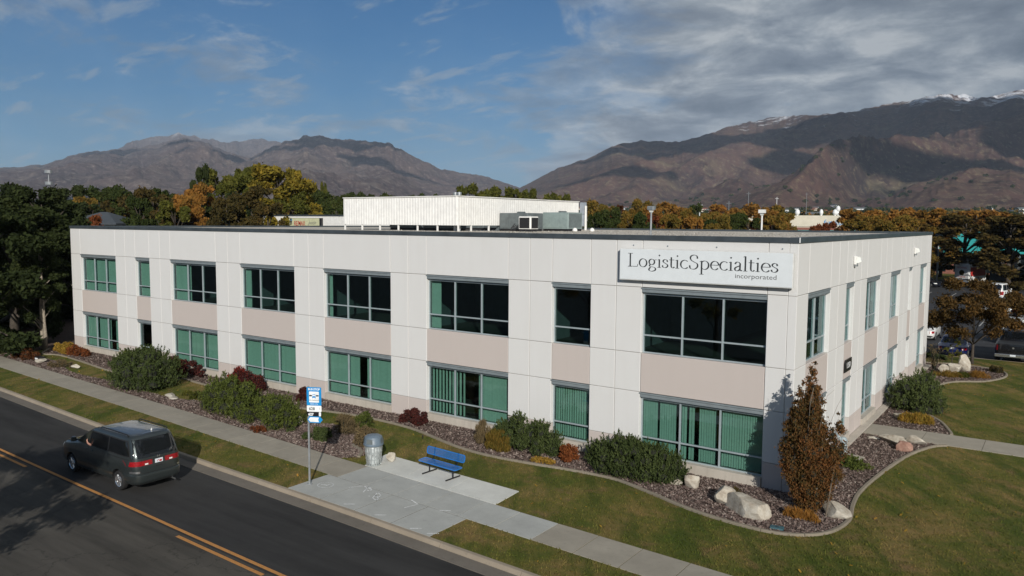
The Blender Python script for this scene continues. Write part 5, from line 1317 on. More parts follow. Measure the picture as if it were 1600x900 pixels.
# ------------------------------------------------------------------ stones
def stone(label, X, Y, sx, sy, sz, seed, rz=0, mat='rock', z=0, facets=13):
    rr = random.Random(seed); bm = bmesh.new(); bmesh.ops.create_icosphere(bm, subdivisions=4, radius=1)
    P = [Vector((rr.gauss(0, 1), rr.gauss(0, 1), rr.gauss(0, .8))).normalized() for _ in range(facets)]
    D = [rr.uniform(.42, .80) for _ in P]
    for v in bm.verts:
        c = v.co.copy()
        for p_, d_ in zip(P, D):
            e_ = c.dot(p_)
            if e_ > d_: c -= p_ * (e_ - d_) * .93
        a = float(fbm(np.array([c.x * 2 + seed]), np.array([c.y * 2 + c.z * 1.7]), 4, seed)[0]); c *= .93 + .16 * a
        v.co = Vector((c.x * sx * 1.3, c.y * sy * 1.3, c.z * sz * 1.02))
    lo = min(v.co.z for v in bm.verts)
    for v in bm.verts: v.co.z -= lo * .72
    me = bpy.data.meshes.new('boulder'); bm.to_mesh(me); bm.free(); me.materials.append(MATS[mat])
    me.polygons.foreach_set('use_smooth', [True] * len(me.polygons)); me.set_sharp_from_angle(angle=math.radians(18))
    return tag(put('boulder', me, None, (X, Y, z), rz), label, 'rock')
stone('largest pale boulder in the corner bed, in front of the narrow tree', -.55, -2.8, .76, .50, .42, 1, -.25)
stone('two toned pale boulder just left of the largest one', -1.55, -2.35, .38, .30, .40, 2, .4)
stone('small pointed pale stone under the corner window, right of the pair', -3.08, -1.5, .32, .2, .33, 3, .1)
stone('smallest pale stone peeping from behind the dense pine shrub', -3.62, -1.48, .22, .18, .22, 4, .9)
stone('smooth flat pale boulder at the foot of the stake', 1.8, -1.25, .46, .32, .26, 5, -.2, facets=5)
stone('long pale boulder beside the side path, near its left edge', 1.85, 9.15, .62, .26, .30, 6, -.5)
stone('flat whitish stone right beside the side path', 2.55, 9.85, .42, .24, .2, 7, .1)
stone('small reddish stone in front of the long pale boulder', 2.35, 8.35, .34, .25, .25, 8, .3, 'rock_pink')
stone('flat grey slab stone by the wall near the side path', .85, 9.6, .30, .2, .08, 9, .1)
stone('small pale stone beside the golden mound', 1.15, 14.3, .24, .2, .25, 10)
stone('rounded white stone at the left of the rock trio in the far bed', 1.35, 29.0, .34, .3, .36, 11)
stone('rounded pinkish stone in the middle of the rock trio in the far bed', 1.95, 29.4, .42, .36, .42, 12, .5)
stone('tall angular pale rock at the right of the trio in the far bed', 2.35, 31.0, .52, .42, .62, 13, .7)
stone('white stone between juniper and bus stop pole', -21.55, -4.25, .34, .22, .34, 14, -.3)
stone('grey flat rock near the left footpath', -48.2, -4.2, .5, .3, .2, 15)
stone('small white stone on the grass edge near the left footpath', -44.3, -3.75, .35, .22, .16, 16)
stone('flat stone between the big pine shrub and the lawn', -31.9, -4.6, .55, .2, .13, 17, -.3)
stone('low stone at the corner of the pavement bed by the big pine shrub', -31.0, -4.9, .4, .22, .1, 18)
stone('brown stone behind the litter bin', -14.05, -5.75, .22, .2, .2, 19, .2)

# ------------------------------------------------------------------ bench
def bench():
    W_, D_ = 2.0, .42
    t = tag(empty('park_bench', (-11.23, -5.98, .026), math.radians(-4)), 'blue perforated metal bench with black frame on the concrete pad', 'bench')
    def rounded(x0, x1, y0, y1, r, n=5):
        P = []
        for cx_, cy_, a0 in ((x1 - r, y0 + r, -90), (x1 - r, y1 - r, 0), (x0 + r, y1 - r, 90), (x0 + r, y0 + r, 180)):
            for i in range(n + 1): a = math.radians(a0 + 90 * i / n); P.append((cx_ + r * math.cos(a), cy_ + r * math.sin(a)))
        return P
    def mesh_slab(x0, x1, y0, y1, M, solid=False):
        b = MB(); out = rounded(x0, x1, y0, y1, .09); inn = rounded(x0 + .03, x1 - .03, y0 + .03, y1 - .03, .07); n = len(out)
        vs = [(x, y, -.012) for x, y in out] + [(x, y, .012) for x, y in out] + [(x, y, -.012) for x, y in inn] + [(x, y, .012) for x, y in inn]
        fs = []
        for i in range(n):
            j = (i + 1) % n; fs += [(i, j, n + j, n + i), (n + i, n + j, 3 * n + j, 3 * n + i), (2 * n + j, 2 * n + i, 3 * n + i, 3 * n + j), (j, i, 2 * n + i, 2 * n + j)]
        b.add(vs, fs, M)
        # expanded metal diamonds
        p = .062; w = .011 if not solid else .017
        X0, X1, Y0, Y1 = x0 + .025, x1 - .025, y0 + .025, y1 - .025
        for s in (1, -1):
            k = -60
            while k < 120:
                # line y = s*0.62*(x - c)
                c = X0 + k * p; pts = []
                xa = X0; xb = X1; sl = s * .62
                ya = sl * (xa - c); yb = sl * (xb - c)
                # clip to y range
                def xy_at_y(y): return c + y / sl
                xs_ = sorted([xy_at_y(Y0), xy_at_y(Y1)]); xa2 = max(X0, xs_[0]); xb2 = min(X1, xs_[1])
                if xb2 - xa2 > .03:
                    A_ = Vector((xa2, sl * (xa2 - c), 0)); B_ = Vector((xb2, sl * (xb2 - c), 0)); d = (B_ - A_).normalized(); nn = Vector((-d.y, d.x, 0)) * w / 2
                    z_ = .004 * s
                    b.add([A_ - nn + Vector((0, 0, z_)), B_ - nn + Vector((0, 0, z_)), B_ + nn + Vector((0, 0, z_)), A_ + nn + Vector((0, 0, z_))], [(0, 1, 2, 3)], M)
                k += 1
        return b
    M = Matrix.Translation((0, -.03, .46)) @ Matrix.Rotation(math.radians(3), 4, 'X')
    mesh_slab(-W_ / 2, W_ / 2, -D_ / 2, D_ / 2, M, True).build('seat', 'blue_paint', t)
    b = MB(); b.tube([(-W_ / 2 + .05, -D_ / 2 - .02, .44), (W_ / 2 - .05, -D_ / 2 - .02, .44)], .018, 6); b.build('seat_edge', 'blue_paint', t)
    M = Matrix.Translation((0, .27, .76)) @ Matrix.Rotation(math.radians(78), 4, 'X')
    mesh_slab(-W_ / 2, W_ / 2, -.15, .15, M).build('backrest', 'blue_paint', t)
    for sx in (-.62, .62):
        b = MB(); b.tube([(sx, -.36, .025), (sx, .40, .025)], .028, 7); b.build('foot', 'black_paint', t)
        b = MB(); b.tube([(sx, .02, .03), (sx, .02, .41)], .03, 7); b.tube([(sx, -.2, .425), (sx, .22, .425)], .022, 6); b.build('leg', 'black_paint', t)
        b = MB(); b.tube([(sx, .10, .42), (sx, .25, .52), (sx, .275, .62), (sx, .33, .93)], .026, 7); b.build('back_support', 'black_paint', t)
    b = MB(); b.tube([(-.62, .02, .30), (0, .0, .40), (.62, .02, .30)], .02, 6); b.build('brace', 'black_paint', t)
bench()

# ------------------------------------------------------------------ litter bin
t = tag(empty('litter_bin', (-14.22, -6.55, .026)), 'silver wire litter bin with a grey domed lid and bag inside', 'bin')
b = MB()
for k in range(18):
    a = k * math.tau / 18; M = Matrix.Rotation(a, 4, 'Z')
    b.add([(.27, -.022, .03), (.27, .022, .03), (.345, .026, .80), (.345, -.026, .80), (.278, -.022, .03), (.278, .022, .03), (.353, .026, .80), (.353, -.026, .80)], [(0, 1, 2, 3), (7, 6, 5, 4), (0, 3, 7, 4), (1, 5, 6, 2)], M)
b.build('wire_basket', 'can_metal', t)
for z, r1 in ((.03, .285), (.28, .31), (.55, .335), (.80, .36)):
    b = MB(); b.lathe([(r1 - .012, z - .015), (r1, z - .015), (r1, z + .015), (r1 - .012, z + .015)], 24, None, False); b.build('hoop', 'can_metal', t)
b = MB(); rb = random.Random(4); prof = [(.20, .02)]
for k in range(1, 12): prof.append((.245 + .006 * k + rb.uniform(-.02, .02), .02 + k * .07))
b.lathe(prof, 20); me = b.mesh('bag', 'trash_bag', True)
for v in me.vertices: a = math.atan2(v.co.y, v.co.x); f = 1 + .06 * math.sin(a * 5 + v.co.z * 9); v.co.x *= f; v.co.y *= f
put('bag', me, t)
b = MB(); b.lathe([(.375, .80), (.395, .82), (.395, .87), (.375, .89), (.35, 1.10), (.34, 1.14), (.26, 1.19), (.12, 1.215), (.01, 1.22)], 28); b.build('domed_lid', 'grey_plastic', t, smooth=True, sharp=40)
for a in (0, math.pi / 2, math.pi, -math.pi / 2):
    M = Matrix.Rotation(a - 1.2, 4, 'Z'); b = MB()
    b.add([(.376, -.13, .91), (.376, .13, .91), (.36, .115, 1.09), (.36, -.115, 1.09)], [(0, 1, 2, 3)], M); b.build('flap', 'unit_grey', t)

# ------------------------------------------------------------------ bus stop
t = tag(empty('bus_stop_sign', (-14.44, -9.55, .018), math.radians(28)), 'blue and white bus stop sign on a thin galvanized pole', 'sign')
b = MB(); b.box(-.03, .03, -.022, .022, 0, 3.62); b.build('pole', 'galvanized', t)
b = MB(); b.box(-.09, .09, -.07, .07, 0, .02); b.build('base_plate', 'galvanized', t)
def plate(nm, x0, x1, z0, z1, y, mat, r=.03, th=.006, parent=None):
    P = []
    for cx_, cz_, a0 in ((x1 - r, z0 + r, -90), (x1 - r, z1 - r, 0), (x0 + r, z1 - r, 90), (x0 + r, z0 + r, 180)):
        for i in range(4): a = math.radians(a0 + 30 * i); P.append((cx_ + r * math.cos(a), cz_ + r * math.sin(a)))
    M = Matrix(((1, 0, 0, 0), (0, 0, -1, y), (0, 1, 0, 0), (0, 0, 0, 1)))
    b = MB(); b.prism(P, 0, th, M); return b.build(nm, mat, parent or t)
X0, X1 = -.05, .50
p1_ = plate('sign_panel', X0, X1, 2.93, 3.60, -.026, 'sign_blue')
plate('white_inset', X0 + .09, X1 - .09, 3.04, 3.44, -.0325, 'sign_white', .02, .002, p1_)
def txt(s, size, x, z, y, mat, parent, nm='lettering', sh=0, bold=.0, align='CENTER'):
    o = put(nm, text_mesh(s, size, mat, nm, sh, .0012, align, bold), parent, (x, y, z)); o.rotation_euler = (math.pi / 2, 0, 0); return o
txt('BUS STOP', .10, (X0 + X1) / 2, 3.49, -.034, 'sign_white', p1_, bold=.003)
txt('RIDE UTA', .065, (X0 + X1) / 2, 2.96, -.034, 'sign_white', p1_)
txt('NO PARKING', .062, (X0 + X1) / 2, 3.10, -.0365, 'letter_dark', p1_)
for a, c in ((X0 + .10, X0 + .20), (X1 - .20, X1 - .10)): plate('stripe', a, c, 3.265, 3.315, -.0347, 'black_paint', .004, .002, p1_)
b = MB(); cxs = (X0 + X1) / 2
for (a, c, z0_, z1_) in ((-.065, .065, 3.215, 3.26), (-.052, .052, 3.26, 3.345), (-.06, -.035, 3.19, 3.215), (.035, .06, 3.19, 3.215)): b.box(cxs + a, cxs + c, -.0365, -.0346, z0_, z1_)
b.build('bus_emblem', 'sign_blue', p1_)
b = MB(); b.box(cxs - .04, cxs + .04, -.0378, -.0366, 3.275, 3.325); b.build('bus_emblem', 'sign_white', p1_)
p2_ = plate('route_panel', X0, X1, 2.70, 2.925, -.026, 'sign_white')
txt('628', .15, X0 + .19, 2.76, -.034, 'letter_dark', p2_, bold=.003); txt('1', .12, X1 - .06, 2.78, -.034, 'letter_dark', p2_)
p3_ = plate('route_panel', X0, X1, 2.53, 2.695, -.026, 'black_paint')
txt('627', .13, X0 + .15, 2.56, -.034, 'sign_white', p3_, bold=.006)
plate('white_band', X1 - .10, X1 - .02, 2.54, 2.69, -.0325, 'sign_white', .02, .002, p3_)
b = MB(); b.prism([(-.04, 0), (.04, .12), (.44, .12), (.54, 0), (.44, -.12), (.04, -.12)], 0, .006, Matrix(((1, 0, 0, 0), (0, 0, -1, -.026), (0, 1, 0, 2.41), (0, 0, 0, 1)))); p4_ = b.build('arrow_panel', 'sign_blue', t)
b = MB(); b.prism([(.0, 0), (.07, .085), (.40, .085), (.37, 0), (.40, -.085), (.07, -.085)], 0, .002, Matrix(((1, 0, 0, 0), (0, 0, -1, -.0325), (0, 1, 0, 2.41), (0, 0, 0, 1)))); b.build('white_arrow', 'sign_white', p4_)
for z in (2.6, 3.4):
    b = MB(); b.box(-.04, .04, -.0255, .0225, z, z + .04); b.build('clamp', 'galvanized', t)

# ------------------------------------------------------------------ small fixtures
b = MB(); b.prism([(.36, 5.55), (1.15, 5.35), (1.25, 6.2), (.36, 6.35)], -.02, .05); tag(b.build('utility_pad', 'concrete_walk'), 'small concrete pad at the foot of the side wall', 'concrete pad')
t = tag(empty('utility_pipe', (.42, 6.05, .05)), 'grey capped utility standpipe on the small concrete pad', 'pipe')
b = MB(); b.lathe([(.16, 0), (.17, .1), (.14, .5), (.17, .53), (.17, .60), (.10, .72), (.02, .74)], 14); b.build('body', 'hydrant_grey', t, smooth=True, sharp=40)
b = MB(); b.tube([(0, 0, .45), (-.2, -.1, .75), (-.36, -.15, .95)], .07, 8); b.build('inlet', 'hydrant_grey', t)
t = tag(empty('valve_box', (.62, -3.52, .01), .2), 'blue green irrigation valve lid at the edge of the corner bed', 'lid')
b = MB(); b.bbox(-.21, .21, -.13, .13, 0, .05, .012); b.build('lid', 'valve_lid', t)
b = MB(); b.box(-.05, .05, -.02, .02, .051, .058); b.build('handle', 'dark_metal', t)
for k, (x, y, h) in enumerate([(-.05 + .35, -.55, .42), (-15.2, -2.6, .12)]):
    b = MB(); b.lathe([(.02, 0), (.02, h), (.03, h + .01), (.03, h + .05)], 8); tag(b.build('sprinkler', 'wood_stake' if k == 0 else 'dark_metal', loc=(x, y, 0)), ['short sprinkler riser between the corner wall and the narrow tree', 'low black sprinkler head on the lawn near the wall bed'][k], 'sprinkler')
t = tag(empty('bed_light', (-48.9, -3.9, .0)), 'black low bed light with a white face near the left footpath', 'lamp')
b = MB(); b.bbox(-.35, .35, -.2, .2, 0, .3, .05); b.build('housing', 'black_paint', t)
b = MB(); b.box(-.2, .2, -.215, -.201, .1, .22); b.build('lens', 'white_paint', t)
# ------------------------------------------------------------------ vehicles: stacked rounded rings
class Body:
    def __init__(s, levels, n=6.0):
        s.L = levels; s.n = n
    def at(s, z):
        L = s.L; zs = [l[0] for l in L]
        return tuple(float(np.interp(z, zs, [l[k] for l in L])) for k in (1, 2, 3))
    def ring(s, z, N=72, pr=None):
        xr, xf, w = pr or s.at(z); cx_, a = (xr + xf) / 2, (xf - xr) / 2; P = []
        for i in range(N):
            t = math.tau * i / N; c, si = math.cos(t), math.sin(t)
            e = 2 / s.n
            P.append((cx_ + a * math.copysign(abs(c) ** e, c), w * math.copysign(abs(si) ** e, si), z))
        return P
    def y(s, x, z):
        xr, xf, w = s.at(z); q = min(.999, abs((x - (xr + xf) / 2) / ((xf - xr) / 2))); return w * (1 - q ** s.n) ** (1 / s.n)
    def xe(s, y, z, front=False):
        xr, xf, w = s.at(z); q = min(.999, abs(y) / w); k = (1 - q ** s.n) ** (1 / s.n); a = (xf - xr) / 2
        return (xr + xf) / 2 + (a * k if front else -a * k)
    def mesh(s, mat, arches, arch_r, depth=.5, zlo=None):
        zs = []
        for i in range(len(s.L) - 1):
            z0, z1 = s.L[i][0], s.L[i + 1][0]; m_ = max(1, int((z1 - z0) / .06))
            zs += [z0 + (z1 - z0) * k / m_ for k in range(m_)]
        zs.append(s.L[-1][0]); N = 72; vs = []; fs = []
        for z in zs: vs += s.ring(z, N)
        for k in range(len(zs) - 1):
            for i in range(N): fs.append((k * N + i, k * N + (i + 1) % N, (k + 1) * N + (i + 1) % N, (k + 1) * N + i))
        fs.append(tuple(range(N - 1, -1, -1))); fs.append(tuple(range((len(zs) - 1) * N, len(zs) * N)))
        me = mesh_from('body', vs, fs, [mat, 'plastic_black'], None, False)
        if not arches: 
            me.polygons.foreach_set('use_smooth', [True] * len(me.polygons)); me.set_sharp_from_angle(angle=math.radians(42)); return me
        ob = bpy.data.objects.new('tmp', me); COL.objects.link(ob)
        w = max(l[3] for l in s.L); b = MB()
        for ax, az in arches:
            for sg in (1, -1):
                M = Matrix.Translation((ax, sg * (w + .3 - depth / 2 - .15), az)) @ Matrix.Rotation(math.pi / 2, 4, 'X')
                b.lathe([(arch_r, -(depth / 2 + .15)), (arch_r, depth / 2 + .15)], 28, M)
        cm = b.mesh('cut', 'plastic_black'); cu = bpy.data.objects.new('cut', cm); COL.objects.link(cu)
        cm.materials.clear(); cm.materials.append(MATS['plastic_black'])
        md = ob.modifiers.new('b', 'BOOLEAN'); md.operation = 'DIFFERENCE'; md.object = cu; md.solver = 'EXACT'
        try: md.material_mode = 'TRANSFER'
        except Exception: pass
        bpy.context.view_layer.update()
        m2 = bpy.data.meshes.new_from_object(ob.evaluated_get(bpy.context.evaluated_depsgraph_get()))
        bpy.data.objects.remove(ob); bpy.data.objects.remove(cu)
        m2.name = 'body'; m2.polygons.foreach_set('use_smooth', [True] * len(m2.polygons)); m2.set_sharp_from_angle(angle=math.radians(38))
        return m2
    def side_patch(s, sg, xa0, xa1, xb0, xb1, z0, z1, o=.006, nx=10, nz=6):
        """quad on a flank: bottom edge xa0..xa1 at z0, top edge xb0..xb1 at z1"""
        b = MB(); vs = []
        for j in range(nz + 1):
            f = j / nz; z = z0 + (z1 - z0) * f; l, r_ = xa0 + (xb0 - xa0) * f, xa1 + (xb1 - xa1) * f
            for i in range(nx + 1):
                x = l + (r_ - l) * i / nx; vs.append((x, sg * (s.y(x, z) + o), z + o * .4))
        fs = [(j * (nx + 1) + i, j * (nx + 1) + i + 1, (j + 1) * (nx + 1) + i + 1, (j + 1) * (nx + 1) + i) for j in range(nz) for i in range(nx)]
        if sg > 0: fs = [f[::-1] for f in fs]
        return b.add(vs, fs)
    def end_patch(s, front, y0, y1, y2, y3, z0, z1, o=.006, nx=12, nz=6):
        b = MB(); vs = []
        for j in range(nz + 1):
            f = j / nz; z = z0 + (z1 - z0) * f; l, r_ = y0 + (y2 - y0) * f, y1 + (y3 - y1) * f
            for i in range(nx + 1):
                y = l + (r_ - l) * i / nx; vs.append((s.xe(y, z, front) + (o if front else -o), y, z + o * .5))
        fs = [(j * (nx + 1) + i, j * (nx + 1) + i + 1, (j + 1) * (nx + 1) + i + 1, (j + 1) * (nx + 1) + i) for j in range(nz) for i in range(nx)]
        return b.add(vs, fs)
def wheel(t, x, y, r, w, sg, spokes=6):
    M = Matrix.Rotation(-sg * math.pi / 2, 4, 'X')
    b = MB(); b.lathe([(r * .62, -w / 2), (r * .9, -w / 2), (r * .98, -w / 2 + .03), (r, -w / 4), (r, w / 4), (r * .98, w / 2 - .03), (r * .9, w / 2), (r * .62, w / 2 - .01)], 30, M, False)
    wh = b.build('wheel', 'tyre', t, (x, y, r), smooth=True, sharp=50)
    b = MB(); b.lathe([(r * .56, w / 2 - .09), (r * .57, w / 2 - .02), (r * .62, w / 2 - .005), (r * .64, w / 2 - .012)], 26, M, False)
    b.lathe([(.001, w / 2 - .06), (r * .56, w / 2 - .09)], 26, M, False)
    for k in range(spokes):
        a = math.tau * k / spokes; MM = M @ Matrix.Rotation(a, 4, 'Z')
        b.add([(.03, -r * .09, w / 2 - .055), (r * .58, -r * .06, w / 2 - .03), (r * .58, r * .06, w / 2 - .03), (.03, r * .09, w / 2 - .055),
               (.03, -r * .06, w / 2 - .02), (r * .58, -r * .04, w / 2 - .012), (r * .58, r * .04, w / 2 - .012), (.03, r * .06, w / 2 - .02)], [(4, 5, 6, 7), (0, 1, 5, 4), (3, 7, 6, 2)], MM)
    b.lathe([(.055, w / 2 - .05), (.055, w / 2 - .015), (.03, w / 2 - .008)], 12, M)
    b.build('rim', 'chrome', wh)
    return wh

VS = 1.0
van = tag(empty('minivan', (-21.45, -12.85, ROADZ + .006), math.pi), 'dark green grey minivan driving away on the road', 'van')
vb = Body([(.27, -2.62, 2.66, .86), (.33, -2.74, 2.76, .93), (.42, -2.80, 2.80, .965), (.60, -2.81, 2.80, .985), (.665, -2.80, 2.80, .99), (.69, -2.745, 2.78, .988), (.95, -2.735, 2.70, 1.0), (1.08, -2.72, 2.58, .99),
           (1.17, -2.71, 2.36, .975), (1.25, -2.70, 1.95, .96), (1.30, -2.69, 1.62, .95), (1.38, -2.66, 1.42, .935), (1.60, -2.55, 1.02, .895), (1.84, -2.41, .55, .845), (1.92, -2.34, .34, .815),
           (1.965, -2.26, .12, .77), (1.99, -2.12, -.12, .68), (2.005, -1.9, -.4, .5)], 7.5)
put('body', vb.mesh('van_paint', [(1.72, .36), (-1.72, .36)], .43), van)
# roof skin with a mottled sky reflection painted into its colour
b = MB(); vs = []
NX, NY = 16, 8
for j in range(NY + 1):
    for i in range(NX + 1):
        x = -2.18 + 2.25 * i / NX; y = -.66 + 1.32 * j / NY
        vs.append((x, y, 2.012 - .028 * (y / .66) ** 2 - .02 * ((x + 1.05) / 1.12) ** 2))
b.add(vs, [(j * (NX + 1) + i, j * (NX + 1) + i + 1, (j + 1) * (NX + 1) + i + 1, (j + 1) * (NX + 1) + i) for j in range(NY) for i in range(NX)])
b.build('roof_skin', 'van_roof_reflection', van, smooth=True)
for sg in (1, -1):
    # dark band of the glasshouse, then the single panes a little proud of it
    vb.side_patch(sg, -2.46, 1.36, -2.20, .60, 1.30, 1.86, .004, 30, 8).build('window_surround', 'plastic_black', van, smooth=True)
    if sg < 0: vb.side_patch(sg, .40, 1.22, .34, .66, 1.33, 1.82, .011).build('side_window', 'car_glass', van, smooth=True)
    else: vb.side_patch(sg, .40, 1.22, .34, .66, 1.33, 1.82, .011).build('dark_interior_patch', 'core_dark', van, smooth=True)  # near-black sheet standing in for the shaded cabin; no real opening
    vb.side_patch(sg, -.98, .33, -.98, .27, 1.33, 1.82, .011).build('side_window', 'car_glass', van, smooth=True)
    vb.side_patch(sg, -2.40, -1.05, -2.17, -1.05, 1.33, 1.82, .011).build('side_window', 'car_glass', van, smooth=True)
    for x in (1.30, .37, -1.03): vb.side_patch(sg, x - .008, x + .008, x - .008, x + .008, .45, 1.33, .003).build('door_seam', 'plastic_black', van)
    vb.side_patch(sg, -2.5, -1.03, -2.5, -1.03, 1.20, 1.235, .004).build('door_rail', 'plastic_black', van)
    vb.side_patch(sg, -1.25, 1.25, -1.25, 1.25, .62, .70, .016).build('side_moulding', 'van_paint', van)
    for x in (.10, .55):
        b = MB(); yy = sg * (vb.y(x, 1.15) + .022); b.box(x - .09, x + .09, yy - .014, yy + .014, 1.135, 1.165); b.build('door_handle', 'van_paint', van)
    b = MB(); yy = sg * 1.07; b.bbox(1.20, 1.34, min(yy - sg * .09, yy + sg * .09), max(yy - sg * .09, yy + sg * .09), 1.33, 1.50, .03); b.box(1.24, 1.29, min(sg * .92, sg * .99), max(sg * .92, sg * .99), 1.34, 1.39)
    b.build('wing_mirror', 'van_paint', van)
    b = MB(); b.tube([(-2.1, sg * .73, 1.985), (-2.0, sg * .73, 2.03), (-.25, sg * .73, 2.04), (-.12, sg * .73, 1.99)], .022, 6); b.build('roof_rail', 'plastic_black', van)
    # tail lamps wrap round the corner
    e = .012
    vb.end_patch(False, *( (.24, .965, .24, .965) if sg > 0 else (-.965, -.24, -.965, -.24)), .985, 1.155, e).build('tail_light', 'tail_red', van, smooth=True)
    vb.side_patch(sg, -2.71, -2.40, -2.71, -2.46, .985, 1.15, e).build('tail_light', 'tail_red', van, smooth=True)
    vb.end_patch(False, *((.70, .93, .70, .93) if sg > 0 else (-.93, -.70, -.93, -.70)), .73, .80, .02).build('bumper_reflector', 'chrome', van, smooth=True)
    vb.end_patch(False, *((.40, .52, .40, .52) if sg > 0 else (-.52, -.40, -.52, -.40)), 1.0, 1.05, e + .006).build('reversing_light', 'lamp_lens', van)
    vb.end_patch(True, *((.5, .93, .55, .93) if sg > 0 else (-.93, -.5, -.93, -.55)), .9, 1.06, .01).build('headlight', 'lamp_lens', van)
    for x in (1.72, -1.72): wheel(van, x, sg * .865, .355, .22, sg)
vb.end_patch(False, -.86, .86, -.75, .75, 1.25, 1.87, .012).build('rear_window', 'car_glass', van, smooth=True)
vb.end_patch(True, -.80, .80, -.66, .66, 1.34, 1.86, .008).build('windscreen', 'car_glass', van, smooth=True)
vb.end_patch(False, -.74, .74, -.60, .60, 1.86, 1.90, .03).build('spoiler', 'van_paint', van, smooth=True)
vb.end_patch(False, -.90, .90, -.90, .90, .70, .715, .006).build('tailgate_seam', 'plastic_black', van)
for y in (-.91, .91): vb.end_patch(False, y - .008, y + .008, y * .97 - .008, y * .97 + .008, .715, 1.30, .008, 1).build('tailgate_seam', 'plastic_black', van)
b = MB(); xx = vb.xe(0, 1.06) - .012; b.box(xx - .012, xx + .006, -.17, .17, .99, 1.16); b.build('plate_frame', 'plastic_black', van)
b = MB(); b.box(xx - .016, xx - .0125, -.15, .15, 1.0, 1.145); pl_ = b.build('number_plate', 'plate_white', van)
b = MB()
for k in range(7):
    a0, a1 = math.pi * k / 7, math.pi * (k + 1) / 7
    b.add([(xx - .018, .02 + .05 * math.cos(a0), 1.03 + .07 * math.sin(a0)), (xx - .018, .02 + .05 * math.cos(a1), 1.03 + .07 * math.sin(a1)), (xx - .018, .02 + .03 * math.cos(a1), 1.03 + .045 * math.sin(a1)), (xx - .018, .02 + .03 * math.cos(a0), 1.03 + .045 * math.sin(a0))], [(0, 1, 2, 3)])
b.box(xx - .019, xx - .0165, -.11, -.03, 1.02, 1.09); b.build('plate_print', 'red_print', pl_)
b = MB(); x2 = vb.xe(0, 1.22) - .012
b.box(x2 - .01, x2, -.05, -.032, 1.19, 1.27); b.box(x2 - .01, x2, .032, .05, 1.19, 1.27); b.box(x2 - .009, x2, -.032, .032, 1.222, 1.238); b.build('emblem', 'chrome', van)
b = MB(); b.box(vb.xe(0, .88) - .01, vb.xe(0, .88) + .0, -.12, .12, .875, .905); b.build('tailgate_handle', 'plastic_black', van)
b = MB(); b.tube([(x2 - .02, .0, 1.33), (x2 + .08, .45, 1.37)], .012, 5); b.build('wiper', 'plastic_black', van)
b = MB(); b.tube([(-1.95, -.2, 2.0), (-1.97, -.2, 2.08)], [.03, .015], 6); b.build('aerial', 'white_paint', van)
for sg in (1, -1): b = MB(); b.tube([(-2.70, sg * .55, .26), (-2.84, sg * .55, .25)], .03, 8) if sg < 0 else None
b = MB(); b.tube([(-2.6, -.55, .26), (-2.83, -.55, .25)], .03, 8); b.build('exhaust', 'chrome', van)

# driver: a seated figure grown from a joint skeleton, left arm resting on the open window
def person():
    J = [(0, 0, 0), (0, 0, .22), (0, 0, .46), (0, 0, .56), (.02, 0, .68), (.03, 0, .82),
         (.0, .20, .46), (.08, .50, .34), (.16, .60, .44), (.18, .61, .52),
         (.0, -.20, .46), (.12, -.26, .22), (.38, -.16, .30), (.46, -.14, .31),
         (.02, .10, -.02), (.45, .14, .04), (.55, .14, -.36), (.70, .14, -.40), (.02, -.10, -.02), (.45, -.14, .04), (.60, -.14, -.36), (.75, -.14, -.40)]
    R_ = [.15, .14, .15, .06, .09, .075, .075, .05, .036, .03, .075, .05, .036, .03, .10, .07, .05, .04, .10, .07, .05, .04]
    E_ = [(0, 1), (1, 2), (2, 3), (3, 4), (4, 5), (2, 6), (6, 7), (7, 8), (8, 9), (2, 10), (10, 11), (11, 12), (12, 13), (0, 14), (14, 15), (15, 16), (16, 17), (0, 18), (18, 19), (19, 20), (20, 21)]
    for k in range(5):   # fingers of the hand on the door
        J += [(.17 + .016 * k, .61, .55), (.165 + .022 * k, .60 - .01 * k, .60 - .012 * abs(k - 2))]; R_ += [.010, .008]
        E_ += [(9, len(J) - 2), (len(J) - 2, len(J) - 1)]
    me = bpy.data.meshes.new('person'); me.from_pydata(J, E_, []); ob = bpy.data.objects.new('tmp', me); COL.objects.link(ob)
    md = ob.modifiers.new('s', 'SKIN'); sv = me.skin_vertices[0].data
    for i, r0 in enumerate(R_): sv[i].radius = (r0, r0)
    sv[0].use_root = True; ob.modifiers.new('u', 'SUBSURF').levels = 2
    bpy.context.view_layer.update()
    m2 = bpy.data.meshes.new_from_object(ob.evaluated_get(bpy.context.evaluated_depsgraph_get())); bpy.data.objects.remove(ob)
    m2.materials.clear(); m2.materials.append(MATS['shirt']); m2.materials.append(MATS['skin'])
    for p_ in m2.polygons:
        c = p_.center; p_.material_index = 1 if c.z > .52 or (c.y > .52) else 0; p_.use_smooth = True
    o = put('person', m2, None, (-21.45 - .14, -12.85 - .42, ROADZ + .96), math.pi)
    return tag(o, 'driver of the minivan resting a bare arm on the open window', 'person')
person()

# ---- other cars
def sedan_levels(L, W_, H, kind):
    a = L / 2
    if kind == 'sedan':
        return [(.22, -a + .12, a - .12, W_ * .90), (.38, -a, a, W_ * .98), (.6, -a, a - .02, W_), (.82, -a + .06, a - .25, W_ * .98), (.9, -a + .3, a - .9, W_ * .95), (.97, -a + .75, a - 1.45, W_ * .88), (H - .12, -a + 1.35, a - 2.1, W_ * .74), (H - .02, -a + 1.6, a - 2.35, W_ * .64), (H, -a + 1.9, a - 2.6, W_ * .4)]
    return [(.28, -a + .1, a - .1, W_ * .92), (.45, -a, a, W_ * .98), (.75, -a, a - .03, W_), (.98, -a + .03, a - .2, W_ * .99), (1.08, -a + .05, a - .95, W_ * .97), (1.16, -a + .08, a - 1.35, W_ * .93), (H - .14, -a + .32, a - 1.95, W_ * .83), (H - .03, -a + .48, a - 2.2, W_ * .74), (H, -a + .8, a - 2.6, W_ * .5)]
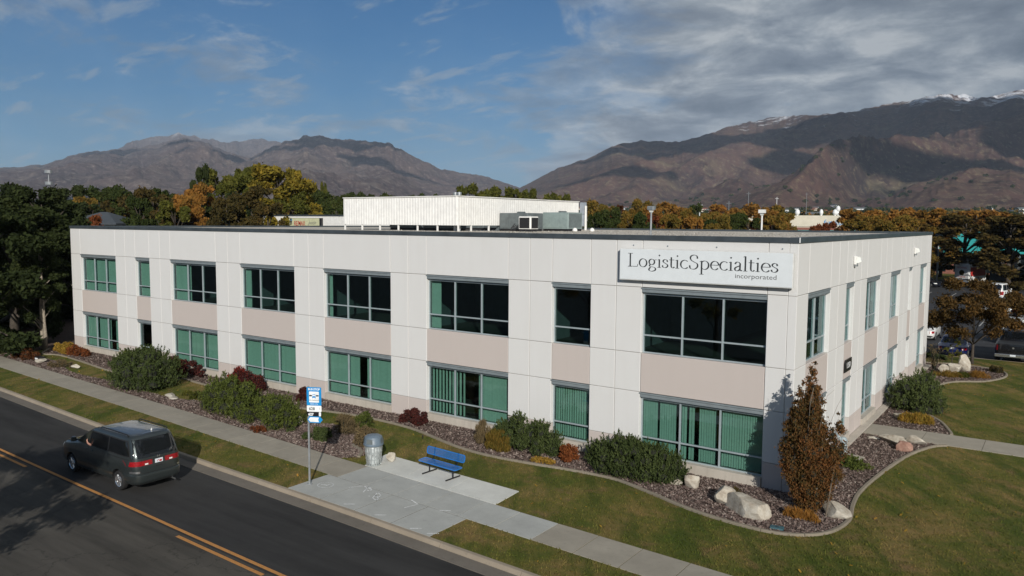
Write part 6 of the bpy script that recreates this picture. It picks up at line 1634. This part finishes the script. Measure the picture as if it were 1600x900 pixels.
def car(name, label, X, Y, rz, L, W_, H, kind, paint, z=-0.11, group='vehicles in the car park', cat='car'):
    W_ = W_ / 2; a = L / 2; t = tag(empty(name, (X, Y, z), rz), label, cat, group); lv = sedan_levels(L, W_, H, kind); bd = Body(lv, 6)
    r = .33 if kind == 'sedan' else .38
    put('body', bd.mesh(paint, [(a - .85, r), (-a + .9, r)], r + .07, .45), t)
    zb, zt = (1.0, H - .13) if kind == 'sedan' else (1.2, H - .17)
    xr0, xf0, _ = bd.at(zb); xr1, xf1, _ = bd.at(zt)
    for sg in (1, -1):
        m0, m1 = (xr0 + xf0) / 2, (xr1 + xf1) / 2
        bd.side_patch(sg, m0 + .04, xf0 - .25, m1 + .04, xf1 - .15, zb, zt).build('side_window', 'car_glass', t)
        bd.side_patch(sg, xr0 + .25, m0 - .04, xr1 + .15, m1 - .04, zb, zt).build('side_window', 'car_glass', t)
        bd.side_patch(sg, m0 - .008, m0 + .008, m0 - .008, m0 + .008, .4, zb, .003).build('door_seam', 'plastic_black', t)
        w0 = bd.at(.7)[2]
        bd.end_patch(False, *((w0 * .62, w0 * .93, w0 * .62, w0 * .93) if sg > 0 else (-w0 * .93, -w0 * .62, -w0 * .93, -w0 * .62)), .62, .80 if kind == 'sedan' else 1.1, .01).build('tail_light', 'tail_red', t)
        bd.end_patch(True, *((w0 * .55, w0 * .9, w0 * .55, w0 * .9) if sg > 0 else (-w0 * .9, -w0 * .55, -w0 * .9, -w0 * .55)), .58, .70, .01).build('headlight', 'lamp_lens', t)
        for x in (a - .85, -a + .9): wheel(t, x, sg * (W_ - .12), r, .2, sg)
        b = MB(); yy = sg * (W_ + .06); b.bbox(xf0 - .42, xf0 - .3, min(yy - .07, yy + .07), max(yy - .07, yy + .07), zb + .02, zb + .15, .02); b.build('wing_mirror', paint, t)
    wz = bd.at(zb)[2] * .84; wz1 = bd.at(zt)[2] * .82
    bd.end_patch(False, -wz, wz, -wz1, wz1, zb + .02, zt, .008).build('rear_window', 'car_glass', t)
    bd.end_patch(True, -wz, wz, -wz1, wz1, zb + .02, zt, .008).build('windscreen', 'car_glass', t)
    b = MB(); xx = bd.xe(0, .72) - .012; b.box(xx - .01, xx, -.16, .16, .68, .80); b.build('number_plate', 'plate_white', t)
    b = MB(); b.box(-a - .03, -a + .02, -W_ * .85, W_ * .85, .36, .44); b.build('bumper', 'plastic_black', t)
    return t
UPY = math.pi / 2
car('sedan', 'blue car parked at the lot edge behind the maple', .95, 39.2, UPY, 4.8, 2.05, 1.5, 'sedan', 'car_blue')
car('suv', 'white large car with its tailgate towards the black pickup', 4.1, 49.5, UPY + .08, 5.2, 2.2, 2.05, 'suv', 'car_white')
car('suv', 'white boxy car near the trailer at the back of the lot', .2, 94, UPY - .2, 4.8, 2.2, 2.1, 'suv', 'car_white')
car('sedan', 'black car at the right edge of the lot between the white cars', 5.0, 71, .35, 4.9, 2.1, 1.55, 'sedan', 'car_black')
car('sedan', 'dark blue car with bright headlight beside the far end of the building', -10.8, 110, -.5, 5.0, 2.2, 1.6, 'sedan', 'car_dark')
car('sedan', 'dark car half hidden behind the maple crown', -1.8, 62, UPY, 4.8, 2.1, 1.5, 'sedan', 'car_dark')
car('suv', 'black car at the far right behind the white boxy car', 9.0, 112, 2.6, 5, 2.2, 1.9, 'suv', 'car_black')
car('sedan', 'grey car in the middle of the lot beside the black car', 1.6, 70.5, .3, 4.7, 2.0, 1.5, 'sedan', 'galvanized')
car('suv', 'dark large car parked right of the black pickup', 8.4, 40.0, UPY, 5.0, 2.2, 1.95, 'suv', 'car_dark')
car('sedan', 'white car behind the maple crown near the blue car', -2.2, 47.5, UPY, 4.7, 2.0, 1.5, 'sedan', 'car_white')
# pickup seen from behind
t = tag(empty('pickup_truck', (4.75, 39.6, -.11), UPY), 'black pickup truck parked with its tailgate towards the lawn', 'truck', 'vehicles in the car park')
lb = Body([(.45, -2.9, 2.9, 1.08), (.6, -3.0, 3.0, 1.14), (.95, -3.0, 2.98, 1.16), (1.25, -2.98, 2.9, 1.15), (1.36, -2.97, 2.6, 1.12)], 9)
put('body', lb.mesh('car_black', [(2.0, .45), (-1.9, .45)], .52, .5), t)
cb = Body([(1.30, -.75, 1.75, 1.08), (1.55, -.70, 1.30, 1.02), (1.98, -.55, .75, .92), (2.10, -.40, .45, .82), (2.13, -.1, .2, .5)], 6)
put('cab', cb.mesh('car_black', [], 0), t)
b = MB(); b.box(-2.85, -.85, -.98, .98, 1.362, 1.372); b.build('load_bed_shade', 'plastic_black', t)  # black sheet standing in for the shade down in the load bed
cb.end_patch(False, -.86, .86, -.76, .76, 1.5, 1.98, .008).build('rear_window', 'car_glass', t)
for sg in (1, -1):
    cb.side_patch(sg, -.55, 1.2, -.45, .62, 1.5, 1.98).build('side_window', 'car_glass', t)
    lb.end_patch(False, *((.92, 1.12, .92, 1.12) if sg > 0 else (-1.12, -.92, -1.12, -.92)), .9, 1.28, .012).build('tail_light', 'tail_red', t)
    for x in (2.0, -1.9): wheel(t, x, sg * .98, .42, .28, sg)
b = MB(); b.bbox(-3.16, -3.01, -1.1, 1.1, .48, .68, .03); b.build('bumper', 'chrome', t)
b = MB(); b.box(-3.175, -3.162, -.17, .17, .55, .67); b.build('number_plate', 'plate_white', t)
b = MB(); b.lathe([(.07, 0), (.07, .02)], 12, Matrix.Translation((-3.012, 0, 1.12)) @ Matrix.Rotation(-math.pi / 2, 4, 'Y')); b.build('emblem', 'chrome', t)
lb.end_patch(False, -.9, .9, -.9, .9, .72, .735, .006).build('tailgate_seam', 'plastic_black', t)
# box trailer
t = tag(empty('box_trailer', (-5.4, 117.5, -.11), math.radians(62)), 'white box trailer with red lettering at the back of the car park', 'trailer', 'vehicles in the car park')
b = MB(); b.bbox(-2.2, 2.2, -1.25, 1.25, .55, 3.5, .12); b.build('body', 'car_white', t)
b = MB(); b.box(-2.23, -2.21, -1.2, 1.2, .55, 1.15); b.build('stone_guard', 'louver_blue', t)
me = text_mesh('MOVING', .42, 'red_print', 'lettering', 0, .004, 'CENTER'); o = put('lettering', me, t, (-2.206, 0, 2.75)); o.rotation_euler = (math.pi / 2, 0, -math.pi / 2)
me = text_mesh('STORAGE', .28, 'red_print', 'lettering', 0, .004, 'CENTER'); o = put('lettering', me, t, (-2.206, 0, 1.35)); o.rotation_euler = (math.pi / 2, 0, -math.pi / 2)
b = MB(); b.lathe([(.45, 0), (.3, .01), (.02, .012)], 9, Matrix.Translation((-2.203, 0, 2.1)) @ Matrix.Rotation(-math.pi / 2, 4, 'Y')); b.build('printed_picture', 'leaf_brown', t)
b = MB(); b.box(-1.9, 1.9, -1.262, -1.252, 1.6, 3.0); b.build('side_print', 'red_print', t)
for sg in (1, -1):
    for x in (-.4, .4): wheel(t, x, sg * 1.15, .36, .2, sg)
b = MB(); b.tube([(2.2, -.6, .5), (3.5, 0, .5), (2.2, .6, .5)], .05, 6); b.build('drawbar', 'dark_metal', t)

# ------------------------------------------------------------------ car park and what lies beyond
b = MB(); b.prism([(-70, 37.15), (60, 37.15), (60, 128), (-70, 128)], -.11, -.11); struct('car_park', b, 'asphalt_lot')
b = MB(); b.prism([(-70, 36.98), (60, 36.98), (60, 37.15), (-70, 37.15)], -.2, .012); struct('car_park_kerb', b, 'concrete_kerb')
b = MB(); b.prism([(-70, 128), (60, 128), (60, 128.3), (-70, 128.3)], -.2, .03); struct('car_park_kerb', b, 'concrete_kerb')
b = MB(); b.prism([(-100, 128.3), (90, 128.3), (90, 260), (-100, 260)], -.03, -.03); struct('far_lawn', b, 'lawn')
mk = tag(empty('parking_lines'), kind='structure')
for i in range(12):
    for y0, y1 in ((37.3, 42.8), (59, 64.5), (64.5, 70), (88, 93.5), (93.5, 99)):
        x = -24 + i * 3.1; b = MB(); b.prism([(x, y0), (x + .12, y0), (x + .12, y1), (x, y1)], -.106, -.104); b.build('parking_line', 'lot_line', mk)
# turquoise roofed building
t = tag(empty('retail_building', (20, 160, 0)), 'low dark building with a turquoise metal roof behind the car park trees', 'building')
def tp(b, n, m_): o = b.build(n, m_, t); o.location = (-20, -160, 0); return o
b = MB(); b.box(-42, 80, 147.6, 175, -.3, 5.0); tp(b, 'wall', 'brick_red')
for k in range(24):
    b = MB(); x = -41 + k * 5; b.box(x, x + 3.6, 147.52, 147.598, .4, 3.6); tp(b, 'window', 'dark_glass')
for k in range(61):
    x = -43 + k * 2.0; b = MB()
    b.add([(x, 145.6, 4.5), (x + 1.96, 145.6, 4.5), (x + 1.96, 149.2, 8.2), (x, 149.2, 8.2), (x, 145.6, 4.25), (x + 1.96, 145.6, 4.25), (x, 149.3, 8.25), (x + 1.96, 149.3, 8.25), ],
          [(0, 1, 2, 3), (4, 5, 1, 0), (3, 2, 7, 6)])
    b.add([(x + 1.90, 145.5, 4.52), (x + 1.97, 145.5, 4.52), (x + 1.97, 149.2, 8.30), (x + 1.90, 149.2, 8.30)], [(0, 1, 2, 3)]); tp(b, 'roof_panel', 'turquoise')
b = MB(); b.box(-43, 79, 149.25, 175, 7.9, 8.1); tp(b, 'roof', 'unit_grey')
for k in range(18):
    b = MB(); x = -40 + k * 6.6; b.box(x, x + .4, 145.8, 146.2, -.2, 4.4); tp(b, 'column', 'unit_grey')
t = tag(empty('utility_cabinet', (-1.9, 121.6, -.1), .2), 'grey utility cabinet between the dark car park trees', 'cabinet')
b = MB(); b.bbox(-1.1, 1.1, -.6, .6, 0, 2.5, .05); b.build('cabinet', 'unit_grey', t)
for sx in (-.55, .55):
    b = MB(); b.box(sx - .48, sx + .48, -.63, -.602, .2, 2.35); b.build('door', 'unit_grey', t)

# white warehouse behind the office
t = tag(empty('warehouse', (-90, 80, 0)), 'long low white building behind the office with a shop sign on its wall', 'building')
def wp(b, n, m_): o = b.build(n, m_, t); o.location = (90, -80, 0); return o
WX, WY, WY1, WZ = -72.0, 43.6, 117.0, 10.2
for k in range(9):
    b = MB(); b.box(WX - 3.2 * (k + 1) + .02, WX - 3.2 * k - .02, WY, WY + .3, -.3, WZ); wp(b, 'wall_panel', 'white_metal')
for k in range(14):
    b = MB(); b.box(WX - .3, WX, WY + .305 + 5.2 * k + .02, WY + .305 + 5.2 * (k + 1) - .02, -.3, WZ); wp(b, 'wall_panel', 'white_metal')
b = MB(); b.box(WX - 28.8, WX - .31, WY + .31, WY1, 9.6, 10.0); wp(b, 'roof', 'roof_gravel')
b = MB(); b.box(WX - 28.8, WX + .04, WY - .04, WY + .34, WZ + .002, WZ + .22); wp(b, 'coping', 'flashing')
b = MB(); b.box(WX - .34, WX + .04, WY + .341, WY1, WZ + .002, WZ + .2); wp(b, 'coping', 'flashing')
# shop sign on that wall
t = tag(empty('shop_sign', (-78.5, WY - .02, 9.35)), 'pale green shop sign with red capitals and a balloon mark on the white building', 'sign')
b = MB(); b.bbox(-3.45, 3.45, -.30, 0, -.70, .62, .02); b.build('cabinet', 'dark_metal', t)
b = MB(); b.box(-3.4, 3.05, -.315, -.302, -.66, .58); b.build('face_panel', 'yellow_pale', t)
o = put('lettering', text_mesh('RE/MAX', .72, 'red_print', 'lettering', 0, .004, 'LEFT', .012), t, (-2.2, -.32, -.42)); o.rotation_euler = (math.pi / 2, 0, 0); o.scale = (.92, 1.22, 1)
o = put('lettering', text_mesh('justin', .56, 'letter_grey', 'lettering', .35, .004, 'LEFT'), t, (.80, -.32, -.25)); o.rotation_euler = (math.pi / 2, 0, 0); o.scale = (1.3, 1.3, 1)
b = MB(); M = Matrix(((1.5, 0, 0, -2.85), (0, 0, -1, -.3165), (0, 1.5, 0, 0), (0, 0, 0, 1)))
b.prism([(.18 * math.cos(k * math.pi / 8), .18 + .16 * math.sin(k * math.pi / 8)) for k in range(9)], 0, .004, M); b.build('balloon_mark', 'sign_blue', t)
b = MB(); b.prism([(-.17, .165), (.17, .165), (.05, -.22), (-.05, -.22)], 0, .004, M); b.build('balloon_mark', 'letter_dark', t)

# hip roofed house at the left, two distant halls, white building with domes
def house(name, label, X, Y, w, d, h, rh, wall, roof, rz=0, z=-.2, group=None, windows=True, cat='house'):
    t = tag(empty(name, (X, Y, z), rz), label, cat, group)
    b = MB(); b.box(-w / 2, w / 2, -d / 2, d / 2, 0, h); b.build('wall', wall, t)
    e = .5; k = max(0, w / 2 - d / 2)
    b = MB(); b.add([(-w / 2 - e, -d / 2 - e, h), (w / 2 + e, -d / 2 - e, h), (w / 2 + e, d / 2 + e, h), (-w / 2 - e, d / 2 + e, h), (-k, 0, h + rh), (k, 0, h + rh),
                     (-w / 2 - e, -d / 2 - e, h - .2), (w / 2 + e, -d / 2 - e, h - .2), (w / 2 + e, d / 2 + e, h - .2), (-w / 2 - e, d / 2 + e, h - .2)],
                    [(0, 1, 5, 4), (1, 2, 5), (2, 3, 4, 5), (3, 0, 4), (6, 7, 1, 0), (7, 8, 2, 1), (8, 9, 3, 2), (9, 6, 0, 3), (9, 8, 7, 6)]); b.build('roof', roof, t)
    if windows:
        for i in range(max(1, int(w / 3))):
            x = -w / 2 + (i + .5) * w / max(1, int(w / 3)); b = MB(); b.box(x - .6, x + .6, -d / 2 - .04, -d / 2 - .003, h * .35, h * .8); f = b.build('window', 'dark_glass', t)
            b = MB(); b.box(x - .66, x + .66, -d / 2 - .055, -d / 2 - .041, h * .8, h * .84); b.build('frame', 'white_paint', f)
    return t
house('house', 'small house with a dark hipped roof behind the left end of the office', -99.5, 26.5, 7, 6, 9.3, 1.5, 'cream', 'shingle', .5)
house('house', 'low brick house with a grey roof among the trees at the left', -152, 47, 16, 9, 11.6, 2.6, 'brick_red', 'shingle', .3)
t = tag(empty('white_hall', (-60, 223, 0), .26), 'cream flat roofed hall with white roof domes behind the orange trees', 'building')
b = MB(); b.box(-13, 12.5, -.0, 14, -.2, 12.0); b.build('wall', 'cream', t)
b = MB(); b.box(-13.2, 12.7, -.25, -.05, 8.8, 12.2); b.build('fascia', 'cream', t)
b = MB(); b.box(-12.5, 10, -.1, -.02, 0, 8.5); b.build('shopfront', 'brick_red', t)
for k, (x, s_) in enumerate([(-12, .8), (-2.5, .8), (4.5, .6), (8.5, .8), (9.3, .7)]):
    b = MB(); b.lathe([(.3, 0), (.3, .5 if k < 4 else 1.6)], 8, Matrix.Translation((x, 3, 12)), True); zz = 12 + (.5 if k < 4 else 1.6)
    b.lathe([(.1, 0), (s_ * .7, .2), (s_, .9), (s_ * .7, 1.6), (.1, 1.9)], 12, Matrix.Translation((x, 3, zz - .2))); b.build('roof_dome', 'white_paint', t, smooth=True)
o = put('lettering', text_mesh('furniture', 2.4, 'sign_blue', 'lettering', .2, .02, 'RIGHT'), t, (12.0, -.30, 9.3)); o.rotation_euler = (math.pi / 2, 0, 0); o.scale = (.8, 1, 1)
t = tag(empty('pale_shed', (-60, 160, 0), .26), 'pale flat shed among the trees behind the roof', 'building')
b = MB(); b.box(-4.6, 4.6, 0, 8, -.2, 11.6); b.build('wall', 'cream', t)
b = MB(); b.box(-4.8, 4.8, -.2, 8.2, 11.6, 11.9); b.build('coping', 'unit_grey', t)

# masts, flagpole, utility poles
t = tag(empty('radio_mast', (-541, 215, 3.0)), 'distant cell mast with antenna platforms on the left horizon', 'mast')
b = MB(); b.lathe([(.9, 0), (.35, 37)], 8); b.build('pole', 'galvanized', t)
for z in (36.5, 29): b = MB(); b.lathe([(2.3, z), (2.3, z + 2.0)], 9, None, False); b.lathe([(.4, z + 1), (2.3, z + 1.2)], 9, None, False); b.build('antenna_platform', 'galvanized', t)
t = tag(empty('flagpole', (-127.8, 36.3, -.2)), 'flagpole with a furled pale flag among the left trees', 'flagpole')
b = MB(); b.lathe([(.12, 0), (.06, 15.6)], 8); b.build('pole', 'white_paint', t)
b = MB()
b.add([(0.07, 0, 15.2), (.5, .1, 15.0), (.75, -.1, 14.4), (.45, 0, 12.6), (.07, 0, 12.9)], [(0, 1, 2, 3, 4)]); b.build('flag', 'rock_pink', t)
for k, (px_, d_, h_) in enumerate([(1090, 420, 19), (1165, 600, 27), (1209, 700, 24), (1135, 520, 20), (1378, 300, 12), (1255, 900, 30)]):
    v = RIGHT * ((px_ - 800) / 1220) + FWD; v.z = 0; v.normalize(); P_ = mw.translation + v * d_
    b = MB(); b.lathe([(.28, 0), (.2, h_)], 6); b.box(-1.6, 1.6, -.1, .1, h_ - 1.6, h_ - 1.3)
    tag(b.build('utility_pole', 'galvanized' if k % 2 else 'white_paint', loc=(P_.x, P_.y, float(ground_z(d_)))), 'thin utility pole in the town beyond the roof, ' + ['near the white lamp post', 'right of the lamp post', 'before the cream hall', 'between the lamp posts', 'right of the cream hall', 'far beyond the cream hall'][k], 'utility pole', 'utility poles in the town')

# ------------------------------------------------------------------ the town on the plain and lower slopes
rh_ = random.Random(12); hm = {}
for v_ in range(4):
    for wi, (wm, rm_) in enumerate((('white_paint', 'shingle'), ('cream', 'brick_red'), ('white_paint', 'unit_grey'))):
        b = MB(); w, d, h = [(14, 9, 5), (18, 10, 4.5), (22, 12, 7), (12, 9, 6)][v_]
        b.box(-w / 2, w / 2, -d / 2, d / 2, -6, h); b.cur = 1
        b.add([(-w / 2 - .6, -d / 2 - .6, h), (w / 2 + .6, -d / 2 - .6, h), (w / 2 + .6, d / 2 + .6, h), (-w / 2 - .6, d / 2 + .6, h), (-w / 2 - .6, 0, h + 2.6), (w / 2 + .6, 0, h + 2.6)], [(0, 1, 5, 4), (2, 3, 4, 5), (1, 2, 5), (3, 0, 4)])
        hm[(v_, wi)] = b.mesh('house', [wm, rm_])
def mound_z(x, y):
    return 0
import mathutils.bvhtree as _bt
bpy.context.view_layer.update()
dg = bpy.context.evaluated_depsgraph_get()
def surf_z(x, y):
    z = -50
    for o_ in scene.objects:
        if o_.name.startswith(('mountain_range', 'terrain')):
            ok, loc, _, _ = o_.ray_cast(Vector((x, y, 3000)), Vector((0, 0, -1)))
            if ok: z = max(z, loc.z)
    return z
for k in range(190):
    right = k < 150
    azd = rh_.uniform(1.5, 33) if right else rh_.uniform(36, 70); d = rh_.choice([rh_.uniform(700, 2200), rh_.uniform(1800, 3400)])
    if right and azd < 14 and rh_.random() < .5: d = rh_.uniform(2300, 3600)
    x = -math.sin(math.radians(azd)) * d; y = math.cos(math.radians(azd)) * d
    if surf_z(x, y) > float(ground_z(d)) + 14: continue
    o = put('house', hm[(rh_.randrange(4), rh_.randrange(3))], None, (x, y, surf_z(x, y) + .5), rh_.uniform(0, 3.1), rh_.uniform(.8, 1.25))
    tag(o, 'small pale house in the town below the ' + ('right hand mountains' if right else 'left hand mountains'), 'house', 'town houses below the ' + ('right hand mountains' if right else 'left hand mountains'))

# wooded plain: thousands of small crowns in three tones
rw = np.random.RandomState(77)
def wood(n, mat, seed, dmin, dmax, q, name_label, leaf=1.5):
    r = np.random.RandomState(seed); az_ = np.radians(r.uniform(-6, 78, n)); d = dmin * (dmax / dmin) ** r.rand(n) ; x = -np.sin(az_) * d; y = np.cos(az_) * d
    z = np.array([surf_z(a_, b_) if d_ > 1500 else float(ground_z(d_)) for a_, b_, d_ in zip(x, y, d)]); h = r.uniform(6, 12, n) * (1 + .0 * d); w = r.uniform(3.5, 6.5, n) * (1 + d / 5000)
    C = np.repeat(np.stack([x, y, z], -1), q, 0); hh = np.repeat(h, q); ww = np.repeat(w, q); m_ = n * q
    dd = r.randn(m_, 3); dd /= np.linalg.norm(dd, axis=1)[:, None]; rad = .55 + .45 * r.rand(m_)
    P = C + np.stack([dd[:, 0] * ww * rad, dd[:, 1] * ww * rad, hh * .58 + dd[:, 2] * hh * .45 * rad], -1)
    sz = leaf * (1 + np.repeat(d, q) / 2500)
    V = leaf_quads(P, 1.0, r, 0, .8); c_ = V.mean(1, keepdims=True); V = c_ + (V - c_) * sz[:, None, None]
    o = put('woodland', quads_mesh('woodland', V, mat)); tag(o, name_label, kind='stuff')
wood(1500, 'leaf_green', 1, 230, 3400, 34, 'mid green treetops of the town on the plain')
wood(1300, 'leaf_dark', 2, 230, 3600, 34, 'dark green treetops of the town on the plain')
wood(480, 'leaf_autumn', 3, 230, 2200, 34, 'orange and green treetops of the town on the plain')
wood(300, 'leaf_orange', 4, 230, 1400, 34, 'orange treetops of the town on the plain')

# ------------------------------------------------------------------ clouds added out of view so their shadows fall on the mountains
def cloud(az, r, size, seed, zt=300, zc=2150):
    sx_ = -math.sin(math.radians(az)) * r; sy_ = math.cos(math.radians(az)) * r
    k = (zc - zt) / SUN_DIR.z; X, Y = sx_ + SUN_DIR.x * k, sy_ + SUN_DIR.y * k
    rr = random.Random(seed); bm = bmesh.new()
    for i in range(26):
        a = rr.random() * math.tau; q = math.sqrt(rr.random()); s_ = rr.uniform(.22, .42) * (1.15 - .6 * q) * min(size)
        M = Matrix.Translation((q * size[0] * math.cos(a), q * size[1] * math.sin(a), rr.uniform(-.05, .12) * min(size))) @ Matrix.Diagonal((s_ * rr.uniform(1, 1.7), s_ * rr.uniform(.8, 1.2), s_ * .38, 1))
        bmesh.ops.create_icosphere(bm, subdivisions=3, radius=1, matrix=M)
    for v in bm.verts:
        n_ = float(fbm(np.array([v.co.x / 260 + seed]), np.array([v.co.y / 260 + v.co.z / 200]), 3, seed)[0]) - .5; v.co += v.normal * n_ * 190
    me = bpy.data.meshes.new('cloud'); bm.to_mesh(me); bm.free(); me.materials.append(MATS['cloud']); me.polygons.foreach_set('use_smooth', [True] * len(me.polygons))
    tag(put('cloud', me, None, (X, Y, zc)), 'unseen grey white cumulus cloud added to shade the mountains', kind='structure')
m, T = newmat('cloud'); finish(T, pbsdf(T, (0.8, 0.82, 0.85), 1.0, spec=0.0))
for c_ in [(8, 5300, (2100, 1250), 1, 600), (-4, 5000, (2200, 1500), 2, 450), (23, 5300, (700, 420), 3, 500), (15.5, 3700, (480, 230), 4, 150), (3.5, 3500, (900, 330), 5, 150), (28.5, 4300, (300, 190), 11, 180),
           (60, 8900, (1250, 900), 6, 300), (68.5, 8000, (520, 300), 7, 150), (49, 7600, (800, 560), 8, 380), (43.6, 6400, (560, 300), 9, 120), (55, 7300, (420, 260), 10, 150)]:
    cloud(*c_)

# ------------------------------------------------------------------ air
b = MB(); b.box(-15800, 15800, -15800, 15800, -1.3, 1350)
m, T = newmat('haze_air')
pv = T.n('ShaderNodeVolumePrincipled'); pv.inputs['Color'].default_value = (0.66, 0.80, 1.0, 1); pv.inputs['Density'].default_value = 5.0e-5; pv.inputs['Anisotropy'].default_value = 0.0
ou = T.n('ShaderNodeOutputMaterial'); T.t.links.new(pv.outputs[0], ou.inputs['Volume'])
hz = b.build('haze', 'haze_air'); hz['kind'] = 'stuff'
